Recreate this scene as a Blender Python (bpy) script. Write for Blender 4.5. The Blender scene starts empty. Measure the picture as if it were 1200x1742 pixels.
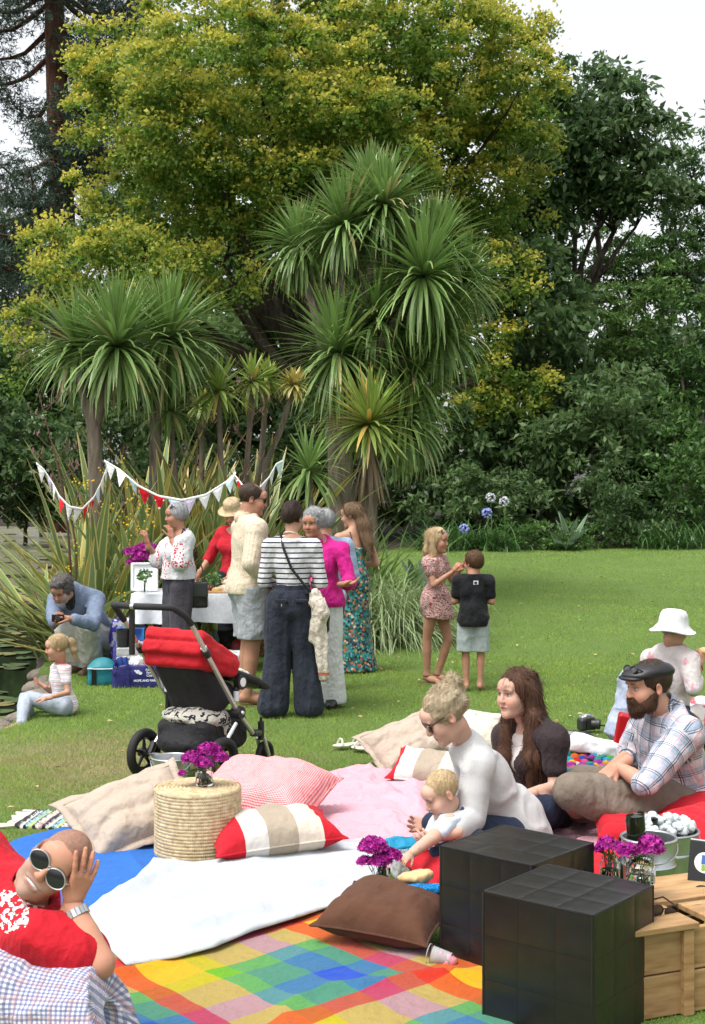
import bpy, math, random
import numpy as np
from mathutils import Vector, Matrix
R = math.radians
scene = bpy.context.scene
COL = scene.collection
# ------------------------------------------------------------------ camera, sky, sun, exposure
F, CX, HY, CZ = 2250.0, 600.0, 840.0, 1.68      # focal length in photo pixels, principal column, horizon row, eye height
cam_d = bpy.data.cameras.new('camera')
cam = bpy.data.objects.new('camera', cam_d); COL.objects.link(cam)
cam.location = (0, 0, CZ); cam.rotation_euler = (R(90), 0, 0)
cam_d.sensor_fit = 'VERTICAL'; cam_d.sensor_height = 24.0; cam_d.sensor_width = 24.0
cam_d.lens = F / 1742 * 24.0; cam_d.shift_y = -(871 - HY) / 1742
cam_d.clip_start = 0.1; cam_d.clip_end = 2000
cam_d.dof.use_dof = True; cam_d.dof.focus_distance = 8.0; cam_d.dof.aperture_fstop = 9.0
scene.camera = cam
SUN_EL, SUN_AZ = R(66), R(-130)                  # azimuth measured from +Y (into the picture) towards +X
world = bpy.data.worlds.new('World'); scene.world = world; world.use_nodes = True
wt = world.node_tree; wt.nodes.clear()
sky = wt.nodes.new('ShaderNodeTexSky'); sky.sky_type = 'NISHITA'; sky.sun_disc = False
sky.sun_elevation = SUN_EL; sky.sun_rotation = SUN_AZ; sky.air_density = 1.0; sky.dust_density = 4.0; sky.ozone_density = 1.0
hs = wt.nodes.new('ShaderNodeHueSaturation'); hs.inputs['Saturation'].default_value = 0.16
bg = wt.nodes.new('ShaderNodeBackground'); bg.inputs['Strength'].default_value = 0.15
wo = wt.nodes.new('ShaderNodeOutputWorld')
wt.links.new(sky.outputs[0], hs.inputs['Color']); wt.links.new(hs.outputs[0], bg.inputs['Color']); wt.links.new(bg.outputs[0], wo.inputs[0])
sun_d = bpy.data.lights.new('sun', 'SUN'); sun_d.energy = 1.1; sun_d.angle = R(25); sun_d.color = (1.0, 0.965, 0.91)
sun = bpy.data.objects.new('sun', sun_d); COL.objects.link(sun)
sdir = Vector((math.sin(SUN_AZ) * math.cos(SUN_EL), math.cos(SUN_AZ) * math.cos(SUN_EL), math.sin(SUN_EL)))
sun.rotation_euler = sdir.to_track_quat('Z', 'Y').to_euler()
vs = scene.view_settings; vs.view_transform = 'Standard'; vs.look = 'None'; vs.exposure = 1.1; vs.gamma = 1.0; vs.use_curve_mapping = False
scene.render.engine = 'CYCLES'
cy = scene.cycles; cy.max_bounces = 7; cy.diffuse_bounces = 3; cy.glossy_bounces = 3; cy.transmission_bounces = 6; cy.transparent_max_bounces = 8
cy.use_denoising = True; cy.caustics_reflective = False; cy.caustics_refractive = False; cy.sample_clamp_indirect = 6.0

# ------------------------------------------------------------------ object helpers
def V(*a): return np.array(a, dtype=np.float64)
def W(px, py, d): return V((px - CX) * d / F, d, CZ - (py - HY) * d / F)      # photo pixel at depth d
def G(px, py, z=0.0):                                                          # photo pixel on the level z
    d = F * (CZ - z) / (py - HY); return V((px - CX) * d / F, d, z)
def tag(o, label=None, cat=None, group=None, kind=None):
    if label: o['label'] = label
    if cat: o['category'] = cat
    if group: o['group'] = group
    if kind: o['kind'] = kind
    return o
def empty(name, loc=(0, 0, 0), rz=0.0, **k):
    o = bpy.data.objects.new(name, None); COL.objects.link(o); o.empty_display_size = 0.1
    o.location = tuple(loc); o.rotation_euler = (0, 0, rz); return tag(o, **k)
def mkmesh(name, v, f, mat=None, smooth=False, cols=None, uvw=None, mats=None, fmat=None):
    me = bpy.data.meshes.new(name)
    v = np.asarray(v, dtype=np.float32).reshape(-1, 3)
    if isinstance(f, np.ndarray):
        nf, k = f.shape
        me.vertices.add(len(v)); me.vertices.foreach_set('co', v.ravel())
        me.loops.add(nf * k); me.loops.foreach_set('vertex_index', f.astype(np.int32).ravel())
        me.polygons.add(nf); me.polygons.foreach_set('loop_start', np.arange(0, nf * k, k, dtype=np.int32))
        me.update(calc_edges=True)
    else:
        me.from_pydata([tuple(map(float, p)) for p in v], [], [tuple(map(int, q)) for q in f]); me.update()
    if cols is not None:
        a = me.color_attributes.new('col', 'FLOAT_COLOR', 'POINT')
        c = np.ones((len(v), 4), np.float32); c[:, :cols.shape[1]] = cols; a.data.foreach_set('color', c.ravel())
    if uvw is not None:
        a = me.attributes.new('uvw', 'FLOAT_VECTOR', 'POINT'); a.data.foreach_set('vector', np.asarray(uvw, np.float32).ravel())
    for m in (mats or ([mat] if mat else [])): me.materials.append(m)
    if fmat is not None: me.polygons.foreach_set('material_index', np.asarray(fmat, np.int32))
    if smooth: me.polygons.foreach_set('use_smooth', np.ones(len(me.polygons), bool))
    return me
def link(name, me, parent=None, loc=None, rot=None, **k):
    o = bpy.data.objects.new(name, me); COL.objects.link(o)
    if parent is not None: o.parent = parent
    if loc is not None: o.location = tuple(loc)
    if rot is not None: o.rotation_euler = tuple(rot)
    return tag(o, **k)
class MB:                                                    # collects shapes into one mesh
    def __init__(s): s.v = []; s.f = []
    def add(s, v, f):
        n = len(s.v); s.v += [tuple(map(float, p)) for p in v]; s.f += [tuple(int(i) + n for i in q) for q in f]; return s
    def box(s, c, h, rot=None):
        c = V(*c); pts = [V(x, y, z) * V(*h) for x in (-1, 1) for y in (-1, 1) for z in (-1, 1)]
        if rot is not None: pts = [np.array(rot) @ p for p in pts]
        return s.add([c + p for p in pts], [(0, 1, 3, 2), (4, 6, 7, 5), (0, 4, 5, 1), (2, 3, 7, 6), (0, 2, 6, 4), (1, 5, 7, 3)])
    def tube(s, pts, r, n=8, cap=True):
        pts = [V(*p) for p in pts]; m = len(pts); rs = r if hasattr(r, '__len__') else [r] * m
        v = []; f = []; ref = None
        for i, p in enumerate(pts):
            t = pts[min(i + 1, m - 1)] - pts[max(i - 1, 0)]; t = t / (np.linalg.norm(t) + 1e-9)
            if ref is None: ref = V(0, 0, 1) if abs(t[2]) < .9 else V(1, 0, 0)
            a = np.cross(ref, t); a /= np.linalg.norm(a) + 1e-9; b = np.cross(t, a); ref = b
            for k in range(n):
                q = 2 * math.pi * k / n; v.append(p + rs[i] * (math.cos(q) * a + math.sin(q) * b))
        for i in range(m - 1):
            for k in range(n): f.append((i * n + k, i * n + (k + 1) % n, (i + 1) * n + (k + 1) % n, (i + 1) * n + k))
        if cap: f += [tuple(range(n))[::-1], tuple(range((m - 1) * n, m * n))]
        return s.add(v, f)
    def lathe(s, prof, n=24, c=(0, 0, 0)):                   # prof: list of (radius, z)
        v = []; f = []; c = V(*c)
        for r, z in prof:
            for k in range(n): q = 2 * math.pi * k / n; v.append(c + V(r * math.cos(q), r * math.sin(q), z))
        for i in range(len(prof) - 1):
            for k in range(n): f.append((i * n + k, i * n + (k + 1) % n, (i + 1) * n + (k + 1) % n, (i + 1) * n + k))
        return s.add(v, f)
    def ball(s, c, r, n=10, m=6):
        r = V(r, r, r) if not hasattr(r, '__len__') else V(*r); c = V(*c)
        v = [c + V(0, 0, r[2])]; f = []
        for i in range(1, m):
            a = math.pi * i / m
            for k in range(n): q = 2 * math.pi * k / n; v.append(c + r * V(math.sin(a) * math.cos(q), math.sin(a) * math.sin(q), math.cos(a)))
        v.append(c - V(0, 0, r[2])); L = len(v) - 1
        for k in range(n):
            f.append((0, 1 + k, 1 + (k + 1) % n)); f.append((L, 1 + (m - 2) * n + (k + 1) % n, 1 + (m - 2) * n + k))
            for i in range(m - 2): f.append((1 + i * n + k, 1 + (i + 1) * n + k, 1 + (i + 1) * n + (k + 1) % n, 1 + i * n + (k + 1) % n))
        return s.add(v, f)
    def build(s, name, mat, parent=None, smooth=True, bevel=0, **k):
        me = mkmesh(name, s.v, s.f, mat, smooth)
        o = link(name, me, parent, **k)
        if bevel:
            b = o.modifiers.new('bevel', 'BEVEL'); b.width = bevel; b.segments = 2; b.limit_method = 'ANGLE'
        if smooth:
            try: me.set_sharp_from_angle(angle=R(42))
            except Exception: pass
        return o
def frame(fwd, up=(0, 0, 1)):                                 # columns: left, back, up of a thing that looks along fwd
    y = -V(*fwd); y /= np.linalg.norm(y); u = V(*up); x = np.cross(y, u); x /= np.linalg.norm(x); z = np.cross(x, y)
    return np.stack([x, y, z], 1)
def rotz(a): c, s = math.cos(a), math.sin(a); return np.array([[c, -s, 0], [s, c, 0], [0, 0, 1.]])
def rotx(a): c, s = math.cos(a), math.sin(a); return np.array([[1., 0, 0], [0, c, -s], [0, s, c]])
def roty(a): c, s = math.cos(a), math.sin(a); return np.array([[c, 0, s], [0, 1., 0], [-s, 0, c]])

# ------------------------------------------------------------------ numpy value noise
def vnoise(P, seed=0):
    P = np.asarray(P, np.float32); i = np.floor(P).astype(np.int64); f = P - i; f = f * f * (3 - 2 * f)
    def h(a, b, c):
        n = (a * 374761393 + b * 668265263 + c * 2147483647 + seed * 974634777) & 0xffffffff
        n = ((n ^ (n >> 13)) * 1274126177) & 0xffffffff; n = n ^ (n >> 16)
        return (n & 0xffff).astype(np.float32) / 65535.0
    x, y, z = i[:, 0], i[:, 1], i[:, 2]; fx, fy, fz = f[:, 0], f[:, 1], f[:, 2]
    def lx(yy, zz): a = h(x, yy, zz); return a + (h(x + 1, yy, zz) - a) * fx
    a = lx(y, z); a = a + (lx(y + 1, z) - a) * fy; b = lx(y, z + 1); b = b + (lx(y + 1, z + 1) - b) * fy
    return (a + (b - a) * fz) * 2 - 1
def fbm(P, oct=3, seed=0):
    P = np.asarray(P, np.float32); s = 0; a = 1.0
    for k in range(oct): s = s + a * vnoise(P * (2 ** k), seed + k); a *= .5
    return s
def smooth01(a, b, x): t = np.clip((x - a) / (b - a), 0, 1); return t * t * (3 - 2 * t)

# ------------------------------------------------------------------ signed-distance modelling
def smin(a, b, k):
    if k <= 0: return np.minimum(a, b)
    h = np.clip(.5 + .5 * (b - a) / k, 0, 1); return b + (a - b) * h - k * h * (1 - h)
def smax(a, b, k): return -smin(-a, -b, k)
def cap(a, b, ra, rb=None):
    a = V(*a).astype(np.float32); b = V(*b).astype(np.float32); rb = ra if rb is None else rb; ba = b - a; L = float(ba @ ba) + 1e-9
    def f(P):
        t = np.clip(((P - a) @ ba) / L, 0, 1); q = P - a - t[:, None] * ba
        return np.sqrt(np.einsum('ij,ij->i', q, q)) - (ra + (rb - ra) * t)
    f.box = (np.minimum(a - ra, b - rb), np.maximum(a + ra, b + rb)); return f
def ell(c, r, M=None):
    c = V(*c).astype(np.float32); r = V(*r).astype(np.float32); A = None if M is None else np.asarray(M, np.float32)
    def f(P):
        q = P - c
        if A is not None: q = q @ A
        u = q / r; k0 = np.sqrt(np.einsum('ij,ij->i', u, u)) + 1e-6; u = u / r; k1 = np.sqrt(np.einsum('ij,ij->i', u, u)) + 1e-6
        return k0 * (k0 - 1) / k1
    m = float(r.max()) if A is not None else r
    f.box = (c - m, c + m); return f
def rbox(c, h, rad, M=None):
    c = V(*c).astype(np.float32); h = V(*h).astype(np.float32) - rad; A = None if M is None else np.asarray(M, np.float32)
    def f(P):
        q = P - c
        if A is not None: q = q @ A
        q = np.abs(q) - h; return np.sqrt((np.maximum(q, 0) ** 2).sum(1)) + np.minimum(q.max(1), 0) - rad
    m = float(np.linalg.norm(h)) + rad if A is not None else h + rad
    f.box = (c - m, c + m); return f
def union(parts, k=0.02):
    def f(P):
        d = None
        for p in parts:
            kk = k
            if isinstance(p, tuple): p, kk = p
            e = p(P); d = e if d is None else smin(d, e, kk)
        return d
    fs = [p[0] if isinstance(p, tuple) else p for p in parts]
    f.box = (np.min([np.asarray(p.box[0]) + np.zeros(3) for p in fs], 0), np.max([np.asarray(p.box[1]) + np.zeros(3) for p in fs], 0)); return f
def keep(f0, *cuts, k=0.0):                                   # cuts: (point, normal): keep the side the normal points away from, or a function to remove
    def f(P):
        d = f0(P)
        for c in cuts:
            if callable(c): e = -c(P)
            else: n = V(*c[1]); n = n / np.linalg.norm(n); e = (P - V(*c[0])) @ n
            d = smax(d, e, k) if k else np.maximum(d, e)
        return d
    f.box = f0.box; return f
def grow(f0, o, amp=0.0, freq=10.0, seed=0, stretch=(1, 1, 1), oct=2, crease=0.0):
    st = V(*stretch)
    def f(P):
        d = f0(P) - o
        if amp: d = d + amp * fbm(P * freq * st, oct, seed)
        if crease: d = d + crease * (np.clip(np.abs(vnoise(P * freq * 1.15 * st + 5.3, seed + 7)) * 3, 0, 1) - 1)
        return d
    e = abs(o) + abs(amp) * 1.6; f.box = (f0.box[0] - e, f0.box[1] + e); return f
_E = [(0, 0, 0), (1, 0, 0), (0, 1, 0), (1, 1, 0), (0, 0, 1), (1, 0, 1), (0, 1, 1), (1, 1, 1)]
_ED = [(0, 1), (2, 3), (4, 5), (6, 7), (0, 2), (1, 3), (4, 6), (5, 7), (0, 4), (1, 5), (2, 6), (3, 7)]
def nets(f, h, pad=0.0, box=None):
    lo, hi = box if box is not None else f.box
    lo = np.asarray(lo, np.float64) - 2.5 * h - pad; hi = np.asarray(hi, np.float64) + 2.5 * h + pad
    c = 4; nb = np.ceil((hi - lo) / (h * c)).astype(int) + 1
    g = np.stack(np.meshgrid(*[lo[i] + (np.arange(nb[i]) + .5) * h * c - .5 * h for i in range(3)], indexing='ij'), -1).reshape(-1, 3).astype(np.float32)
    dc = f(g); near = np.abs(dc) < h * c * 1.25 + 0.012
    n = nb * c
    D = np.repeat(np.repeat(np.repeat(dc.reshape(nb), c, 0), c, 1), c, 2).astype(np.float32)
    ib = np.argwhere(near.reshape(nb)); off = np.stack(np.meshgrid(*[np.arange(c)] * 3, indexing='ij'), -1).reshape(-1, 3)
    idx = (ib[:, None, :] * c + off[None]).reshape(-1, 3)
    if len(idx) == 0: return np.zeros((0, 3)), np.zeros((0, 4), int)
    P = (lo + idx * h).astype(np.float32); D[idx[:, 0], idx[:, 1], idx[:, 2]] = f(P)
    S = D < 0
    cnt = sum(S[a:n[0] - 1 + a, b:n[1] - 1 + b, e:n[2] - 1 + e].astype(np.int8) for a, b, e in _E)
    act = np.argwhere((cnt > 0) & (cnt < 8)); vid = -np.ones(n - 1, np.int64); vid[act[:, 0], act[:, 1], act[:, 2]] = np.arange(len(act))
    cv = [D[act[:, 0] + a, act[:, 1] + b, act[:, 2] + e] for a, b, e in _E]
    acc = np.zeros((len(act), 3)); k = np.zeros(len(act))
    for a, b in _ED:
        x = (cv[a] < 0) != (cv[b] < 0); t = np.where(x, cv[a] / np.where(x, cv[a] - cv[b], 1), 0)
        pa, pb = np.array(_E[a]), np.array(_E[b]); acc += np.where(x[:, None], pa + t[:, None] * (pb - pa), 0); k += x
    v = lo + (act + acc / k[:, None]) * h
    quads = []
    for ax in range(3):
        a1, a2 = (ax + 1) % 3, (ax + 2) % 3
        sl0 = [slice(1, n[i] - 1) for i in range(3)]; sl1 = list(sl0); sl0[ax] = slice(0, n[ax] - 1); sl1[ax] = slice(1, n[ax])
        s0, s1 = S[tuple(sl0)], S[tuple(sl1)]; e = np.argwhere(s0 != s1)
        base = e + np.array([0 if i == ax else 1 for i in range(3)])
        flip = s0[e[:, 0], e[:, 1], e[:, 2]]
        q = []
        for d1, d2 in ((-1, -1), (0, -1), (0, 0), (-1, 0)):
            cc = base.copy(); cc[:, a1] += d1; cc[:, a2] += d2; q.append(vid[cc[:, 0], cc[:, 1], cc[:, 2]])
        q = np.stack(q, 1); q[~flip] = q[~flip][:, ::-1]; quads.append(q)
    q = np.concatenate(quads); q = q[(q >= 0).all(1)]
    return v, q
def sdf_obj(name, f, h, mat, parent=None, smooth=True, cols=None, uvw=None, box=None, **k):
    v, q = nets(f, h, box=box)
    me = mkmesh(name, v, q, mat, smooth, cols=None if cols is None else cols(v), uvw=None if uvw is None else uvw(v))
    return link(name, me, parent, **k)

# ------------------------------------------------------------------ material helpers
class NT:
    def __init__(s, name):
        s.m = bpy.data.materials.new(name); s.m.use_nodes = True; s.t = s.m.node_tree; s.t.nodes.clear()
        s.out = s.t.nodes.new('ShaderNodeOutputMaterial')
    def put(s, sock, v):
        if v is None: return
        if isinstance(v, bpy.types.NodeSocket): s.t.links.new(v, sock)
        else:
            try: sock.default_value = v
            except Exception: sock.default_value = (*v, 1.0) if len(v) == 3 else v[:3]
    def n(s, typ, o=0, props=None, **ins):
        nd = s.t.nodes.new('ShaderNode' + typ)
        for k, v in (props or {}).items(): setattr(nd, k, v)
        for k, v in ins.items():
            k = k.replace('_', ' ')
            s.put(nd.inputs[int(k[1:])] if k[0] == 'i' and k[1:].isdigit() else nd.inputs[k], v)
        return nd.outputs[o]
    def math(s, op, a, b=0.0, c=0.0): return s.n('Math', props={'operation': op}, i0=a, i1=b, i2=c)
    def vec(s, kind='obj'):
        if kind == 'obj': return s.n('TexCoord', o=3)
        if kind == 'uvw': return s.n('Attribute', o=1, props={'attribute_name': 'uvw'})
    def attr(s, name='col', o=0): return s.n('Attribute', o=o, props={'attribute_name': name})
    def sep(s, v): nd = s.t.nodes.new('ShaderNodeSeparateXYZ'); s.put(nd.inputs[0], v); return nd.outputs[0], nd.outputs[1], nd.outputs[2]
    def map(s, v, scale=(1, 1, 1), loc=(0, 0, 0), rot=(0, 0, 0)): return s.n('Mapping', Vector=v, Scale=scale, Location=loc, Rotation=rot)
    def noise(s, v, scale=10.0, detail=3.0, o=0, rough=.55): return s.n('TexNoise', o=o, Vector=v, Scale=scale, Detail=detail, Roughness=rough)
    def ramp(s, fac, stops, interp='LINEAR'):
        nd = s.t.nodes.new('ShaderNodeValToRGB'); s.put(nd.inputs[0], fac); r = nd.color_ramp; r.interpolation = interp
        while len(r.elements) < len(stops): r.elements.new(.5)
        for e, (p, c) in zip(r.elements, stops): e.position = p; e.color = (*c, 1.0)
        return nd.outputs[0]
    def mix(s, fac, a, b, mode='MIX'): return s.n('MixRGB', props={'blend_type': mode}, Fac=fac, Color1=a, Color2=b)
    def bump(s, h, strength=.3, dist=.01, normal=None): return s.n('Bump', Height=h, Strength=strength, Distance=dist, Normal=normal)
    def bsdf(s, color, rough=.6, metal=0.0, normal=None, spec=.5, **kw):
        b = s.t.nodes.new('ShaderNodeBsdfPrincipled'); s.put(b.inputs['Base Color'], color); s.put(b.inputs['Roughness'], rough)
        s.put(b.inputs['Metallic'], metal); s.put(b.inputs['Specular IOR Level'], spec)
        if normal is not None: s.t.links.new(normal, b.inputs['Normal'])
        for k, v in kw.items(): s.put(b.inputs[k.replace('_', ' ')], v)
        s.t.links.new(b.outputs[0], s.out.inputs[0]); s.b = b
        return s.m
def mat(name, col, rough=.6, metal=0.0, var=.12, vs_=6.0, bump=.15, bs=60.0, spec=.4, coord='obj', dist=.004, **kw):
    t = NT(name); v = t.vec(coord)
    if isinstance(col, str): base = t.attr(col)
    else: base = (*col, 1.0)
    if var:
        n = t.noise(v, vs_, 4.0); g = t.math('MULTIPLY_ADD', n, 2 * var, 1 - var); base = t.mix(1.0, base, g, 'MULTIPLY')
    nrm = t.bump(t.noise(v, bs, 3.0), bump, dist) if bump else None
    return t.bsdf(base, rough, metal, nrm, spec, **kw)
def fabric(name, col, weave=260.0, rough=.85, fold=.35, fscale=7.0, var=.1, coord='obj', sheen=.04):
    t = NT(name); v = t.vec(coord)
    base = col(t) if callable(col) else (*col, 1.0)
    n = t.noise(v, fscale * 1.7, 4.0); base = t.mix(1.0, base, t.math('MULTIPLY_ADD', n, 2 * var, 1 - var), 'MULTIPLY')
    h1 = t.noise(v, fscale, 4.0); h2 = t.math('ABSOLUTE', t.math('SUBTRACT', t.noise(t.map(v, (1, 1, .6), (3, 1, 2)), fscale * 1.1, 3.0), .5)); b1 = t.bump(t.math('MULTIPLY_ADD', h2, -1.6, h1), fold * 1.5, .03)
    w = t.noise(v, weave, 2.0); b2 = t.bump(w, .35, .002, b1)
    return t.bsdf(base, rough, 0, b2, .2, Sheen_Weight=sheen, Sheen_Roughness=.5)
def srgb(r, g, b): return tuple(((x / 255 + .055) / 1.055) ** 2.4 if x > 10 else x / 255 / 12.92 for x in (r, g, b))
# ------------------------------------------------------------------ ground, pond
def bank_x(y):                                                # the pond lies left of this line
    y = np.asarray(y, np.float64)
    x = np.interp(y, [0, 7, 8.4, 9.6, 11, 12.4, 13.6, 14.6, 16, 18, 22, 30, 50, 75, 80], [-4.6, -3.6, -2.9, -2.56, -2.62, -2.86, -3.2, -3.5, -3.3, -2.6, -2.0, -2.5, -6.5, -14, -60])
    return x + .07 * np.sin(y * 2.3) + .04 * np.sin(y * 5.1 + 1)
def ground_z(x, y):
    x = np.asarray(x, np.float64); y = np.asarray(y, np.float64)
    z = .62 * smooth01(13.5, 25, y) * smooth01(-2.5, 1.5, x) + .35 * smooth01(25, 40, y) * smooth01(-2, 2, x)
    z = z + .03 * np.sin(x * .9 + y * .31) * smooth01(12, 16, y)
    w = smooth01(-.08, .22, bank_x(y) - x) * smooth01(6.5, 7.5, y) * smooth01(79, 77, y)
    return z - .62 * w
ys = np.concatenate([np.arange(-6, 30, .16), np.arange(30, 90, 1.2), np.geomspace(92, 900, 18)])
xs = np.concatenate([-np.geomspace(900, 13, 20), np.arange(-12, 12, .16), np.geomspace(13, 900, 20)])
gx, gy = np.meshgrid(xs, ys, indexing='ij'); gz = ground_z(gx, gy)
nx, ny = len(xs), len(ys)
ii = (np.arange(nx - 1)[:, None] * ny + np.arange(ny - 1)[None]).ravel()
gq = np.stack([ii, ii + ny, ii + ny + 1, ii + 1], 1)
def lawn_mat():
    t = NT('lawn'); v = t.vec(); x, y, z = t.sep(v)
    n1 = t.noise(v, 1.1, 5.0); n2 = t.noise(v, 90.0, 3.0); n3 = t.noise(t.map(v, (1, .4, 1)), 14.0, 4.0)
    c = t.ramp(n1, [(.3, (.085, .16, .033)), (.5, (.12, .21, .044)), (.7, (.15, .235, .06))])
    c = t.mix(t.math('MULTIPLY', n3, .35), c, (.12, .13, .04, 1)); c = t.mix(.45, c, t.ramp(n2, [(.3, (.02, .04, .008)), (.7, (.13, .2, .05))]))
    dry = t.n('TexGradient', props={'gradient_type': 'SPHERICAL'}, Vector=t.map(v, (.62, .75, 1), (1.05, -6.2, 0)))
    dry = t.math('MULTIPLY', dry, t.math('MULTIPLY_ADD', t.noise(v, 3.0, 4.0), 2.0, -.2)); dry = t.n('Clamp', Value=dry)
    c = t.mix(dry, c, (.24, .21, .10, 1))
    depth = t.n('MapRange', Value=z, From_Min=-.03, From_Max=-.16, To_Min=0.0, To_Max=1.0)
    c = t.mix(depth, c, (.07, .055, .035, 1))
    bed = t.math('GREATER_THAN', t.math('ADD', y, t.math('MULTIPLY', n1, 1.2)), 26.3); c = t.mix(bed, c, (.03, .024, .016, 1))
    return t.bsdf(c, .9, 0, t.bump(n2, .6, .02), .2)
ground = link('ground', mkmesh('ground', np.stack([gx, gy, gz], -1).reshape(-1, 3), gq, lawn_mat(), True), kind='structure')
def water_mat():
    t = NT('pond_water'); v = t.vec()
    n = t.noise(t.map(v, (1, .5, 1)), 5.0, 3.0); al = t.noise(v, .55, 5.0); fine = t.noise(v, 16.0, 4.0)
    a = t.n('MapRange', Value=t.math('ADD', al, t.math('MULTIPLY', fine, .25)), From_Min=.53, From_Max=.62)
    x, y, z = t.sep(v); far = t.n('MapRange', Value=y, From_Min=19.0, From_Max=26.0)
    a = t.math('MULTIPLY', a, far)
    c = t.mix(a, (.012, .014, .009, 1), t.ramp(fine, [(.3, (.07, .068, .028)), (.7, (.13, .13, .055))]))
    return t.bsdf(c, t.math('MULTIPLY_ADD', a, .6, .06), 0, t.bump(t.math('ADD', n, t.math('MULTIPLY', fine, t.math('MULTIPLY', a, .6))), .06, .02), .5)
wv = [(-60, 6, -.2), (-1, 6, -.2), (-1, 90, -.2), (-60, 90, -.2)]
link('pond_water', mkmesh('pond_water', wv, [(0, 1, 2, 3)], water_mat()), kind='structure')
rng = np.random.default_rng(7)

# ------------------------------------------------------------------ grass blades (stuff)
MASKS = []                                                    # polygons of rugs where no blades grow
def inside(poly, x, y):
    poly = np.asarray(poly)[:, :2]; r = np.zeros(len(x), bool); n = len(poly)
    for i in range(n):
        x0, y0 = poly[i]; x1, y1 = poly[(i + 1) % n]
        c = ((y0 > y) != (y1 > y)) & (x < (x1 - x0) * (y - y0) / (y1 - y0 + 1e-12) + x0); r ^= c
    return r
def blades(n, y0, y1, hgt, wid, seed):
    g = np.random.default_rng(seed); u = g.random(n)
    y = np.sqrt(y0 * y0 + u * (y1 * y1 - y0 * y0)); x = (g.random(n) - .5) * (.6 * y + 1.9) + .2
    ok = (x > bank_x(y) + .1) & (y < 26.2) & (g.random(n) < np.clip((y - y0) / (.3 * (y1 - y0)) + (y0 < 4), 0, 1) * np.clip((y1 - y) / (.3 * (y1 - y0)) + (y1 > 26), 0, 1))
    for p in MASKS: p = np.asarray(p); c_ = p[:, :2].mean(0); q_ = p[:, :2] - c_; ok &= ~inside(c_ + q_ * (1 - .022 / (np.linalg.norm(q_, axis=1, keepdims=True) + 1e-6)), x, y)
    x, y = x[ok], y[ok]; n = len(x); z = ground_z(x, y) - .004
    P = np.stack([x, y, z], 1); cl = fbm(np.stack([x * 2.2, y * 2.2, 0 * x], 1), 3, 5)
    h = hgt * (.55 + .6 * g.random(n)) * (1 + .35 * cl); a = g.random(n) * 2 * np.pi; w = wid * (.7 + .6 * g.random(n))
    s = np.stack([np.cos(a), np.sin(a), 0 * a], 1) * w[:, None] * .5
    b = g.random(n) * 2 * np.pi; le = h * (.25 + .7 * g.random(n))
    tip = P + np.stack([np.cos(b) * le, np.sin(b) * le, h], 1)
    v = np.stack([P - s, P + s, tip], 1).reshape(-1, 3); f = np.arange(3 * n).reshape(-1, 3)
    d = np.exp(-((x + 1.6) / 1.0) ** 2 - ((y - 8.3) / .85) ** 2) * (0.75 + .8 * fbm(np.stack([x * 3, y * 3, 0 * x + 3], 1), 3, 9)) * 1.5
    d = d + .9 * np.exp(-((x + 1.2) / .8) ** 2 - ((y - 6.6) / .8) ** 2) * (0.4 + .6 * fbm(np.stack([x * 3, y * 3, 0 * x + 8], 1), 3, 4))
    d = np.clip(d, 0, 1) > g.random(n)
    dry = (g.random(n) < .045) | d
    base = np.array([.20, .33, .07]) * (.75 + .5 * g.random((n, 1))) * (1 + .22 * cl[:, None]); base[:, 0] *= 1 + .3 * g.random(n)
    base = np.where(dry[:, None], np.array([.36, .32, .16]) * (.7 + .5 * g.random((n, 1))), base)
    return v, f, np.repeat(base, 3, 0)
def grass_mat():
    t = NT('grass_blades'); c = t.attr()
    d = t.n('BsdfDiffuse', Color=c); tr = t.n('BsdfTranslucent', Color=c); m = t.n('MixShader', i0=.35, i1=d, i2=tr)
    t.t.links.new(m, t.out.inputs[0]); return t.m
def make_grass():
    gm = grass_mat(); vs, fs, cs = [], [], []; o = 0
    for a in ((380000, 3.4, 10, .025, .0042, 1), (200000, 8.5, 14, .025, .0055, 2), (120000, 11, 20, .026, .008, 3), (90000, 15, 27, .026, .011, 4)):
        v, f, c = blades(*a); vs.append(v); fs.append(f + o); cs.append(c); o += len(v)
    link('grass', mkmesh('grass', np.concatenate(vs), np.concatenate(fs), gm, cols=np.concatenate(cs)), label='short green lawn grass around the picnic', kind='stuff', cat='grass')

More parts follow.
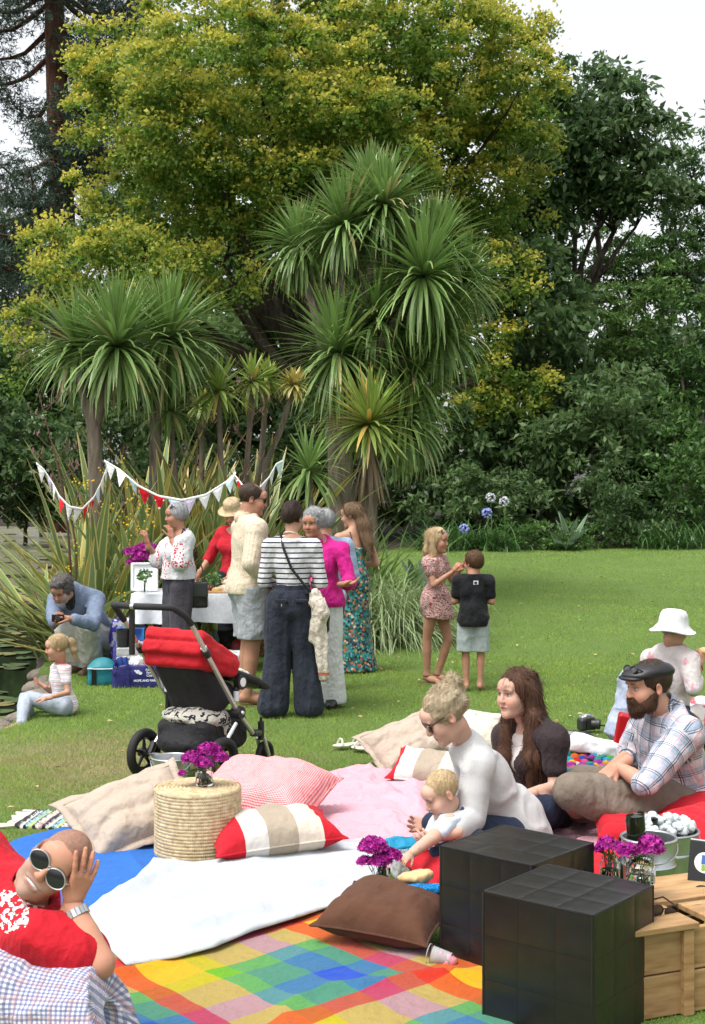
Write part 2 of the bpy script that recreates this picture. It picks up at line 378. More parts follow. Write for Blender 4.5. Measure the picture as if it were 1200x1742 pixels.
# ------------------------------------------------------------------ leaves
def leaf_mat(name, stops, gold=None, trans=.3, rough=.45):
    t = NT(name); c = t.attr(); r, g, b = t.sep(c)
    base = t.ramp(r, stops)
    if gold: base = t.mix(g, base, t.ramp(r, gold))
    d = t.t.nodes.new('ShaderNodeBsdfPrincipled'); t.put(d.inputs['Base Color'], base); t.put(d.inputs['Roughness'], rough); t.put(d.inputs['Specular IOR Level'], .35)
    tr = t.n('BsdfTranslucent', Color=base); m = t.n('MixShader', i0=trans, i1=d.outputs[0], i2=tr); t.t.links.new(m, t.out.inputs[0]); return t.m
def leaf_mesh(P, Nrm, size, aspect, g, gold, rnd, up=.25, jit=.8, droop=0.0, fold=.25):
    n = len(P); s = size * (.6 + .8 * g.random(n))
    a = Nrm + jit * g.normal(size=(n, 3)); a[:, 2] -= droop; a /= np.linalg.norm(a, axis=1, keepdims=True) + 1e-9
    q = g.normal(size=(n, 3)) * .7 + np.array([0, 0, up * 3]); q -= (q * a).sum(1, keepdims=True) * a; q /= np.linalg.norm(q, axis=1, keepdims=True) + 1e-9   # leaf normal
    b = np.cross(a, q); L = (a * s[:, None]); B = b * (s * aspect)[:, None] * .5; Q = q * (s * aspect * fold)[:, None]
    v = np.stack([P - L * .5, P + B - L * .05 + Q, P + L * .5, P - B - L * .05 + Q], 1).reshape(-1, 3)
    f = np.arange(4 * n).reshape(-1, 4); c = np.stack([rnd, gold, 0 * rnd], 1)
    return v, f, np.repeat(c, 4, 0)
def crown_points(lobes, per_area, clump, g, flat=.65, shell=.55, fill=.35, seed=0):
    """lobes: (center, radii). Clumps of leaves spread over and through each lobe; returns leaf points, outward directions, outerness."""
    P, Nn, O = [], [], []
    for c, r in lobes:
        c = np.asarray(c); r = np.asarray(r); area = 4 * np.pi * ((r[0] * r[1]) ** 1.6 / 3 + (r[0] * r[2]) ** 1.6 / 3 + (r[1] * r[2]) ** 1.6 / 3) ** (1 / 1.6)
        nc = max(6, int(area / (clump * clump) * .75))
        d = g.normal(size=(nc, 3)); d /= np.linalg.norm(d, axis=1, keepdims=True)
        rad = np.where(g.random(nc) < fill, .3 + .6 * g.random(nc), .85 + .22 * g.random(nc))
        cc = c + d * r * rad[:, None]; cc += .25 * clump * g.normal(size=cc.shape)
        k = max(8, int(per_area * area / nc)); cr = clump * (.55 + .75 * g.random(nc))
        e = g.normal(size=(nc, k, 3)); e /= np.linalg.norm(e, axis=2, keepdims=True)
        e = e + .35 * d[:, None] + np.array([0, 0, .25]); e /= np.linalg.norm(e, axis=2, keepdims=True)
        rr = g.random((nc, k)) ** shell
        sp = 1 + .45 * np.clip(g.normal(size=(nc, k)) - .8, 0, 2); p = cc[:, None] + e * (rr * sp * (.8 + .35 * fbm((e * 1.9 + cc[:, None]).reshape(-1, 3), 2, 3).reshape(nc, k)))[..., None] * cr[:, None, None] * np.array([1, 1, flat])
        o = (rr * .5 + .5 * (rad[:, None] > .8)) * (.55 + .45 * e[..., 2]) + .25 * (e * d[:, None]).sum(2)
        P.append(p.reshape(-1, 3)); Nn.append(e.reshape(-1, 3)); O.append(o.ravel())
    return np.concatenate(P), np.concatenate(Nn), np.concatenate(O)
def pxlobes(lst, d, dep=1.0):
    out = []
    for L in lst:
        px, py, rx, ry = L[:4]; dd = d + (L[4] if len(L) > 4 else 0)
        out.append((W(px, py, dd), V(rx * dd / F, .5 * (rx + ry) * dd / F * dep, ry * dd / F)))
    return out
def bark_mat(name, c1, c2, sc=9.0):
    t = NT(name); v = t.vec(); n = t.noise(t.map(v, (1, 1, .22)), sc, 6.0)
    return t.bsdf(t.ramp(n, [(.3, c1), (.7, c2)]), .9, 0, t.bump(n, .9, .05), .2)
BARK = bark_mat('bark_dark', (.02, .016, .012), (.075, .06, .045)); BARK_RED = bark_mat('bark_redwood', (.028, .012, .008), (.13, .062, .04), 5.0)
BARK_GREY = bark_mat('bark_grey', (.07, .055, .04), (.24, .2, .155), 14.0)
def branchy(base, targets, r0, g, split=.45, wob=.25, n=7):
    """a tapered trunk from base with limbs to the target points"""
    mb = MB(); base = V(*base); T = np.array(targets); top = base + (T.mean(0) - base) * split
    trunk = [base + (top - base) * t + wob * .3 * g.normal(size=3) * t * (1 - t) for t in np.linspace(0, 1, 7)]
    mb.tube(trunk, list(np.linspace(r0 * 1.25, r0 * .72, 7)), n)
    for p in T:
        s = trunk[int(g.integers(3, 7))]; L = np.linalg.norm(p - s)
        pts = [s + (p - s) * t + np.array([0, 0, .12 * L * math.sin(math.pi * t)]) + wob * g.normal(size=3) * t * (1 - t) * 1.6 for t in np.linspace(0, 1, 8)]
        rr = r0 * (.3 + .25 * g.random()); mb.tube(pts, list(np.linspace(rr, rr * .12, 8)), 6)
        for q in range(3):
            a = pts[int(g.integers(3, 7))]; e = a + g.normal(size=3) * L * .08 + (p - s) * .08
            mb.tube([a, (a + e) / 2 + .06 * L * g.normal(size=3) * .5, e], [rr * .28, rr * .18, rr * .05], 5)
    return mb
def tree(name, label, lobes, base, r0, lm, size, per_area, clump, seed, aspect=.6, bark=BARK, gold_amt=0.0, group=None, cat='tree', droop=0.0, flat=.65, fill=.35, up=.25, jit=.8, part='crown', shell=.55, split=.45):
    g = np.random.default_rng(seed); root = empty(name, base, label=label, cat=cat, group=group); b = V(*base)
    P, Nn, O = crown_points(lobes, per_area, clump, g, flat, shell, fill)
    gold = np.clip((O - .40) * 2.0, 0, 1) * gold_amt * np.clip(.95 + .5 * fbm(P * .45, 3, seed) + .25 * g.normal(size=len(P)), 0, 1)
    rnd = np.clip(.5 + .22 * g.normal(size=len(P)) + .18 * fbm(P * .8, 2, seed + 4), 0, 1)
    v, f, c = leaf_mesh(P, Nn, size, aspect, g, gold, rnd, up, jit, droop)
    link(part, mkmesh(part, v - b, f, lm, cols=c), root)
    if r0:
        tg = [np.asarray(c) + np.asarray(r) * .12 * g.normal(size=3) - V(0, 0, .25 * r[2]) for c, r in lobes]
        branchy((0, 0, 0), [q - b for q in tg], r0, g, split).build('trunk', bark, root)
    return root
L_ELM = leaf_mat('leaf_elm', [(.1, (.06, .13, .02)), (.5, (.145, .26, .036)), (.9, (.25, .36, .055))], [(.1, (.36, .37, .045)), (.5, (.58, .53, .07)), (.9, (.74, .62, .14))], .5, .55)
L_DARK = leaf_mat('leaf_dark', [(.1, (.038, .08, .027)), (.5, (.085, .155, .05)), (.9, (.155, .23, .085))], None, .44, .42)
L_DARK2 = leaf_mat('leaf_dark_olive', [(.1, (.04, .082, .03)), (.5, (.088, .16, .055)), (.9, (.16, .235, .09))], None, .44, .42)
L_MID = leaf_mat('leaf_mid', [(.1, (0.027, 0.068, 0.016)), (.5, (0.061, 0.135, 0.032)), (.9, (0.135, 0.243, 0.061))], None, .35, .4)
L_LIGHT = leaf_mat('leaf_light', [(.1, (0.054, 0.121, 0.024)), (.5, (0.115, 0.216, 0.047)), (.9, (0.230, 0.338, 0.095))], None, .4, .4)
L_GREY = leaf_mat('leaf_greygreen', [(.1, (0.068, 0.095, 0.061)), (.5, (0.121, 0.162, 0.101)), (.9, (0.203, 0.243, 0.162))], None, .3, .5)
L_NEEDLE = leaf_mat('leaf_needle', [(.1, (0.016, 0.038, 0.024)), (.5, (0.041, 0.078, 0.049)), (.9, (0.088, 0.135, 0.074))], None, .2, .5)

elm = [(470, 40, 230, 170), (240, 190, 125, 110), (300, 330, 150, 110), (640, 90, 220, 170, -1), (800, 110, 130, 140), (880, 190, 80, 80, -1), (700, 300, 190, 130, 1), (830, 380, 90, 110),
       (470, 260, 220, 150, -2), (140, 430, 90, 50, -2), (210, 470, 140, 60, -3), (60, 590, 45, 55, -3), (340, 470, 90, 50, -3), (560, 180, 200, 140, 2), (180, 110, 60, 60, 1), (640, 240, 150, 70, -3), (400, 120, 180, 110, -3),
       (870, 470, 40, 40, -2), (860, 640, 66, 62, -2), (800, 690, 60, 36, -2), (820, 585, 60, 26, -2), (600, 420, 180, 110, 3), (900, 90, 40, 60, 1), (330, 240, 120, 90, -3)]
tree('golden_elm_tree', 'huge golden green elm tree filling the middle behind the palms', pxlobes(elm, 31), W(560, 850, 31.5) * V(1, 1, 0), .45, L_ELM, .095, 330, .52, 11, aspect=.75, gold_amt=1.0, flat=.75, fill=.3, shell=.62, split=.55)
dk = [(990, 170, 75, 70), (1060, 250, 85, 80), (960, 290, 85, 80), (1080, 330, 75, 45), (905, 400, 45, 80), (900, 290, 60, 90), (1120, 300, 40, 50), (1010, 250, 70, 60), (890, 440, 60, 70), (1040, 340, 60, 35), (940, 230, 50, 60)]
tree('evergreen_tree', 'dark evergreen tree rising beside the golden elm against white sky', pxlobes(dk, 37), W(930, 850, 37) * V(1, 1, 0), .35, L_DARK2, .25, 135, .75, 12, aspect=.42, droop=.5, fill=.3, split=.6)
fe = [(1120, 440, 90, 55), (1170, 380, 55, 40), (1040, 430, 60, 40), (1150, 250, 45, 45), (1190, 330, 35, 50), (1150, 330, 40, 40), (1080, 470, 80, 50), (1180, 450, 60, 60), (1020, 500, 60, 40)]
tree('feathery_tree', 'tall feathery pale green tree with thin crooked branches at the picture edge', pxlobes(fe, 41), W(1130, 850, 41) * V(1, 1, 0), .22, L_MID, .17, 150, .55, 13, aspect=.35, fill=.25, flat=.45, split=.7)
lo_ = [(1050, 530, 85, 45), (1110, 500, 55, 40), (980, 560, 70, 50), (1060, 590, 70, 35)]
tree('locust_tree', 'leafy light green tree with ferny sprays above the dark shrubs', pxlobes(lo_, 31), W(1060, 850, 31) * V(1, 1, 0), .16, L_LIGHT, .14, 240, .45, 14, aspect=.32, flat=.35, split=.7, droop=.3)
rb = [(1170, 560, 60, 60), (1195, 650, 40, 80), (1150, 680, 50, 60), (1260, 560, 70, 80), (1270, 690, 60, 80)]
tree('leaning_tree', 'leafy tree leaning in from the picture edge over the shrubs', pxlobes(rb, 30), W(1120, 850, 29) * V(1, 1, 0), .2, L_MID, .15, 190, .5, 15, aspect=.4, flat=.6, split=.6, bark=BARK_GREY)
SH = 'shrubs massed along the lawn edge'
for nm, lab, lob, dd, lm, sz, pa, cl, kw in (
    ('evergreen_shrub', 'tall dark glossy evergreen shrub under the feathery tree', [(930, 560, 75, 100), (980, 650, 80, 70), (900, 500, 60, 60)], 30, L_DARK, .2, 80, .7, dict(aspect=.42, droop=.5)),
    ('evergreen_shrub', 'dark green shrub with drooping sprays in the middle of the border', [(1000, 740, 90, 75), (1060, 690, 70, 60), (950, 790, 70, 60)], 28, L_DARK, .17, 90, .6, dict(aspect=.36, droop=.6)),
    ('evergreen_shrub', 'dark shrub in deep shade beneath the low golden elm branch', [(830, 790, 85, 60), (770, 760, 60, 90), (880, 800, 55, 45)], 29, L_DARK, .17, 90, .6, dict(aspect=.4, droop=.4)),
    ('evergreen_shrub', 'dark green leafy shrub behind the boy in the black shirt', [(760, 845, 60, 45), (830, 850, 55, 40), (880, 860, 45, 40)], 26.6, L_DARK, .13, 130, .45, dict(aspect=.4, droop=.3)),
    ('leafy_shrub', 'brighter green leafy shrub at the picture edge above the lawn', [(1150, 800, 60, 60), (1190, 850, 50, 70), (1110, 870, 50, 55)], 26.5, L_MID, .12, 130, .45, dict(aspect=.45)),
    ('leafy_shrub', 'dark shrub with fine arching sprays above the white sun hat', [(1040, 850, 55, 60), (1090, 900, 50, 40), (1130, 915, 60, 28)], 25.9, L_DARK, .11, 150, .4, dict(aspect=.35, droop=.5)),
    ('leafy_shrub', 'shaded shrub beside the leaning trunk', [(1110, 720, 60, 60), (1160, 740, 50, 50)], 29, L_MID, .15, 90, .5, dict(aspect=.4, droop=.4)),
    ('low_shrub', 'low rounded small leaved shrub at the edge of the lawn', [(930, 915, 60, 26), (990, 918, 45, 25), (880, 905, 35, 25)], 25.6, L_MID, .065, 340, .3, dict(aspect=.55)),
    ('evergreen_shrub', 'dark shrub behind the large palm trunk', [(640, 780, 90, 70), (560, 740, 90, 90), (700, 800, 60, 60)], 30, L_DARK, .18, 80, .7, dict(aspect=.42)),
    ('evergreen_shrub', 'deep dark shrub wall behind the border at the middle', [(880, 720, 110, 130), (1000, 800, 110, 110), (820, 860, 110, 60), (960, 880, 110, 50)], 33, L_DARK, .25, 62, .9, dict(aspect=.5)),
    ('evergreen_shrub', 'deep dark shrub wall behind the border near the picture edge', [(1110, 720, 110, 150), (1200, 760, 90, 150), (1120, 850, 110, 70), (1060, 620, 90, 70), (1300, 700, 100, 160), (1290, 860, 100, 70)], 33.5, L_DARK, .25, 62, .9, dict(aspect=.5)),
    ('evergreen_shrub', 'tall shaded hedge of dark leaves behind the small palms', [(430, 620, 120, 100), (340, 660, 100, 110), (470, 720, 100, 100), (560, 600, 110, 110), (660, 640, 90, 110), (740, 560, 80, 90)], 37, L_DARK, .26, 55, .95, dict(aspect=.45)),
    ('evergreen_shrub', 'dense dark shrub behind the bunting and flax', [(330, 830, 100, 60), (460, 830, 100, 60), (600, 850, 110, 60), (220, 850, 90, 50)], 31, L_DARK, .2, 75, .7, dict(aspect=.5)),
    ('leafy_shrub', 'mid green shrub standing behind the flax and bunting', [(250, 700, 90, 70), (180, 760, 80, 70), (330, 760, 70, 60)], 34, L_DARK, .2, 70, .7, dict(aspect=.42)),
    ('leafy_shrub', 'dark leafy bush overhanging the far pond bank', [(40, 800, 90, 75), (110, 830, 70, 55), (-20, 760, 80, 90)], 47, L_DARK, .26, 55, .9, dict(aspect=.5)),
    ('leafy_shrub', 'green bush on the far bank below the redwood', [(60, 690, 90, 70), (150, 650, 70, 80), (0, 660, 60, 60)], 56, L_MID, .26, 55, .9, dict(aspect=.5)),
    ('grey_tree', 'hazy grey green tree far behind beside the redwood trunk', [(10, 420, 50, 90), (50, 540, 60, 90), (-10, 560, 50, 80)], 95, L_GREY, .5, 12, 1.6, dict(aspect=.45, r=.4)),
    ('grey_tree', 'grey green tree far beyond the locust at the picture edge', [(1170, 480, 60, 30), (1200, 540, 50, 50)], 80, L_GREY, .4, 16, 1.3, dict(aspect=.45, r=.3)),
    ('evergreen_tree', 'dark tree filling the gap between redwood and golden elm', [(260, 420, 90, 110), (330, 540, 110, 80), (200, 560, 90, 70)], 48, L_DARK, .3, 40, 1.0, dict(aspect=.45, r=.3)),
    ('evergreen_tree', 'dark tree standing behind the golden elm crown', [(560, 420, 180, 120), (740, 480, 110, 110), (430, 480, 100, 90)], 42, L_DARK, .3, 40, 1.0, dict(aspect=.45, r=.3))):
    kw = dict(kw); r0 = kw.pop('r', .07); pa = pa * 1.75; sz = sz * 1.12; lb = pxlobes(lob, dd); c0 = np.mean([c for c, r in lb], 0); gz0 = float(ground_z(c0[0], c0[1])); gz0 = max(gz0, -.15)
    tree(nm, lab, lb, V(c0[0], c0[1], gz0), r0, lm, sz, pa, cl, hash(lab) % 9999 if False else sum(map(ord, lab)), cat='tree' if 'tree' in nm else 'shrub', group=SH if 'shrub' in nm else 'trees behind the garden', **kw)

# the redwood
def redwood():
    d = 58; g = np.random.default_rng(21); base = W(100, 850, d) * V(1, 1, 0); root = empty('redwood_tree', base, label='tall redwood with bare red brown trunk and drooping branches', cat='tree')
    top = W(112, -200, d)[2]; mb = MB(); tr = [(V(.25 * math.sin(t * 5), 0, top * t)) for t in np.linspace(0, 1, 10)]
    mb.tube(tr, list(np.linspace(.75, .34, 10)), 14); lo = []
    for k in range(58):
        z = W(0, 470 - 680 * (k / 58) ** 1.0, d)[2] + g.normal() * .5; a = g.random() * 2 * math.pi; L = (2.2 + 3.0 * g.random())
        dv = V(math.cos(a), math.sin(a) * .8, 0); pts = [V(0, 0, z) + dv * L * t + V(0, 0, -1.3 * L * .35 * math.sin(t * 2.2) + .55 * t * t * L * .5) + g.normal(size=3) * .12 * t for t in np.linspace(0, 1, 8)]
        mb.tube(pts, list(np.linspace(.15, .025, 8)), 5)
        if z > W(0, 520, d)[2]:
            for t in (4, 5, 6, 7):
                for q in range(2):
                    e = pts[t] + g.normal(size=3) * V(.55, .5, .35); mb.tube([pts[t], (pts[t] + e) / 2 + V(0, 0, .12), e], [.04, .03, .01], 4); lo.append((e, V(.8, .7, .5) * (.7 + .6 * g.random())))
    mb.build('trunk', BARK_RED, root)
    P, Nn, O = crown_points(lo, 40, .42, g, .55, .6, .5)
    v, f, c = leaf_mesh(P, Nn, .26, .16, g, 0 * O, np.clip(.5 + .25 * g.normal(size=len(P)), 0, 1), .1, .9, .5)
    link('crown', mkmesh('crown', v, f, L_NEEDLE, cols=c), root)
redwood()
g = np.random.default_rng(5)
tw = empty('hanging_branch', W(1003, -40, 9), label='small leafy branch tip hanging into the white sky', cat='branch')
P, Nn, O = crown_points([(V(0, 0, .16), V(.06, .06, .05))], 900, .05, g); v, f, c = leaf_mesh(P, Nn, .05, .4, g, 0 * O, g.random(len(P)), droop=.6)
link('foliage', mkmesh('foliage', v, f, L_DARK, cols=c), tw)
MB().tube([(0, 0, .16), (.05, 0, .4), (.3, .1, .9)], [.003, .005, .008], 6).build('twig', BARK, tw)

# ------------------------------------------------------------------ sword-leaved plants
def blade_strip(L, w, droop, g, seg=7, fold=.35, bend=0.0, wtip=.06):
    """a strap leaf that starts along +Z and bends towards +X; returns verts, faces, cols (across, along, random)"""
    v, f, c = [], [], []; p = V(0, 0, 0); a = 0.0; r = g.random()
    for i in range(seg + 1):
        t = i / seg; ww = w * (.55 + .45 * min(1, t * 4)) * (1 - max(0, (t - .45) / .55) ** 1.6 * (1 - wtip))
        dx, dz = math.sin(a), math.cos(a); nrm = V(dz, 0, -dx)
        for s in (-1, 0, 1): v.append(p + V(0, s * ww * .5, 0) + nrm * (abs(s) * -ww * fold * .5) * (1 - t) + V(0, bend * t * t * L, 0)); c.append((s * .5 + .5, t, r))
        a += droop * (.35 + 1.3 * t) / seg; p = p + V(math.sin(a), 0, math.cos(a)) * L / seg
    for i in range(seg):
        for s in (0, 1): f.append((i * 3 + s, i * 3 + s + 1, i * 3 + s + 4, i * 3 + s + 3))
    return np.array(v), np.array(f), np.array(c)
def strap_mat(name, mid, edge, dead=None, dead_amt=0.0, trans=.2):
    t = NT(name); x, y, z = t.sep(t.attr()); e = t.math('ABSOLUTE', t.math('SUBTRACT', x, .5)); e = t.n('MapRange', Value=e, From_Min=.30, From_Max=.42)
    n = t.noise(t.vec(), 3.0, 3.0); m = t.mix(1.0, (*mid, 1), t.math('MULTIPLY_ADD', z, .7, .65), 'MULTIPLY'); c = t.mix(e, m, (*edge, 1))
    if dead: c = t.mix(t.math('LESS_THAN', z, dead_amt), c, (*dead, 1)); c = t.mix(t.n('MapRange', Value=y, From_Min=.9, From_Max=1.0), c, (*dead, 1))
    d = t.t.nodes.new('ShaderNodeBsdfPrincipled'); t.put(d.inputs['Base Color'], c); t.put(d.inputs['Roughness'], .4); t.put(d.inputs['Specular IOR Level'], .4)
    tr = t.n('BsdfTranslucent', Color=c); mm = t.n('MixShader', i0=trans, i1=d.outputs[0], i2=tr); t.t.links.new(mm, t.out.inputs[0]); return t.m
M_CORD = strap_mat('cordyline_leaf', (0.162, 0.270, 0.074), (0.230, 0.324, 0.108), (0.405, 0.365, 0.162), .03); M_CORD_Y = strap_mat('cordyline_leaf_pale', (0.189, 0.297, 0.061), (0.351, 0.365, 0.095), (0.486, 0.338, 0.081), .1)
M_FLAX = strap_mat('flax_leaf', (.19, .27, .10), (.55, .52, .20), (.46, .32, .12), .05); M_FLAX_R = strap_mat('flax_leaf_bronze', (.32, .30, .09), (.60, .50, .15), (.46, .28, .09), .12)
M_THATCH = strap_mat('dead_leaf', (.16, .115, .06), (.22, .16, .085))
M_TUFT = strap_mat('tussock_leaf', (0.203, 0.297, 0.121), (0.486, 0.527, 0.297)); M_AGAVE = strap_mat('agave_leaf', (0.176, 0.270, 0.176), (0.270, 0.351, 0.216)); M_AGA = strap_mat('strap_green', (0.047, 0.115, 0.027), (0.081, 0.162, 0.041))
def rosette(n, L, w, g, lo=-.5, hi=1.45, droop=.9, seg=5, fold=.35):
    """leaves radiating from one point, elevation from lo to hi radians"""
    VV, FF, CC = [], [], []; o = 0
    for k in range(n):
        el = lo + (hi - lo) * (k + g.random()) / n; az = k * 2.399 + g.normal() * .2; dr = droop * (1 - max(0, el) / 1.6) * (.6 + .7 * g.random())
        v, f, c = blade_strip(L * (.8 + .3 * g.random()) * (.8 + .2 * math.cos(el)), w, dr, g, seg, fold); M = rotz(az) @ roty(math.pi / 2 - el)
        VV.append(v @ M.T); FF.append(f + o); CC.append(c); o += len(v)
    return np.concatenate(VV), np.concatenate(FF), np.concatenate(CC)
def cordyline(name, label, base, heads, trunks, m=M_CORD, seed=0, n=210):
    g = np.random.default_rng(seed); root = empty(name, base, label=label, cat='palm', group='cabbage palms by the pond'); b = V(*base)
    for i, (hp, L, w, kw) in enumerate(heads):
        v, f, c = rosette(kw.get('n', n), L, w, g, kw.get('lo', -1.0), kw.get('hi', 1.5), kw.get('droop', .8))
        link('leaf_head', mkmesh('leaf_head', v + (hp - b), f, kw.get('m', m), cols=c), root, kind='stuff')
    mb = MB()
    for pts, r0, r1 in trunks: pts = [V(*p) - b for p in pts]; mb.tube(pts, list(np.linspace(r0, r1, len(pts))), 9)
    mb.build('trunk', BARK_GREY, root); return root
d = 14.2
def lc(px, py, dd=0): return W(px, py, d + dd)
cordyline('cabbage_palm', 'pair of slim cabbage palm trunks with three big green heads behind bunting', lc(165, 1105) * V(1, 1, 0), [(lc(200, 590), .98, .044, dict(n=330)), (lc(132, 590, .5), .82, .042, dict(n=250)), (lc(288, 578, .6), .98, .044, dict(n=320))],
          [([lc(168, 1120), lc(165, 850), lc(160, 720), lc(152, 680)], .085, .075), ([lc(160, 735), lc(180, 660), lc(200, 595)], .06, .05), ([lc(158, 730), lc(140, 660), lc(130, 600, .5)], .055, .045), ([lc(262, 1100, .6), lc(263, 850, .6), lc(266, 700, .6), lc(288, 580, .6)], .075, .055)], seed=31)
d = 17.5
big = [(655, 350, 0, .95), (585, 385, 0, .98), (510, 420, .6, .85), (720, 470, -.3, 1.2), (640, 545, 0, .9), (575, 600, -.2, 1.12), (790, 480, .8, .8), (700, 640, .5, 1.1), (630, 320, .9, .8), (740, 420, .6, .95), (640, 600, .4, 1.0), (690, 715, .4, 1.0), (605, 670, .7, 1.0), (750, 560, .4, 1.05)]
def bt(*pp): return [W(*q) for q in pp]
cordyline('cabbage_palm', 'tallest cabbage palm with many spiky heads on a thick trunk', W(578, 1060, 17.5) * V(1, 1, 0), [(W(px, py, 17.5 + e), L, .05, dict(n=270, lo=-1.2, hi=1.5)) for px, py, e, L in big],
          [(bt((578, 1075, 17.5), (580, 850, 17.5), (578, 700, 17.5), (570, 600, 17.5)), .20, .13)] + [(bt((576, 720, 17.5), (.5 * (px + 578), .5 * (py + 720) - 10, 17.5 + e / 2), (px, py + 6, 17.5 + e)), .1, .05) for px, py, e, L in big], seed=32)
cordyline('cabbage_palm', 'squat cabbage palm with pale spiky head over a skirt of dead leaves', W(628, 1040, 16.2) * V(1, 1, 0), [(W(628, 722, 16.2), .86, .055, dict(n=150, m=M_CORD_Y, lo=-.75, droop=.5)), (W(628, 745, 16.2), 1.0, .04, dict(n=130, m=M_THATCH, lo=-1.56, hi=-1.15, droop=.1))],
          [(bt((628, 1060, 16.2), (626, 850, 16.2), (628, 730, 16.2)), .13, .1)], seed=33)
for k, (px, py, px0, py0, dd, L, lab, m) in enumerate(((372, 665, 372, 1000, 14.8, .52, 'small cabbage palm on a straight thin stem with yellowing lower leaves', M_CORD_Y), (430, 650, 395, 1000, 15.4, .46, 'thin cabbage palm tuft on a crooked stem beside the tall palm', M_CORD_Y), (500, 655, 452, 790, 15.6, .3, 'tiny orange tipped palm tuft on a slanting bare stem', M_FLAX_R), (290, 700, 300, 1000, 15.0, .6, 'low dark cabbage palm between the slim trunks', M_CORD), (345, 690, 330, 1000, 16.0, .3, 'bare forked grey palm stem with a small tuft', M_CORD_Y), (525, 800, 528, 990, 15.2, .72, 'bright green young cabbage palm beside the thick trunk', M_CORD), (455, 645, 425, 900, 15.9, .34, 'small pale tuft above the tangled stems', M_CORD_Y))):
    p = W(px, py, dd); q = W(px0, py0, dd); q2 = V(q[0], q[1], 0)
    cordyline('cabbage_palm', lab, q2, [(p, L, .045, dict(n=70, m=m, lo=-.8))], [([q2, q, (p + q) / 2 + V(.04, 0, 0), p], .05, .028)], seed=40 + k)
def loose_leaves(name, label, base, leaf_names, protos, n, g, elo, ehi, cat, azr=(0, 6.283), group=None, scale=(.75, 1.15), part='leaf', spread=.18):
    root = empty(name, base, label=label, cat=cat, group=group)
    for k in range(n):
        me = protos[k % len(protos)]; el = elo + (ehi - elo) * g.random() ** .8; az = azr[0] + (azr[1] - azr[0]) * g.random()
        o = link(part, me, root, (spread * g.normal(), spread * g.normal(), -.02), None); M = rotz(az) @ roty(math.pi / 2 - el); o.rotation_euler = Matrix(M.tolist()).to_euler(); s = scale[0] + (scale[1] - scale[0]) * g.random(); o.scale = (s, s, s)
    return root
g = np.random.default_rng(77)
def protos(k, L, w, mats, d0=.2, d1=1.0, fold=.5, seg=8):
    out = []
    for i in range(k):
        v, f, c = blade_strip(L * (.85 + .3 * g.random()), w * (.8 + .4 * g.random()), d0 + (d1 - d0) * g.random(), g, seg, fold, .05 * g.normal()); out.append(mkmesh('leaf', v, f, mats[i % len(mats)], cols=c, smooth=True))
    return out
fp = protos(10, 1.75, .098, [M_FLAX, M_FLAX, M_FLAX_R]); FG = 'variegated flax clumps at the pond edge'
loose_leaves('flax_plant', 'yellow striped flax clump behind the crouching man', W(150, 1060, 13.9) * V(1, 1, 0) + V(0, 0, -.05), None, fp, 96, g, .35, 1.5, 'flax', group=FG)
loose_leaves('flax_plant', 'flax leaves arching left low over the pond', W(128, 1090, 13.7) * V(1, 1, 0) + V(0, 0, -.05), None, fp, 34, g, .35, 1.15, 'flax', (2.3, 3.9), FG)
loose_leaves('flax_plant', 'upright flax clump behind the table and the grey haired woman', W(265, 1060, 14.6) * V(1, 1, 0), None, fp, 80, g, .7, 1.53, 'flax', group=FG, scale=(.8, 1.25))
loose_leaves('flax_plant', 'tall flax clump behind the woman in the straw hat', W(365, 1040, 15.0) * V(1, 1, 0), None, fp, 84, g, .8, 1.53, 'flax', group=FG, scale=(.9, 1.3))
loose_leaves('flax_plant', 'flax clump behind the balding man in the striped shirt', W(445, 1040, 15.3) * V(1, 1, 0), None, fp, 44, g, .7, 1.5, 'flax', group=FG, scale=(.8, 1.15))
loose_leaves('flax_plant', 'tallest flax clump below the slim palm trunks behind the bunting', W(300, 1000, 16.2) * V(1, 1, 0), None, fp, 70, g, .9, 1.54, 'flax', group=FG, scale=(1.05, 1.5))
loose_leaves('flax_plant', 'tall flax clump behind the straw hat near the thick trunk', W(430, 1000, 16.4) * V(1, 1, 0), None, fp, 64, g, .9, 1.54, 'flax', group=FG, scale=(1.05, 1.45))
loose_leaves('flax_plant', 'flax clump under the leftmost palm trunk', W(190, 1000, 15.4) * V(1, 1, 0), None, fp, 60, g, .8, 1.54, 'flax', group=FG, scale=(1.0, 1.35))
ap = protos(5, .75, .15, [M_AGAVE], .1, .4, .5)
loose_leaves('agave_plant', 'blue green agave rosette beside the tussock', W(712, 1010, 18.0) * V(1, 1, 0) + V(0, 0, .2), None, ap, 22, g, .15, 1.4, 'agave', spread=.05)
loose_leaves('agave_plant', 'blue green agave rosette in the shade of the shrubs', W(968, 930, 25.4) * V(1, 1, 0) + V(0, 0, .6), None, ap, 18, g, .25, 1.4, 'agave', spread=.05)
def tussock(name, label, base, n, L, w, m, lo, hi, droop, seed, spread=.25, group=None, cat='grass tuft', az=(0, 6.283)):
    g = np.random.default_rng(seed); root = empty(name, base, label=label, cat=cat, group=group); VV, FF, CC = [], [], []; o = 0
    for k in range(n):
        v, f, c = blade_strip(L * (.7 + .5 * g.random()), w, droop * (.6 + .8 * g.random()), g, 6, .2); el = lo + (hi - lo) * g.random(); M = rotz(az[0] + (az[1] - az[0]) * g.random()) @ roty(math.pi / 2 - el)
        VV.append(v @ M.T + V(spread * g.normal(), spread * g.normal(), 0)); FF.append(f + o); CC.append(c); o += len(v)
    link('leaves', mkmesh('leaves', np.concatenate(VV), np.concatenate(FF), m, cols=np.concatenate(CC)), root, kind='stuff'); return root
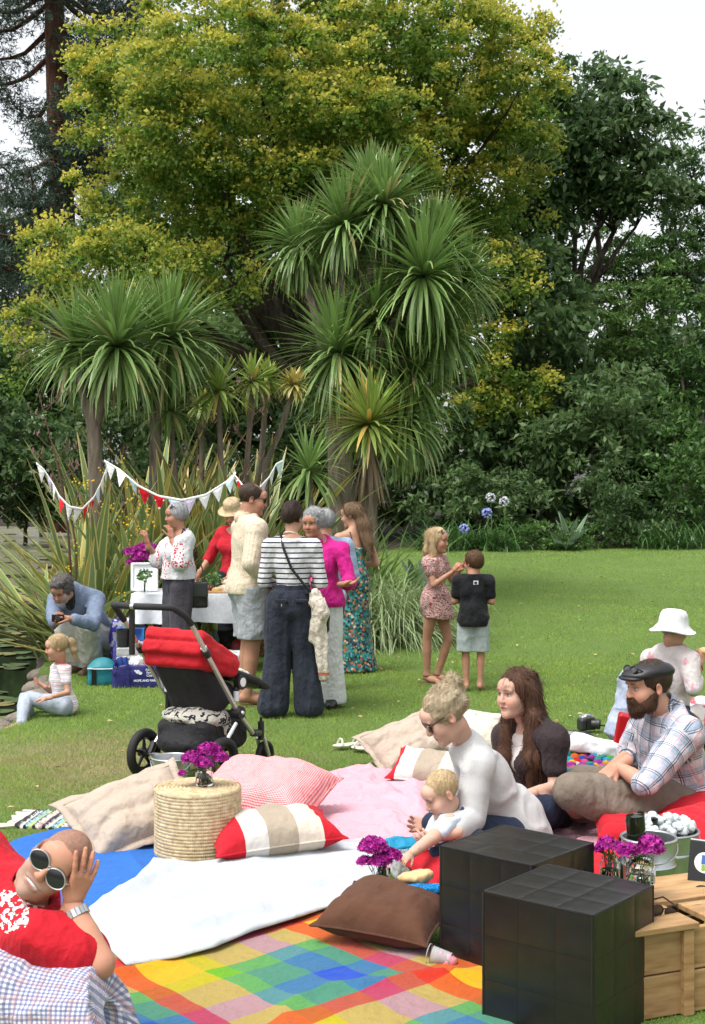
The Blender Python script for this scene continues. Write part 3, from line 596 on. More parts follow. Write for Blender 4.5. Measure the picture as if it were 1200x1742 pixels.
tussock('tussock_grass', 'pale striped tussock mound drooping behind the floral dress', W(655, 1080, 15.0) * V(1, 1, 0), 1300, 1.25, .013, M_TUFT, .55, 1.5, 2.3, 51, .2)
tussock('tussock_grass', 'spiky green tussock in front of the thick palm trunk', W(590, 1040, 16.0) * V(1, 1, 0), 420, 1.5, .03, M_CORD, .5, 1.5, 1.0, 52, .25)
tussock('tussock_grass', 'leafy green tuft behind the long haired woman in floral dress', W(520, 1010, 15.6) * V(1, 1, 0), 300, 1.15, .035, M_CORD, .5, 1.5, 1.0, 54, .3)
for k, (px, py, dd) in enumerate(((775, 905, 25.2), (810, 912, 25.0), (845, 916, 25.0), (742, 900, 24.5), (1120, 940, 25.2), (1170, 935, 25.0))):
    z = float(ground_z(*W(px, py, dd)[:2]))
    tussock('strap_plant', ('strappy dark plant at the lawn edge behind the girl', 'strappy dark plant with a blue flower behind the boy', 'strappy dark plant third along the border from the girl', 'strappy plant behind the agave rosette', 'strappy plant below the bright shrub', 'strappy plant at the picture edge of the border')[k], W(px, py, dd) * V(1, 1, 0) + V(0, 0, z), 170, .72, .024, M_AGA, .4, 1.5, 1.6, 60 + k, .22, 'strappy plants along the border', 'plant')
M_BLUE = mat('agapanthus_petal', (.25, .28, .62), .6); M_WHITEFL = mat('pale_petal', (.5, .5, .55), .6); M_STEM = mat('green_stem', (.08, .16, .04), .6); M_YELLOW = mat('yellow_petal', (.75, .47, .02), .6)
for k, (px, py, dd, m, lab) in enumerate(((829, 873, 24.6, M_BLUE, 'blue agapanthus flower head behind the boy'), (858, 853, 25, M_WHITEFL, 'pale faded agapanthus flower head near the dark shrub'), (835, 847, 25.2, M_WHITEFL, 'pale agapanthus flower head highest of the three'), (790, 900, 24.4, M_BLUE, 'small violet agapanthus flower near the girl'))):
    p = W(px, py, dd); z = float(ground_z(p[0], p[1])); r = empty('agapanthus', (p[0], p[1], z), label=lab, cat='flower', group='agapanthus flowers in the border'); mb = MB(); g = np.random.default_rng(k)
    for q in range(40):
        e = g.normal(size=3); e /= np.linalg.norm(e); c = V(0, 0, p[2] - z) + e * .085; mb.ball(c, (.022, .022, .018), 6, 4)
    mb.build('flower_head', m, r); MB().tube([(0, 0, -.02), (0.02, 0, (p[2] - z) / 2), (0, 0, p[2] - z)], .008, 6).build('stem', M_STEM, r)
# dry flower stalks of the flax and yellow wild flowers
M_STALK = mat('flax_stalk', (.10, .055, .04), .8); M_POD = mat('flax_pod', (.17, .10, .085), .8)
for k, (px, py, x2, y2, dd, lab) in enumerate(((70, 660, 120, 960, 13.6, 'dark brown flax flower stalk leftmost beside the bunting'), (205, 790, 215, 950, 14.4, 'dry flax stalk under the middle palm head'), (345, 720, 300, 960, 14.6, 'dry slanting flax stalk by the straight small palm'), (440, 690, 365, 960, 14.7, 'tall curved flax stalk carrying pale pods above the straw hat'), (95, 800, 130, 960, 13.5, 'low dry flax stalk beside the white flags'))):
    g = np.random.default_rng(90 + k); p, q = W(px, py, dd), W(x2, y2, dd); r = empty('flax_stalk', (q[0], q[1], 0), label=lab, cat='stalk', group='dry flax flower stalks'); mb = MB(); pods = MB(); b = V(q[0], q[1], 0)
    pts = [V(0, 0, 0)] + [q + (p - q) * t + V(.05 * math.sin(t * 4), 0, 0) - b for t in np.linspace(0, 1, 6)]; mb.tube(pts, list(np.linspace(.016, .006, 7)), 6)
    for j in range(9):
        a = pts[3 + j % 4] + (pts[4 + j % 3] - pts[3 + j % 3]) * g.random(); e = a + V((-1) ** j * (.08 + .12 * g.random()), .05 * g.normal(), .1 + .08 * g.random()); mb.tube([a, (a + e) / 2 + V(0, 0, -.02), e], [.006, .005, .004], 5)
        for s in range(5): h = e + g.normal(size=3) * .03; pods.tube([h, h + V(.012 * g.normal(), .01 * g.normal(), .045)], [.008, .003], 5)
    mb.build("stem", M_STALK, r); pods.build("pods", M_POD, r, kind="stuff")
for k, (px, py, w_) in enumerate(((208, 900, 40), (150, 860, 14), (240, 880, 18), (120, 940, 12))):
    g = np.random.default_rng(110 + k); b = W(px, 1050, 13.7) * V(1, 1, 0); r = empty('wild_flower_plant', b, label=('largest yellow flowered weed among the flax leaves', 'yellow flowered stems under the red flags', 'yellow flowers close to the purple bouquet', 'few yellow flowers low over the pond flax')[k], cat='wild flower', group='yellow flowered weeds in the flax'); st = MB(); fl = MB()
    for j in range(int(w_ * .45)):
        e = W(px + w_ * g.normal() * .7, py + 45 * g.normal(), 13.5 + .3 * g.normal()) - b; st.tube([e * V(.6, .6, .25), e * V(.85, .85, .7), e], .004, 5)
        for s in range(5): fl.ball(e + g.normal(size=3) * .03, .009, 6, 4)
    st.build('stems', M_STEM, r); fl.build("flowers", M_YELLOW, r, kind="stuff")

# ------------------------------------------------------------------ pond edge stones, lily pads
M_STONE = mat('bank_stone', (.20, .17, .135), .9, var=.4, vs_=9, bump=.8, bs=25, dist=.02)
g = np.random.default_rng(3); stones = []
for k in range(4):
    v, q = nets(grow(ell((0, 0, 0), (.5, .36, .26)), 0, .07, 3.1, k, oct=3), .05); stones.append(mkmesh('stone', v, q, M_STONE, True))
kk = 0
for y in np.arange(8.2, 14.2, .24):
    x = float(bank_x(y)) + .02 + .05 * g.normal(); s = .2 + .13 * g.random()
    o = link('bank_stone', stones[kk % 4], None, (x, y, -.12 + .02 * g.normal()), (0, 0, g.random() * 6.3), label='grey brown edging stone along the pond bank', cat='stone', group='edging stones along the pond bank'); o.scale = (s, s, s * .85); kk += 1
def pad_mat():
    t = NT('lily_pad'); v = t.vec(); r = t.n('ObjectInfo', o=5); n = t.noise(v, 6.0, 3.0)
    c = t.ramp(r, [(.1, (.05, .085, .025)), (.5, (.10, .14, .045)), (.8, (.17, .17, .06)), (1.0, (.19, .11, .05))]); c = t.mix(1.0, c, t.math('MULTIPLY_ADD', n, .5, .75), 'MULTIPLY')
    return t.bsdf(c, .32, 0, t.bump(n, .2, .01), .5)
PM = pad_mat(); pads = []
for k in range(3):
    n = 22; a = np.linspace(.22, 6.283 - .22, n); rr = 1 + .05 * np.sin(a * 3 + k) + .03 * np.sin(a * 7); z = .02 * np.sin(a * 2 + k) * (k + 1) * .6 + .012
    v = [(0, 0, 0)] + [(r_ * math.cos(t), r_ * math.sin(t), zz) for t, r_, zz in zip(a, rr, z)] + [(0, 0, -.02)] + [(r_ * math.cos(t) * .98, r_ * math.sin(t) * .98, zz - .03) for t, r_, zz in zip(a, rr, z)]
    f = [(0, i, i + 1) for i in range(1, n)] + [(n + 1, n + 2 + i, n + 1 + i) for i in range(1, n)] + [(i, n + 1 + i, n + 2 + i, i + 1) for i in range(1, n)]; pads.append(mkmesh('lily_pad', v, f, PM, False))
placed = []
for k in range(5000):
    y = 9.3 + 20 * g.random() ** 1.7; x = -.533 * .5 * y - .8 + 3.2 * g.random(); r = .10 + .07 * g.random()
    if x > float(bank_x(y)) - .25 or any((x - a) ** 2 + (y - b) ** 2 < (r + c) ** 2 * .72 for a, b, c in placed): continue
    if fbm(np.array([[x * .9, y * .6, 0]]), 2, 3)[0] < -.25 and y > 11: continue
    placed.append((x, y, r)); o = link('lily_pad', pads[k % 3], None, (x, y, -.192 + .004 * g.random()), (0, 0, g.random() * 6.3), label='round green lily pad floating on the pond', cat='lily pad', group='lily pads on the pond'); o.scale = (r, r, r)
    if len(placed) > 230: break
# ------------------------------------------------------------------ picnic blankets
def poly_at(pl, n):
    pl = np.array(pl, float); s = np.concatenate([[0], np.cumsum(np.linalg.norm(np.diff(pl, axis=0), axis=1))]); t = np.linspace(0, s[-1], n)
    return np.stack([np.interp(t, s, pl[:, i]) for i in range(pl.shape[1])], 1)
def coons(top, right, bottom, left, nu, nv):
    T, B, L_, R_ = (poly_at([G(*p)[:2] for p in e], n) for e, n in ((top, nu), (bottom, nu), (left, nv), (right, nv)))
    u = np.linspace(0, 1, nu)[:, None, None]; v = np.linspace(0, 1, nv)[None, :, None]
    P = (1 - v) * T[:, None] + v * B[:, None] + (1 - u) * L_[None] + u * R_[None] - ((1 - u) * (1 - v) * T[0] + u * (1 - v) * T[-1] + (1 - u) * v * B[0] + u * v * B[-1])
    MASKS.append(np.concatenate([T, R_, B[::-1], L_[::-1]])); return P
def blanket(name, label, edges, m, z0, amp, freq, seed, cat='blanket', nu=90, nv=70, folds=(), st=(1, 1)):
    P = coons(*edges, nu, nv); q = np.concatenate([P.reshape(-1, 2) * np.array([st]), np.full((nu * nv, 1), seed * 3.1)], 1)
    w = fbm(q * freq, 3, seed); r = 1 - np.abs(fbm(q * freq * .6 + 7, 2, seed + 9)) * 2.2; z = z0 + amp * .55 * (w + .8) + amp * np.clip(r, 0, 1) ** 3
    for (x, y), (x2, y2), wd, h in folds:                      # raised creases between two photo points
        a, b = G(x, y)[:2], G(x2, y2)[:2]; p = P.reshape(-1, 2); ab = b - a; t = np.clip(((p - a) @ ab) / (ab @ ab), 0, 1); dd = np.linalg.norm(p - a - t[:, None] * ab, axis=1) + .012 * w
        z = z + h * np.exp(-(dd / wd) ** 2) * np.sin(np.pi * (.08 + .84 * t))
    e = np.minimum(np.minimum(np.arange(nu)[:, None], nu - 1 - np.arange(nu)[:, None]), np.minimum(np.arange(nv)[None], nv - 1 - np.arange(nv)[None])).ravel()
    z = np.where(e < 1, np.minimum(z, z0 + .006), z)
    ii = (np.arange(nu - 1)[:, None] * nv + np.arange(nv - 1)[None]).ravel(); f = np.stack([ii, ii + nv, ii + nv + 1, ii + 1], 1)
    o = link(name, mkmesh(name, np.concatenate([P.reshape(-1, 2), z[:, None]], 1), f, m, True), label=label, cat=cat)
    md = o.modifiers.new('thickness', 'SOLIDIFY'); md.thickness = .006; md.offset = 0; return o
def check_col(t):
    v = t.map(t.vec(), (1, 1, 1), (.1, .3, 0), (0, 0, R(49))); x, y, z = t.sep(v); wv = t.math('MULTIPLY_ADD', t.noise(v, 3.5, 2.0), .05, -.025)
    seq = [(0, srgb(175, 0, 8)), (.125, srgb(205, 150, 20)), (.36, srgb(92, 150, 18)), (.48, srgb(62, 120, 98)), (.70, srgb(25, 68, 165)), (.88, srgb(62, 120, 98))]
    def s(c, off): return t.ramp(t.math('FRACT', t.math('MULTIPLY_ADD', t.math('ADD', c, wv), 1.28, off)), seq, 'CONSTANT')
    def m_(c, off): return t.math('LESS_THAN', t.math('FRACT', t.math('MULTIPLY_ADD', t.math('ADD', c, wv), 1.28, off)), .125)
    rd = t.math('MULTIPLY', t.math('MAXIMUM', m_(x, .1), m_(y, .62)), .62)
    tw = t.n('TexWave', Vector=t.map(v, (1, 1, 1), (0, 0, 0), (0, 0, .8)), Scale=110.0, Distortion=1.5); return t.n('HueSaturation', Saturation=1.0, Value=.9, Color=t.mix(rd, t.mix(t.math('MULTIPLY_ADD', tw, .3, .35), s(x, .1), s(y, .62)), (.40, .035, .01, 1)))
M_CHECK = fabric('check_wool', check_col, 320, .95, .3, 9, .08, sheen=.08)
M_WHITE_BL = fabric('white_fleece', (.42, .45, .465), 420, .95, .25, 6, .03); M_PINK = fabric('pink_cotton', (.56, .31, .36), 300, .9, .4, 8, .05); M_BLUE_BL = fabric('blue_fleece', (.02, .115, .40), 420, .95, .3, 7, .1)
blanket('check_blanket', 'bright multicoloured checked wool rug in front of the black ottomans', ([(150, 1640), (400, 1590), (548, 1560)], [(548, 1560), (690, 1598), (830, 1650), (960, 1720)], [(60, 1980), (500, 2010), (960, 1900)], [(150, 1640), (110, 1800), (60, 1980)]), M_CHECK, .016, .018, 3.2, 1)
blanket('blue_blanket', 'plain blue blanket behind the man in the red shirt', ([(-60, 1470), (40, 1432), (110, 1414), (200, 1428), (290, 1446)], [(290, 1446), (285, 1500), (200, 1600)], [(-120, 1640), (200, 1600)], [(-60, 1470), (-120, 1640)]), M_BLUE_BL, .015, .013, 3.0, 2)
blanket('pink_blanket', 'rumpled pale pink sheet reaching under the seated women', ([(512, 1340), (560, 1322), (610, 1308), (720, 1332), (860, 1372), (1050, 1368)], [(1050, 1368), (1060, 1460)], [(470, 1475), (700, 1490), (1060, 1460)], [(512, 1340), (540, 1380), (500, 1430), (470, 1475)]), M_PINK, .022, .022, 5.2, 3, nu=130, nv=90,
        folds=[((560, 1400), (740, 1415), .05, .045), ((600, 1340), (720, 1385), .04, .035), ((540, 1370), (700, 1360), .035, .03), ((620, 1420), (760, 1440), .05, .03), ((700, 1330), (720, 1420), .04, .035)])
blanket('white_blanket', 'plain white blanket spread in front of the straw pouf', ([(262, 1474), (330, 1482), (420, 1474), (540, 1450), (668, 1432)], [(668, 1432), (655, 1490), (634, 1534)], [(215, 1662), (300, 1648), (365, 1630), (430, 1602), (520, 1574), (634, 1534)], [(262, 1474), (232, 1508), (150, 1562), (165, 1612), (215, 1662)]), M_WHITE_BL, .034, .013, 3.4, 4,
        folds=[((170, 1570), (300, 1490), .05, .04), ((230, 1625), (560, 1545), .04, .035), ((200, 1590), (420, 1500), .06, .035), ((330, 1600), (600, 1500), .05, .03), ((380, 1530), (620, 1460), .05, .02)])
# rag rug with fringe
def rag_col(t):
    x, y, z = t.sep(t.vec()); n = t.noise(t.map(t.vec(), (1, 12, 1)), 9.0, 2.0); s = t.math('FRACT', t.math('MULTIPLY_ADD', n, .35, t.math('MULTIPLY', x, 7.0)))
    return t.ramp(s, [(0, (.55, .55, .52)), (.14, (.03, .03, .04)), (.26, (.3, .5, .55)), (.36, (.5, .52, .1)), (.48, (.03, .04, .09)), (.6, (.6, .58, .5)), (.72, (.4, .2, .25)), (.84, (.04, .04, .04))], 'CONSTANT')
rr_ = empty('rag_rug', G(105, 1398), -.12, label='small striped rag rug with fringe lying on the lawn', cat='rug')
P = np.stack(np.meshgrid(np.linspace(-.19, .3, 40), np.linspace(-.16, .16, 26), indexing='ij'), -1).reshape(-1, 2); z = .018 + .008 * np.sin(P[:, 0] * 130) + .004 * fbm(np.c_[P * 20, P[:, :1]], 2, 3)
ii = (np.arange(39)[:, None] * 26 + np.arange(25)[None]).ravel(); f = np.stack([ii, ii + 26, ii + 27, ii + 1], 1)
o = link('weave', mkmesh('weave', np.c_[P, z], f, fabric('rag_weave', rag_col, 200, .95, .5, 30, .15), True), rr_); o.modifiers.new('t', 'SOLIDIFY').thickness = .014
M_FRINGE = fabric('fringe_cotton', (.62, .58, .5), 200); g = np.random.default_rng(8)
for k in range(12): MB().tube([(-.19, -.15 + k * .027, .014), (-.225, -.15 + k * .027 + .008 * g.normal(), .012), (-.262 + .012 * g.normal(), -.15 + k * .027 + .014 * g.normal(), .008)], [.006, .006, .008], 6).build('tassel', M_FRINGE, rr_)
MASKS.append([G(105, 1398)[:2] + np.array(p) for p in ((-.26, -.17), (.3, -.2), (.32, .15), (-.24, .2))])

# ------------------------------------------------------------------ cushions
def pillow_mesh(w, l, h, m, seed=0, n=36, wr=.012, flange=0.0, pinch=.86):
    u = np.linspace(-1, 1, n); U, Vv = np.meshgrid(u, u, indexing='ij'); prof = ((1 - U ** 4) * (1 - Vv ** 4)).clip(0) ** .62
    sx = 1 - (1 - pinch) * (1 - Vv ** 2) * 0 - .07 * (1 - Vv ** 2) * U ** 2 * 0 ; px = U * w / 2 * (1 - .10 * (1 - np.abs(Vv) ** 3)); py = Vv * l / 2 * (1 - .10 * (1 - np.abs(U) ** 3))
    nz = fbm(np.stack([px * 9, py * 9, 0 * px + seed], -1).reshape(-1, 3), 3, seed).reshape(n, n); rad = np.sin(np.arctan2(Vv, U) * 9 + seed) * (U ** 2 + Vv ** 2) ** 1.0 * .4
    cr_ = np.abs(fbm(np.stack([px * 6 + 3, py * 6, 0 * px + seed * 2.3], -1).reshape(-1, 3), 2, seed + 5)).reshape(n, n); top = prof * h / 2 - wr * .8 * np.clip(1 - cr_ * 4, 0, 1) * prof.clip(0, .4) * 2 + wr * (nz + rad) * prof.clip(0, .5) * 1.6; bot = -prof * h / 2 * .8 + wr * nz * prof.clip(0, .5)
    v = np.concatenate([np.stack([px, py, top], -1).reshape(-1, 3), np.stack([px, py, bot], -1).reshape(-1, 3)])
    ii = (np.arange(n - 1)[:, None] * n + np.arange(n - 1)[None]).ravel(); f = np.stack([ii, ii + n, ii + n + 1, ii + 1], 1); f2 = f[:, ::-1] + n * n
    return mkmesh('cover', v, np.concatenate([f, f2]), m, True)
def cushion(name, label, loc, rot, dims, m, seed=0, flange=0, group=None, wr=.012):
    w, l, h = dims; root = empty(name, loc, label=label, cat='cushion', group=group); root.rotation_euler = tuple(rot)
    o = link('cover', pillow_mesh(w, l, h, m, seed, wr=wr), root); s = o.modifiers.new('s', 'SUBSURF'); s.levels = 1; s.render_levels = 1
    mb = MB(); pts = []; k = 12
    for a, b in (((-1, -1), (1, -1)), ((1, -1), (1, 1)), ((1, 1), (-1, 1)), ((-1, 1), (-1, -1))):
        for t in np.linspace(0, 1, k, endpoint=False): U, Q = a[0] + (b[0] - a[0]) * t, a[1] + (b[1] - a[1]) * t; pts.append((U * w / 2 * (1 - .10 * (1 - abs(Q) ** 3)), Q * l / 2 * (1 - .10 * (1 - abs(U) ** 3)), 0))
    if flange:
        out = [(x * (1 + flange / (w / 2)), y * (1 + flange / (l / 2)), .012 * math.sin(i * 1.7)) for i, (x, y, z) in enumerate(pts)]; n = len(pts)
        inn = [(x * .97, y * .97, .004) for x, y, z in pts]; fm = link('flange', mkmesh('flange', inn + out, [(i, (i + 1) % n, n + (i + 1) % n, n + i) for i in range(n)], m, True), root); fm.modifiers.new('t', 'SOLIDIFY').thickness = .006
    else: mb.tube(pts + [pts[0]], .0045, 6, False).build('piping', m, root)
    return root
RED = (.43, .010, .020); BEIGE = (.40, .325, .26); 
def stripes_x(stops): return lambda t: t.ramp(t.math('MULTIPLY_ADD', t.sep(t.vec())[0], 1.0, .5), stops, 'CONSTANT')
def gingham(t, sc, c1, c2, coord='obj'):
    x, y, z = t.sep(t.vec(coord)); a = t.math('LESS_THAN', t.math('FRACT', t.math('MULTIPLY', x, sc)), .5); b = t.math('LESS_THAN', t.math('FRACT', t.math('MULTIPLY', y, sc)), .5)
    return t.mix(t.math('MULTIPLY', t.math('ADD', a, b), .5), (*c1, 1), (*c2, 1))
M_RED = fabric('red_canvas', RED, 300, .8, .35, 7, .08); M_BEIGE = fabric('beige_cotton', BEIGE, 300, .85, .5, 6, .05); M_BROWN = fabric('brown_canvas', (.085, .036, .02), 220, .85, .3, 6, .12)
M_STRIPE = fabric('striped_canvas', stripes_x([(0, RED), (.33, (.56, .53, .49)), (.44, (.33, .275, .21)), (.58, (.58, .50, .41)), (.70, RED)]), 260)
M_GING = fabric('red_gingham', lambda t: gingham(t, 125.0, (.75, .55, .55), srgb(210, 20, 40)), 300, .85, .5, 7, .05)
M_PRINT = fabric('printed_linen', lambda t: t.mix(t.n('MapRange', Value=t.noise(t.vec(), 22.0, 3.0), From_Min=.62, From_Max=.66), (.62, .56, .47, 1), (.3, .26, .2, 1)), 260)
cushion('striped_cushion', 'red, white and beige striped cushion in front of the straw pouf', G(462, 1462) + V(0, .03, .115), (R(8), R(-3), R(20)), (.62, .36, .20), M_STRIPE, 1)
cushion('gingham_cushion', 'large red gingham floor cushion behind the straw pouf', G(462, 1412) + V(-.05, .1, .15), (R(14), R(4), R(-18)), (.66, .6, .30), M_GING, 2)
cushion('beige_cushion', 'large beige flanged cushion propped against the straw pouf', G(226, 1440) + V(.0, .06, .15), (R(28), R(-14), R(30)), (.58, .42, .22), M_BEIGE, 3, flange=.045, wr=.022)
cushion('beige_cushion', 'large beige cushion leaning behind the blonde woman', G(690, 1312) + V(.02, .12, .14), (R(36), R(-16), R(24)), (.50, .36, .17), M_BEIGE, 4, flange=.03, wr=.018)
cushion('striped_cushion', 'red, white and beige striped cushion behind the baby', G(725, 1338) + V(.02, .03, .10), (R(24), R(4), R(-20)), (.44, .30, .15), M_STRIPE, 5)
cushion('printed_cushion', 'cream printed cushion between the two seated women', G(812, 1290) + V(0, .1, .17), (R(55), R(8), R(-10)), (.34, .27, .13), M_PRINT, 6)
cushion('brown_cushion', 'plain brown cushion lying on the checked rug', G(662, 1614) + V(0, .06, .115), (R(8), R(2), R(-24)), (.46, .40, .18), M_BROWN, 7)
cushion('red_cushion', 'red floor cushion under the man in the flat cap', W(1178, 1378, 6.5), (R(6), R(-6), R(14)), (.62, .58, .22), M_RED, 8, group='red floor cushions')
cushion('red_cushion', 'red cushion behind the metal buckets at the picture edge', W(1215, 1430, 5.95), (R(10), R(-4), R(24)), (.52, .52, .26), M_RED, 9, group='red floor cushions')
cushion('red_cushion', 'flat red cushion seen behind the flower jars on the crate', G(1035, 1512) + V(0, 0, .07), (0, 0, R(-20)), (.46, .44, .14), M_RED, 10, group='red floor cushions')
cushion('red_cushion', 'red cushion half hidden by the rear black ottoman', G(775, 1535) + V(.0, .08, .10), (R(6), 0, R(20)), (.34, .34, .16), M_RED, 11, group='red floor cushions')
cushion('red_cushion', 'red cushion at the knee of the man in the flat cap', W(1062, 1412, 6.1), (R(4), R(-5), R(-8)), (.26, .34, .12), M_RED, 12, group='red floor cushions')

# ------------------------------------------------------------------ black leather ottomans
def leather():
    t = NT('black_leather'); v = t.vec(); vo = t.n('TexVoronoi', Vector=v, Scale=220.0); n = t.noise(v, 7.0, 4.0)
    return t.bsdf(t.ramp(n, [(.3, (.009, .008, .008)), (.7, (.014, .012, .012))]), t.math('MULTIPLY_ADD', t.noise(v, 5.0, 3.0), .12, .24), 0, t.bump(t.noise(t.map(v, (1, 1, .5)), 11.0, 3.0), .14, .016, t.bump(vo, .10, .001)), .5)
M_LEATH = leather(); M_THREAD = mat('seam_thread', (.02, .018, .018), .8)
def ottoman(label, c, rz, s=.40, h=.42):
    root = empty('ottoman', c, rz, label=label, cat='ottoman', group='black leather cube ottomans')
    b = MB().box((0, 0, h / 2), (s / 2 - .005, s / 2 - .005, h / 2 - .004)).build('core', M_THREAD, root, False)
    n = 9; u = np.linspace(-1, 1, n); U, Q = np.meshgrid(u, u, indexing='ij')
    def panel(w, l):
        hgt = .0012 * ((1 - U ** 14) * (1 - Q ** 14)) ** .4; v = np.stack([U * w * .5, Q * l * .5, hgt], -1).reshape(-1, 3)
        ii = (np.arange(n - 1)[:, None] * n + np.arange(n - 1)[None]).ravel(); return mkmesh('panel', v, np.stack([ii, ii + n, ii + n + 1, ii + 1], 1), M_LEATH, True)
    sp = s / 3; hp = h / 3; ps, pt = panel(sp - .0008, hp - .0008), panel(sp - .0008, sp - .0008)
    for i in range(3):
        for j in range(3):
            x, z = (i - 1) * sp, (j + .5) * hp
            for a in range(4):
                M = rotz(a * math.pi / 2); p = M @ V(x, -s / 2 + .003, z); o = link('panel', ps, root, p); o.rotation_euler = Matrix((M @ rotx(math.pi / 2)).tolist()).to_euler(); o.scale[2] = .6 + .9 * random.random()
            link('panel', pt, root, (x, (j - 1) * sp, h - .003))
    e = .0042; mb = MB()
    for sx in (-1, 1):
        for sy in (-1, 1): mb.tube([(sx * (s / 2 - .005), sy * (s / 2 - .005), .004), (sx * (s / 2 - .005), sy * (s / 2 - .005), h - .004)], .0055, 8)
    q = s / 2 - .006
    mb.tube([(-q, -q, h - .005), (q, -q, h - .005), (q, q, h - .005), (-q, q, h - .005), (-q, -q, h - .005)], .0055, 8); mb.build('seam_piping', M_LEATH, root)
    return root
def top_center(pts, h): P = np.array([G(x, y, h)[:2] for x, y in pts]); return P.mean(0)
c = top_center([(822, 1515), (1005, 1555), (1110, 1500), (935, 1475)], .42); ottoman('black leather cube ottoman nearest the camera beside the wooden crate', (c[0], c[1], 0), R(-45) + .1)
c = top_center([(752, 1440), (895, 1470), (1000, 1432), (872, 1402)], .42); ottoman('black leather cube ottoman behind the nearer one, beside the brown cushion', (c[0], c[1], 0), R(-45) + .06)

# ------------------------------------------------------------------ straw pouf
def straw():
    t = NT('woven_straw'); v = t.vec(); x, y, z = t.sep(v); a = t.math('ARCTAN2', y, x); n = t.noise(v, 40.0, 3.0)
    c = t.ramp(n, [(.25, (.33, .235, .125)), (.5, (.52, .40, .235)), (.75, (.66, .54, .36))]); w1 = t.math('SINE', t.math('MULTIPLY', a, 130.0)); return t.bsdf(c, .75, 0, t.bump(t.math('MULTIPLY_ADD', w1, .4, n), .6, .003), .3)
M_STRAW = straw(); pc = W(337, 1352, 6.16); pf = empty('straw_pouf', (pc[0], pc[1], 0), label='round woven straw pouf used as a low table', cat='pouf')
for k in range(20):                                            # coiled rows of the side
    z = .014 + k * .0155; MB().lathe([(.1995, z - .0092), (.2025 + .001 * math.sin(k * 2.1), z - .005), (.2035, z), (.2025, z + .005), (.1995, z + .0092)], 40).build('straw_coil', M_STRAW, pf)
for k in range(11): r = .008 + k * .018; MB().lathe([(r - .0098, .314), (r - .004, .320), (r, .3215), (r + .004, .320), (r + .0098, .314)], 40).build('lid_coil', M_STRAW, pf)
MB().lathe([(0, .002), (.19, .002), (.196, .31), (0, .311)], 32).build('core', M_STRAW, pf)

# ------------------------------------------------------------------ wooden crate
def wood():
    t = NT('pale_pine'); v = t.vec(); r = t.n('ObjectInfo', o=5); m = t.map(v, (1.2, 9, 9)); n = t.noise(m, 5.0, 6.0); k = t.n('TexVoronoi', Vector=t.map(v, (3, 9, 9)), Scale=1.6); 
    c = t.ramp(n, [(.3, (.22, .115, .045)), (.5, (.34, .20, .088)), (.75, (.43, .285, .14))]); c = t.mix(1.0, c, t.math('MULTIPLY_ADD', r, .3, .82), 'MULTIPLY'); c = t.mix(t.n('MapRange', Value=k, From_Min=.13, From_Max=.06), c, (.16, .08, .035, 1)); return t.bsdf(c, .6, 0, t.bump(n, .2, .004), .35)
M_PINE = wood(); cr = empty('wooden_crate', (1.066, 4.26, 0), R(22), label='pale pine crate with slatted lid beside the front ottoman', cat='crate')
def board(nm, c, h, bev=.003): o = MB().box((0, 0, 0), h).build(nm, M_PINE, cr, False, bev); o.location = c; return o
for i, z in enumerate((.0725, .2125)): board('front_board', (-.20, .012, z), (.20, .009, .067)); board('side_board', (.24, .009, z), (.24, .009, .067)); board('back_board', (.02, .46, z), (.4, .009, .067)); board('end_board', (-.39, .23, z), (.009, .2, .067)); board('far_board', (.47, .23, z), (.009, .21, .067))
board('corner_post', (.012, .0, .14), (.02, .016, .138)); board('lid_board', (-.165, .075, .292), (.21, .1, .010)); board('lid_board', (.02, .33, .292), (.44, .125, .010)); board('lid_board', (.3, .085, .292), (.2, .085, .010)); board('base_board', (.03, .235, .02), (.4, .21, .008))

# ------------------------------------------------------------------ glass jars with purple flowers
def glass_mat(name='jar_glass', col=(.93, .97, .95), ior=1.35, rough=.02):
    t = NT(name); return t.bsdf((*col, 1), rough, 0, None, .5, Transmission_Weight=1.0, IOR=ior)
M_GLASS = glass_mat(); M_PURPLE = mat('purple_petal', 'col', .6, var=.15, vs_=30, bump=0); M_STEMG = mat('dark_stem', (.06, .12, .03), .6); M_LEAFG = mat('vase_leaf', (.09, .19, .04), .5)
def florets(n, c, r, g, size=.012):
    v, f, cs = [], [], []
    for k in range(n):
        e = g.normal(size=3); e /= np.linalg.norm(e); e[2] = abs(e[2]) * 1.0 - .15; p = V(*c) + e * V(*r) * (.72 + .35 * g.random()); nrm = e + .5 * g.normal(size=3); nrm /= np.linalg.norm(nrm)
        a = np.cross(nrm, V(.3, .5, .81)); a /= np.linalg.norm(a); b = np.cross(nrm, a); col = np.array([(.36, .006, .24), (.46, .012, .32), (.27, .004, .20), (.55, .03, .36)][int(g.integers(4))]) * (.7 + .5 * g.random()); o = len(v); v.append(p - nrm * .002); cs.append(col * .5)
        for q in range(10): an = q * math.pi / 5; rr = size * (1.0 if q % 2 == 0 else .55); v.append(p + rr * (math.cos(an) * a + math.sin(an) * b) + nrm * .003 * (q % 2 == 0)); cs.append(col)
        f += [(o, o + 1 + q, o + 1 + (q + 1) % 10) for q in range(10)]
    return v, f, np.array(cs)
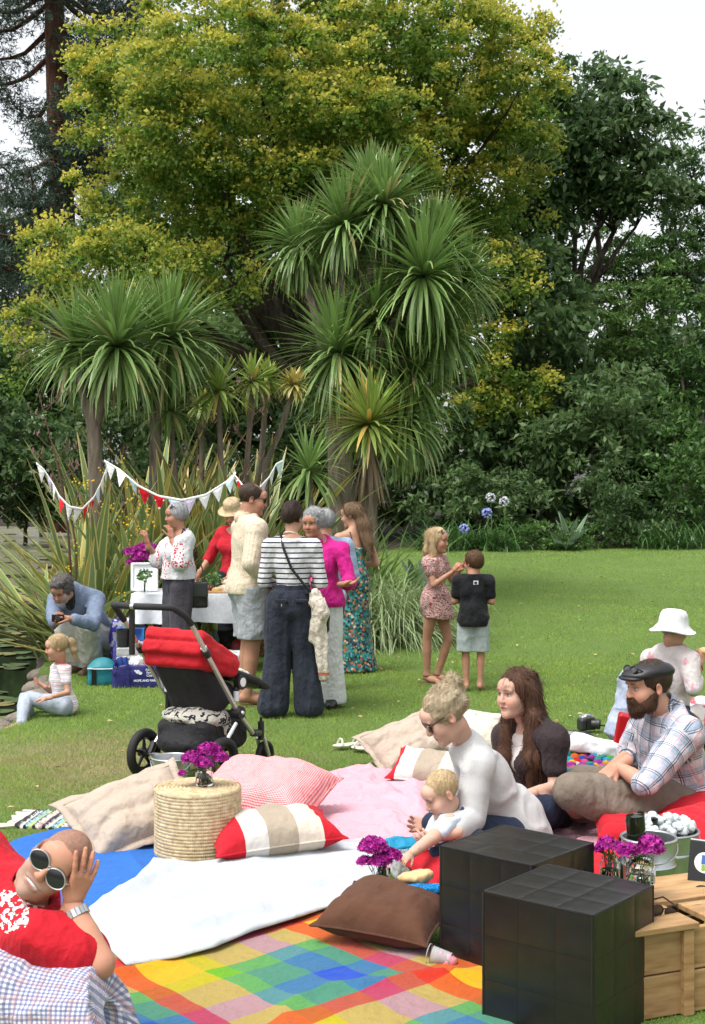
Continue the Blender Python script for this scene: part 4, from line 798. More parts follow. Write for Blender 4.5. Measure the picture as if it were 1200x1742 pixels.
def bouquet(name, label, base, clusters, jar=(.034, .085), seed=0, leaves=6, m=M_PURPLE, size=.012, dens=1.0):
    g = np.random.default_rng(seed); r, h = jar; root = empty(name, base, label=label, cat='flower jar', group='jars of purple flowers')
    mb = MB().lathe([(0, .003), (r * .9, .003), (r, .012), (r, h * .72), (r * .78, h * .85), (r * .8, h), (r * .74, h), (r * .72, h * .86), (r * .93, h * .7), (r * .93, .014), (0, .010)], 20).build('jar', M_GLASS, root)
    MB().lathe([(0, .012), (r * .92, .012), (r * .92, h * .45), (0, h * .45)], 16).build('water', glass_mat('jar_water', (.9, .93, .86), 1.33), root)
    st = MB(); lf = MB()
    for c, rr in clusters:
        c = V(*c); v, f, cs = florets(int(330 * dens * (rr[0] / .05) ** 2), c, rr, g, size); me = mkmesh('flower_head', v, f, m, cols=cs); link('flower_head', me, root, kind='stuff')
        for q in range(6):
            e = c + V(*rr) * .4 * g.normal(size=3); st.tube([V(r * .4 * g.normal(), r * .4 * g.normal(), .012), V(r * .4 * g.normal(), r * .4 * g.normal(), h), e], .0016, 5)
    for q in range(leaves):
        c = V(*clusters[q % len(clusters)][0]) * V(.6, .6, .75) + .012 * g.normal(size=3); a = g.normal(size=3); a /= np.linalg.norm(a); b = np.cross(a, V(0, .3, 1)); lf.add([c - a * .03, c + b * .008, c + a * .03, c - b * .008], [(0, 1, 2, 3)])
    st.build('stems', M_STEMG, root); lf.build('leaves', M_LEAFG, root, kind='stuff'); return root
ptop = (pc[0], pc[1], .321)
bouquet('flower_jar', 'jar of purple flowers standing on the straw pouf', V(*ptop) + V(.03, .0, 0), [((-.055, 0, .125), (.05, .05, .038)), ((.02, .02, .155), (.055, .05, .045)), ((.075, 0, .13), (.035, .035, .03)), ((-.1, -.02, .06), (.016, .016, .014)), ((.0, -.04, .11), (.04, .03, .034))], (.042, .085), 1)
bouquet('flower_jar', 'jar of purple flowers behind the brown cushion', G(648, 1532) + V(0, .05, .046), [((-.03, 0, .16), (.06, .05, .05)), ((.045, .01, .12), (.045, .04, .035)), ((-.065, 0, .10), (.03, .03, .024)), ((.0, -.02, .11), (.045, .04, .03))], (.036, .09), 2)
bouquet('flower_jar', 'tall jar of few purple flowers leftmost on the crate', W(1038, 1497, 4.78), [((-.012, 0, .128), (.032, .03, .03)), ((-.04, 0, .11), (.016, .016, .014)), ((.03, 0, .12), (.02, .02, .02))], (.036, .085), 3, 3)
bouquet('flower_jar', 'wide jar with the largest purple flowers on the crate', W(1090, 1504, 4.5), [((.035, 0, .125), (.045, .045, .045)), ((-.045, 0, .112), (.036, .034, .028))], (.05, .09), 4, 5)

# ------------------------------------------------------------------ buckets, ice, bottles
M_ZINC = mat('galvanised_steel', (.52, .54, .55), .34, .95, var=.25, vs_=14, bump=.1); M_BOTTLE = mat('dark_bottle_glass', (.008, .012, .006), .08, bump=0, var=0, spec=.6); M_ICE = mat('ice', (.72, .78, .80), .12, bump=.3, bs=60, Transmission_Weight=.35, IOR=1.2); M_LABEL = mat('bottle_foil', (.02, .02, .02), .4)
def bucket(label, loc, r0, r1, h, z0=.0):
    root = empty('metal_bucket', loc, label=label, cat='bucket', group='galvanised metal buckets')
    MB().lathe([(0, .004), (r0, .004), (r0 + .35 * (r1 - r0), h * .33), (r0 + .36 * (r1 - r0) + .004, h * .345), (r0 + .38 * (r1 - r0), h * .36), (r0 + .68 * (r1 - r0), h * .66), (r0 + .69 * (r1 - r0) + .004, h * .675), (r0 + .7 * (r1 - r0), h * .69), (r1, h), (r1 - .006, h), (r0 - .004, .012), (0, .012)], 40).build('pail', M_ZINC, root)
    MB().tube([(r1 * math.cos(a), r1 * math.sin(a), h) for a in np.linspace(0, 2 * math.pi, 41)], .0055, 6, False).build('rim', M_ZINC, root)
    hd = MB().tube([(r1 * math.cos(a) * 1.02, -r1 * 1.02 * math.sin(a) * .9 - .01, h * .92 - .5 * r1 * math.sin(a)) for a in np.linspace(0, math.pi, 16)], .003, 6).build('handle', M_ZINC, root); return root
def bottle(label, loc, tilt, s=1.0, neck=True):
    root = empty('wine_bottle', loc, label=label, cat='bottle', group='dark bottles in the buckets'); root.rotation_euler = tilt
    MB().lathe([(0, 0), (.036 * s, .004), (.038 * s, .02), (.038 * s, .18 * s), (.03 * s, .21 * s), (.0145 * s, .235 * s), (.0145 * s, .29 * s), (.017 * s, .292 * s), (.017 * s, .305 * s), (0, .305 * s)], 20).build('glass_body', M_BOTTLE, root)
    MB().lathe([(.0155 * s, .245 * s), (.0158 * s, .292 * s)], 16).build('foil', M_LABEL, root); return root
b1 = W(1104, 1424, 5.25); b2 = W(1134, 1412, 5.62)
bucket('galvanised bucket with one bottle in front of the ice bucket', (b1[0], b1[1], 0), .09, .108, b1[2]); bucket('galvanised bucket heaped with ice and bottles', (b2[0], b2[1], 0), .112, .134, b2[2])
bottle('dark green bottle standing neck down in the front bucket', (b1[0] - .055, b1[1], b1[2] + .09), (R(180), R(-4), 0)); bottle('dark bottle leaning low inside the front bucket', (b1[0] + .045, b1[1] + .02, .05), (R(10), R(8), 0), .85); bottle('dark bottle neck at the back edge of the front bucket', (b1[0] - .07, b1[1] + .05, .0), (R(-4), R(-4), 0), .98)
bottle('dark bottle lying in the ice with its neck up', (b2[0] - .03, b2[1] - .03, b2[2] - .13), (R(8), R(-38), 0), .8); bottle('dark bottle standing tallest at the side of the ice bucket', (b2[0] - .098, b2[1], .05), (0, R(-2), 0), .92); bottle('dark bottle close beside the tallest one in the ice bucket', (b2[0] - .062, b2[1] - .05, .05), (0, 0, 0), .87)
ic = empty('ice', (b2[0], b2[1], b2[2]), label='heap of clear ice cubes in the metal bucket', cat='ice'); g = np.random.default_rng(4); me = bpy.data.meshes.new('ice_cube')
iv, iq = nets(grow(rbox((0, 0, 0), (.016, .016, .013), .007), 0, .002, 60), .0065); me = mkmesh('ice_cube', iv, iq, M_ICE, True)
for k in range(70):
    a, rr = g.random() * 6.283, .118 * math.sqrt(g.random()); x, y = rr * math.cos(a), rr * math.sin(a); o = link('ice_cube', me, ic, (x, y, -.01 + .055 * (1 - (rr / .125) ** 2) * g.random() + .02), tuple(g.random(3) * 6)); s = .8 + .5 * g.random(); o.scale = (s, s, s)

# ------------------------------------------------------------------ things on the crate and rugs
M_BLACKP = mat('black_plastic', (.012, .012, .013), .25, bump=0, var=.05); M_TORT = mat('tortoiseshell', (.03, .012, .006), .18, bump=0, var=.4, vs_=90); M_LENS = mat('dark_lens', (.015, .014, .018), .05, bump=0, var=0, spec=.8)
def sunglasses_parts(root, m=M_TORT, w=.066, lens=(.026, .021), wire=.0028, ml=None, arms=.12, tilt=0):
    ml = ml or M_LENS
    for s in (-1, 1):
        c = V(s * w * .5, 0, 0); ring = [c + V(lens[0] * math.cos(a) * (1 + .08 * math.cos(2 * a)), .006 * abs(math.cos(a)) * 0, lens[1] * math.sin(a) * (1 + .1 * s * 0)) for a in np.linspace(0, 2 * math.pi, 21)]
        MB().tube(ring, wire, 6, False).build('rim', m, root)
        v = [c + V(0, -.003, 0)] + ring[:-1]; MB().add(v, [(0, 1 + i, 1 + (i + 1) % 20) for i in range(20)]).build('lens', ml, root)
        h = c + V(s * lens[0], 0, lens[1] * .55); MB().tube([h, h + V(s * .006, .01, 0), h + V(s * .008, arms * .7, -.002), h + V(s * .004, arms, -.03)], wire, 6).build('temple', m, root)
    MB().tube([(-w * .5 + lens[0], 0, lens[1] * .3), (0, -.003, lens[1] * .5), (w * .5 - lens[0], 0, lens[1] * .3)], wire, 6).build('bridge', m, root)
sg = empty('sunglasses', W(1130, 1550, 4.33) + V(0, 0, .0), label='tortoiseshell sunglasses lying folded on the crate lid', cat='sunglasses'); sg.rotation_euler = (R(12), R(10), R(30)); sunglasses_parts(sg)
sg2 = empty('sunglasses', W(1178, 1522, 4.62) + V(0, 0, .0), label='large black sunglasses in front of the tablet', cat='sunglasses'); sg2.rotation_euler = (R(-35), R(-4), R(8)); sunglasses_parts(sg2, M_BLACKP, .072, (.032, .026), .004)
tb = empty('tablet', W(1196, 1512, 4.70), label='black tablet with a round white sticker standing on the crate', cat='tablet'); tb.rotation_euler = (R(-14), R(4), R(-16))
MB().box((0, 0, .08), (.055, .005, .085)).build('casing', M_BLACKP, tb, False, .004); MB().box((0, 0, .1665), (.054, .0056, .0022)).build('edge_trim', mat('silver_trim', (.7, .7, .7), .3, .8, bump=0), tb, False)
M_STK = mat('white_sticker', (.8, .8, .8), .4, bump=0, var=0); M_STKB = mat('sticker_blue', (.05, .12, .35), .4, bump=0); M_STKG = mat('sticker_green', (.2, .35, .05), .4, bump=0)
ds = MB(); ds.add([(0, -.0056, .09)] + [(.036 * math.cos(a), -.0056, .09 + .036 * math.sin(a)) for a in np.linspace(0, 2 * math.pi, 24, endpoint=False)], [(0, 1 + i, 1 + (i + 1) % 24) for i in range(24)]); st = ds.build('sticker', M_STK, tb)
MB().box((-.004, -.0062, .1), (.008, .0004, .016)).build('printed_block', M_STKB, st, False); MB().box((-.004, -.0062, .072), (.007, .0004, .010)).build('printed_block', M_STKG, st, False); MB().box((.015, -.0062, .09), (.005, .0004, .004)).build('printed_mark', M_TORT, st, False)
# bread on blue crochet cloth, lunch pouch, toppled cup
M_CROCH = fabric('blue_crochet', srgb(25, 125, 190), 90, .9, .6, 40, .15); M_BREAD = mat('bread_crust', (.62, .40, .19), .6, var=.35, vs_=22, bump=.3, bs=40)
bp = V((712 - CX) * 5.0 / F, 5.0, .185)
v_, q_ = nets(grow(union([ell((0, 0, 0), (.085, .05, .022)), cap((-.075, -.02, .004), (.07, -.035, .008), .016), cap((.07, -.03, .008), (.11, 0, .0), .016)], .015), 0, .006, 40), .006)
link('crochet_cloth', mkmesh('crochet_cloth', v_, q_, M_CROCH, True), None, bp, label='bright blue crochet cloth folded on the brown cushion', cat='cloth')
v_, q_ = nets(grow(union([ell((0, 0, 0), (.055, .035, .022)), ell((.035, .005, .004), (.035, .03, .02)), ell((-.04, 0, -.004), (.03, .026, .018))], .012), 0, .007, 45, 4), .0055)
link('bread_roll', mkmesh('bread_roll', v_, q_, M_BREAD, True), None, bp + V(-.01, .02, .04), label='half eaten bread roll resting on the blue cloth', cat='bread')
M_TEAL = fabric('teal_nylon', srgb(30, 130, 165), 300, .6, .3, 12); M_GREYP = fabric('grey_print', lambda t: t.ramp(t.noise(t.vec(), 40.0, 2.0), [(.4, (.55, .55, .5)), (.6, (.25, .28, .3))]), 300); M_NAVY = fabric('navy_cloth', (.014, .018, .04), 300)
lp = empty('lunch_pouch', G(708, 1510) + V(0, .1, .01), R(12), label='open teal trimmed lunch pouch under the baby hand', cat='pouch')
v_, q_ = nets(keep(rbox((0, 0, .06), (.1, .06, .06), .025), ell((0, 0, .13), (.085, .045, .05))), .008); link('body', mkmesh('body', v_, q_, M_GREYP, True), lp)
MB().tube([(.098 * math.cos(a), .058 * math.sin(a), .112 + .012 * math.sin(a)) for a in np.linspace(0, 2 * math.pi, 25)], .007, 6, False).build('zip_edge', M_TEAL, lp)
v_, q_ = nets(grow(rbox((-.02, .075, .125), (.09, .012, .045), .01, rotx(R(-50))), 0, .004, 30), .008); link('lid', mkmesh('lid', v_, q_, M_TEAL, True), lp)
M_CUP = mat('clear_cup', (.8, .8, .8), .15, bump=0, var=0, Transmission_Weight=.6, IOR=1.05); M_PINKD = mat('pink_foil', (.78, .32, .38), .4, var=.3, vs_=60, bump=.8, bs=90)
cp = empty('plastic_cup', G(768, 1655) + V(0, 0, .045), R(-14), label='toppled clear plastic cup with pink paper lying on the checked rug', cat='cup'); cp.rotation_euler = (0, R(82), R(160))
MB().lathe([(0, 0), (.024, 0), (.032, .07), (.0345, .07), (.0305, .068), (.0225, .003), (0, .003)], 24).build('beaker', M_CUP, cp)
v_, q_ = nets(grow(ell((0, 0, .02), (.026, .026, .04)), 0, .007, 50, 7), .006); link('paper', mkmesh('paper', v_, q_, M_PINKD, True), cp)
MB().tube([(.036 * math.cos(a), .036 * math.sin(a), .082) for a in np.linspace(0, 6.283, 25)], .0022, 6, False).build('rim', M_CUP, cp)
# white sandals on the lawn
M_CREAM = mat('cream_leather', (.62, .58, .48), .5)
for k, (px, py, rz) in enumerate(((600, 1274, -1.2), (628, 1282, -2.2))):
    r = empty('sandal', G(px, py) + V(0, 0, .02), rz, label=('pale cream sandal on the lawn, the farther of the two', 'pale cream sandal touching the beige cushion')[k], cat='sandal', group='pair of cream sandals')
    v_, q_ = nets(union([ell((0, -.07, .01), (.042, .07, .009)), ell((0, .06, .01), (.034, .06, .009))], .03), .006); link('sole', mkmesh('sole', v_, q_, M_CREAM, True), r)
    for y in (-.09, .02): MB().tube([(.045 * math.cos(a), y + .01 * math.sin(a), .012 + .04 * math.sin(a)) for a in np.linspace(0, math.pi, 9)], .007, 6).build('strap', M_CREAM, r)
# camera, red bag, paper bag, guitar case edge, pompom rug
M_GUN = mat('camera_body', (.03, .03, .032), .4, bump=.3, bs=200); M_SILVER = mat('silver_plastic', (.5, .5, .5), .3, .7, bump=0)
cm = empty('camera', G(998, 1246) + V(0, 0, .03), R(20), label='silver and black camera lying on the lawn', cat='camera')
v_, q_ = nets(union([rbox((0, 0, .03), (.065, .032, .042), .014), rbox((-.045, -.02, .03), (.022, .03, .042), .014), rbox((0, 0, .075), (.03, .028, .02), .012)], .012), .006); link('body', mkmesh('body', v_, q_, M_GUN, True), cm)
v_, q_ = nets(union([rbox((0, .0, .078), (.05, .03, .012), .008), rbox((0, -.004, .09), (.026, .028, .012), .008)], .01), .006); link('top_plate', mkmesh('top_plate', v_, q_, M_SILVER, True), cm)
MB().lathe([(0, 0), (.03, 0), (.032, .03), (.036, .032), (.036, .055), (.03, .06), (.026, .052), (0, .05)], 20).build('lens', M_GUN, cm, rot=(R(90), 0, R(55)), loc=(.03, -.02, .032)); MB().tube([(.06, 0, .05), (.12, .02, .01), (.2, 0, .0), (.26, .05, .02)], .006, 6).build('strap', M_GUN, cm)
M_REDL = mat('red_leather', srgb(160, 10, 25), .35, bump=.2)
rbg = empty('red_bag', G(1064, 1298) + V(0, 0, .03), R(-10), label='upright red bag beside the white paper bag', cat='bag')
v_, q_ = nets(rbox((0, 0, .14), (.065, .045, .14), .015, rotx(R(4)) @ roty(R(10))), .008); link('body', mkmesh('body', v_, q_, M_REDL, True), rbg); MB().tube([(.05, 0, .27), (.10, 0, .27), (.14, 0, .2), (.12, 0, .13)], .012, 6).build('handle', M_REDL, rbg)
M_PAPER = mat('white_paper', (.75, .75, .75), .6, bump=.5, bs=14, dist=.02)
v_, q_ = nets(grow(rbox((0, 0, .05), (.19, .07, .05), .02, roty(R(8))), 0, .012, 14, 3), .010); pb = empty('paper_bag', G(1022, 1296) + V(0, 0, .04) + V(.0, .0, .0), R(-12), label='crumpled white paper bag lying by the pompom rug', cat='bag'); link('body', mkmesh('body', v_, q_, M_PAPER, True), pb)
MB().tube([(.17, 0, .06), (.24, 0, .1), (.27, 0, .05), (.19, .0, .03)], .004, 6).build('string_handle', M_PAPER, pb)
bc = empty('guitar_case', G(965, 1280) + V(0, .1, 0), R(-20), label='black curved case edge behind the pompom rug', cat='case'); v_, q_ = nets(keep(ell((0, 0, 0), (.24, .12, .17)), ((0, 0, .0), (0, 0, -1)), ell((0, 0, .2), (.2, .1, .14))), .012); link('shell', mkmesh('shell', v_, q_, M_BLACKP, True), bc)
def pom_mat():
    t = NT('pompom_wool'); r = t.n('ObjectInfo', o=5); n = t.noise(t.vec(), 160.0, 2.0)
    cols = [(.55, .02, .03), (.02, .08, .35), (.6, .35, .03), (.03, .25, .2), (.55, .5, .45), (.3, .04, .3), (.02, .02, .025), (.6, .08, .25), (.1, .35, .06), (.03, .3, .45), (.55, .12, .02), (.05, .03, .1)]
    return t.bsdf(t.ramp(r, [(i / 12, c) for i, c in enumerate(cols)], 'CONSTANT'), .95, 0, t.bump(n, 1.0, .006), .1)
pm_ = empty('pompom_rug', G(1000, 1306), label='rug of many coloured wool pompoms between the seated women and man', cat='rug'); PMAT = pom_mat(); g = np.random.default_rng(12)
pv = MB().ball((0, 0, 0), 1, 8, 5); pme = mkmesh('pompom', np.array(pv.v) * (1 + .12 * g.normal(size=(len(pv.v), 1))), pv.f, PMAT, True); k = 0
for y in np.arange(-.42, .62, .055):
    for x in np.arange(-.45, .62, .055):
        if (x * .5 + y * .9) ** 2 / .35 + (x - .1) ** 2 / .25 > 1 or k >= 290: continue
        k += 1; o = link('pompom', pme, pm_, (x + .012 * g.normal(), y + .012 * g.normal(), .026 + .012 * g.random()), tuple(g.random(3) * 6)); s = .029 + .008 * g.random(); o.scale = (s, s, s * .9)
MASKS.append([G(1000, 1306)[:2] + np.array(p) for p in ((-.5, -.4), (.6, -.4), (.6, .6), (-.3, .6))])

# ------------------------------------------------------------------ table, cloth and food
TX0, TX1, TY0, TY1, TZ = -2.06, -.62, 12.36, 13.08, .74
M_TLEG = mat('table_leg', (.05, .05, .05), .5); M_CLOTH = fabric('white_tablecloth', (.66, .68, .72), 300, .85, .3, 5, .03)
tr = empty('picnic_table', ((TX0 + TX1) / 2, (TY0 + TY1) / 2, 0), label='folding table under the white cloth', cat='table'); hw, hd_ = (TX1 - TX0) / 2, (TY1 - TY0) / 2
MB().box((0, 0, TZ - .02), (hw, hd_, .015)).build('table_top', M_TLEG, tr, False)
for sx in (-1, 1):
    for sy in (-1, 1): MB().tube([(sx * (hw - .12), sy * (hd_ - .08), 0), (sx * (hw - .12), sy * (hd_ - .08), TZ - .03)], .015, 8).build('leg', M_TLEG, tr)
n, drop = 150, .26; prs = []
per = [(-hw, -hd_), (hw, -hd_), (hw, hd_), (-hw, hd_)]; P4 = poly_at(per + [per[0]], n + 1)[:-1]; nr = np.array([P4[(i + 1) % n] - P4[i - 1] for i in range(n)]); nr = np.stack([nr[:, 1], -nr[:, 0]], 1); nr /= np.linalg.norm(nr, axis=1, keepdims=True)
cv = []; rows = 9
for j in range(rows):
    t = j / (rows - 1)
    for i in range(n):
        w = (.012 + .03 * t * t) * math.sin(i * .55 + 1.5 * math.sin(i * .13)) * (t > 0); dl = (.62 if P4[i][0] < -hw + .01 else drop) * (1 + .04 * math.sin(i * .21)); cv.append((*(P4[i] + nr[i] * (.012 + .03 * t + w)), TZ + .003 - dl * t - (.008 if j else 0)))
cf = [(j * n + i, j * n + (i + 1) % n, (j + 1) * n + (i + 1) % n, (j + 1) * n + i) for j in range(rows - 1) for i in range(n)] + [tuple(range(n))[::-1]]
link('tablecloth', mkmesh('tablecloth', cv, cf, M_CLOTH, True), None, ((TX0 + TX1) / 2, (TY0 + TY1) / 2, 0), label='white cloth draped over the picnic table', cat='tablecloth').data.set_sharp_from_angle(angle=R(60))
TT = TZ + .006
M_WFRAME = mat('white_paint', (.78, .79, .80), .4, bump=.05); fr = empty('white_tray', (W(246, 1010, 12.62)[0], 12.62, TT), label='white framed tray standing on the table behind the green posy', cat='tray'); fr.rotation_euler = (R(-14), 0, R(8))
MB().box((0, 0, .14), (.115, .006, .135)).build('panel', M_WFRAME, fr, False, .004)
v_, q_ = nets(keep(rbox((0, -.012, .14), (.13, .018, .14), .018), rbox((0, -.02, .14), (.105, .03, .118), .012)), .008); link('rim', mkmesh('rim', v_, q_, M_WFRAME, True), fr)
bouquet('flower_bottle', 'big bunch of purple flowers in a glass bottle on the table', (W(245, 1000, 12.85)[0], 12.85, TT), [((-.10, 0, .36), (.10, .08, .065)), ((.02, .02, .40), (.11, .09, .06)), ((-.08, -.02, .27), (.08, .06, .05)), ((-.02, -.04, .32), (.09, .07, .06)), ((.12, 0, .37), (.06, .06, .05))], (.05, .2), 6, 8, size=.02, dens=.35)
def posy(name, label, loc, r, h, seed, size=.03, jar=True):
    g = np.random.default_rng(seed); root = empty(name, loc, label=label, cat='posy'); lf = MB()
    if jar: MB().lathe([(0, .003), (.032, .003), (.034, .1), (.031, .1), (.029, .008), (0, .008)], 18).build('jar', M_GLASS, root); MB().tube([(0, 0, .01), (.005, 0, .12)], .008, 6).build('stems', M_STEMG, root)
    for k in range(110):
        e = g.normal(size=3); e /= np.linalg.norm(e); c = V(0, 0, h) + e * r * (.5 + .5 * g.random()) * V(1, 1, .85); a = e + .6 * g.normal(size=3); a /= np.linalg.norm(a); b = np.cross(a, g.normal(size=3)); b /= np.linalg.norm(b); lf.add([c - a * size * .6, c + b * size * .4, c + a * size * .6, c - b * size * .4], [(0, 1, 2, 3)])
    lf.build('foliage', M_LEAFG, root, kind='stuff'); return root
posy('green_posy', 'jar of green herbs in front of the white tray', (W(246, 1012, 12.45)[0], 12.45, TT), .075, .17, 3); posy('herb_pot', 'leafy green herbs beside the bread on the table', (W(365, 985, 12.75)[0], 12.75, TT), .085, .11, 4)
M_BOARD = mat('chopping_board', (.42, .25, .12), .6, var=.2, vs_=20); MB().box((0, 0, .009), (.20, .11, .009)).build('chopping_board', M_BOARD, None, False, .004, loc=(W(372, 1005, 12.52)[0], 12.52, TT), label='wooden chopping board under the cheese and grapes', cat='board')
M_CHEESE = mat('cheese_rind', (.78, .72, .58), .5); M_CHEESEY = mat('yellow_cheese', (.72, .52, .22), .5); M_GRAPE = mat('red_grape', (.16, .012, .02), .25, bump=0, var=.3)
for k, (px, m, r, h, lab) in enumerate(((391, M_CHEESE, .05, .045, 'round white cheese on the board beside the striped shirt'), (368, M_CHEESEY, .05, .03, 'yellow cheese wedge between grapes and white cheese'))):
    MB().lathe([(0, 0), (r, 0), (r + .003, h * .5), (r, h), (0, h)], 24).build('cheese', m, None, True, loc=(W(px, 1000, 12.5)[0], 12.48, TT + .0185), label=lab, cat='cheese')
gp = empty('grape_bunch', (W(351, 1000, 12.48)[0], 12.47, TT + .018), label='bunch of red grapes on the board', cat='grapes'); g = np.random.default_rng(2); gm = MB().ball((0, 0, 0), .0125, 8, 6); gme = mkmesh('grape', gm.v, gm.f, M_GRAPE, True)
for k in range(46): e = g.normal(size=3) * V(.032, .025, .022); link('grape', gme, gp, (e[0], e[1], abs(e[2]) + .012))
for k, px in enumerate((385, 402, 394)): v_, q_ = nets(grow(ell((0, 0, .03), (.085, .05, .03)), 0, .006, 22, k), .012); link('bread_loaf', mkmesh('bread_loaf', v_, q_, mat('pale_bread', (.66, .52, .38), .7, var=.2), True), None, (W(px, 990, 12.8 + .05 * k)[0], 12.76 + .05 * (k % 2), TT + (.0 if k < 2 else .052)), label=('pale bread roll on the table nearest the herbs', 'pale bread roll on the table nearest the striped shirt', 'pale bread roll stacked on the other two')[k], cat='bread', group='bread rolls on the table')
MB().lathe([(0, .003), (.05, .003), (.055, .12), (.052, .12), (.047, .008), (0, .008)], 22).build('glass_dish', M_GLASS, None, True, loc=(W(346, 985, 12.7)[0], 12.72, TT), label='clear glass tumbler beside the herbs', cat='glass')
# stuff around the table
def fbag(f, h=.012): return nets(f, h)
M_NAVYBAG = mat('navy_nylon', (.022, .02, .14), .45, var=.2, vs_=8, bump=.5, bs=12, dist=.03); M_FOIL = mat('cool_bag_lining', (.28, .29, .28), .4, .3, bump=.4, bs=18, dist=.02); M_LOGO = mat('white_print', (.7, .72, .78), .6, bump=0, var=0)
def text(body, size, m, parent, loc, rot, bold=0.0):
    cu = bpy.data.curves.new('lettering', 'FONT'); cu.body = body; cu.size = size; cu.extrude = .0006; cu.offset = bold; cu.align_x = 'CENTER'; cu.materials.append(m)
    tmp = bpy.data.objects.new('lettering', cu); me = bpy.data.meshes.new_from_object(tmp); bpy.data.objects.remove(tmp)
    o = bpy.data.objects.new('lettering', me); COL.objects.link(o); o.parent = parent; o.location = loc; o.rotation_euler = rot; return o
cb = empty('cooler_bag', G(232, 1170) + V(0, .12, 0), R(7), label='open navy blue cooler bag with white printed logo', cat='bag')
v_, q_ = nets(grow(keep(rbox((0, 0, .12), (.22, .13, .135), .03), ((0, 0, .2), (0, 0, 1)), rbox((0, 0, .2), (.2, .11, .12), .02)), 0, .007, 9, 2), .011); link('body', mkmesh('body', v_, q_, M_NAVYBAG, True), cb)
v_, q_ = nets(grow(rbox((-.01, .15, .29), (.215, .008, .105), .008, rotx(R(-16))), 0, .005, 9, 3), .011); lid = link('lid', mkmesh('lid', v_, q_, M_NAVYBAG, True), cb); v_, q_ = nets(rbox((-.01, .137, .287), (.195, .006, .088), .006, rotx(R(-16))), .011); link('lining', mkmesh('lining', v_, q_, M_FOIL, True), lid)
MB().box((-.085, -.139, .1), (.014, .003, .1)).build('strap', M_NAVYBAG, cb, False); MB().tube([(-.19, -.13, .19), (-.215, -.15, .15), (-.2, -.145, .1)], .008, 6).build('strap', M_NAVYBAG, cb)
text('Aussie\nFarm\nClub', .026, M_LOGO, cb, (.10, -.1385, .15), (R(90), 0, 0), .0006); text('HOPE AND FAIR', .026, M_LOGO, cb, (.06, -.1385, .055), (R(90), 0, 0), .0008)
lg = MB(); 
for x, z, r in ((.0, .14, .02), (.022, .128, .016), (-.022, .15, .009)): lg.add([(x, -.1385, z)] + [(x + r * math.cos(a), -.1385, z + r * .85 * math.sin(a)) for a in np.linspace(0, 6.283, 14, endpoint=False)], [(0, 1 + i, 1 + (i + 1) % 14) for i in range(14)])
lg.build('logo', M_LOGO, cb)
M_PLASTIC = mat('crumpled_plastic', (.72, .75, .76), .25, var=.2, vs_=40, bump=1.0, bs=60, dist=.02); cbp = G(232, 1170)
v_, q_ = nets(grow(ell((0, 0, 0), (.075, .06, .06)), 0, .02, 24, 5, oct=3), .009); link('plastic_bag', mkmesh('plastic_bag', v_, q_, M_PLASTIC, True), None, (cbp[0] - .0, cbp[1] + .1, .20), label='crumpled clear plastic bag inside the navy cooler bag', cat='plastic bag')
MB().ball((0, 0, 0), (.036, .036, .03), 14, 9).build('tomato', mat('tomato_skin', (.6, .02, .02), .25, bump=0), None, loc=(cbp[0] + .10, cbp[1] + .06, .195), label='red tomato at the rim of the navy cooler bag', cat='tomato')
for k, (dx, lab) in enumerate(((-.13, 'blue can at the corner of the navy cooler bag'), (-.09, 'dark blue can beside the plastic bag'))): MB().lathe([(0, 0), (.028, 0), (.03, .01), (.03, .12), (.022, .135), (0, .135)], 16).build('drink_can', mat('can_blue', (.02, .05, .22), .25, .5, bump=0), None, loc=(cbp[0] + dx, cbp[1] + .09, .12), rot=(0, R(-12), 0), label=lab, cat='can', group='cans in the navy cooler bag')
MB().lathe([(0, 0), (.03, 0), (.033, .01), (.033, .1), (.013, .15), (.013, .2), (0, .2)], 16).build('dark_bottle', M_BOTTLE, None, loc=(cbp[0] + .07, cbp[1] + .15, .1), label='black bottle standing in the navy cooler bag', cat='bottle')
tb2 = empty('teal_bag', G(170, 1167) + V(0, .1, 0), R(12), label='teal cooler bag with white piping beside the navy one', cat='bag'); M_TEALB = mat('teal_nylon_bag', srgb(25, 115, 125), .55, var=.15, bump=.4, bs=12, dist=.02)
v_, q_ = nets(grow(union([rbox((0, 0, .085), (.125, .1, .085), .025), ell((0.01, 0, .15), (.12, .1, .085))], .03), 0, .005, 9, 4), .011); link('body', mkmesh('body', v_, q_, M_TEALB, True), tb2)
MB().tube([(-.128, -.1, .155), (-.05, -.112, .15), (.06, -.112, .148), (.128, -.1, .15)], .005, 6).build('piping', M_LOGO, tb2); MB().box((-.07, -.102, .08), (.02, .006, .08)).build('strap', M_BLACKP, tb2, False); MB().box((-.127, -.05, .07), (.004, .02, .07)).build('strap', M_BLACKP, tb2, False)
bx = empty('blue_box', G(222, 1150) + V(0.0, .05, 0), R(4), label='tall blue printed carton behind the navy cooler bag', cat='carton')
def boxcol(t): x, y, z = t.sep(t.vec()); return t.ramp(t.noise(t.map(t.vec(), (1, 1, .25)), 14.0, 2.0), [(.35, (.008, .02, .10)), (.5, (.02, .09, .33)), (.68, (.06, .25, .6))])
MB().box((0, 0, .22), (.125, .09, .22)).build('carton', fabric('blue_carton', boxcol, 10, .35, .02, 5, .05), bx, False); text('LIGHT', .05, M_LOGO, bx, (.088, -.0915, .2), (R(90), R(-90), 0), .001); text('BEER', .028, M_LOGO, bx, (.05, -.0915, .2), (R(90), R(-90), 0), .0006)
pg = empty('shopping_bag', G(205, 1150) + V(-.04, .3, 0), R(10), label='white and violet plastic shopping bag behind the blazer', cat='bag'); v_, q_ = nets(grow(rbox((0, 0, .25), (.1, .08, .25), .04), 0, .016, 9, 7), .014)
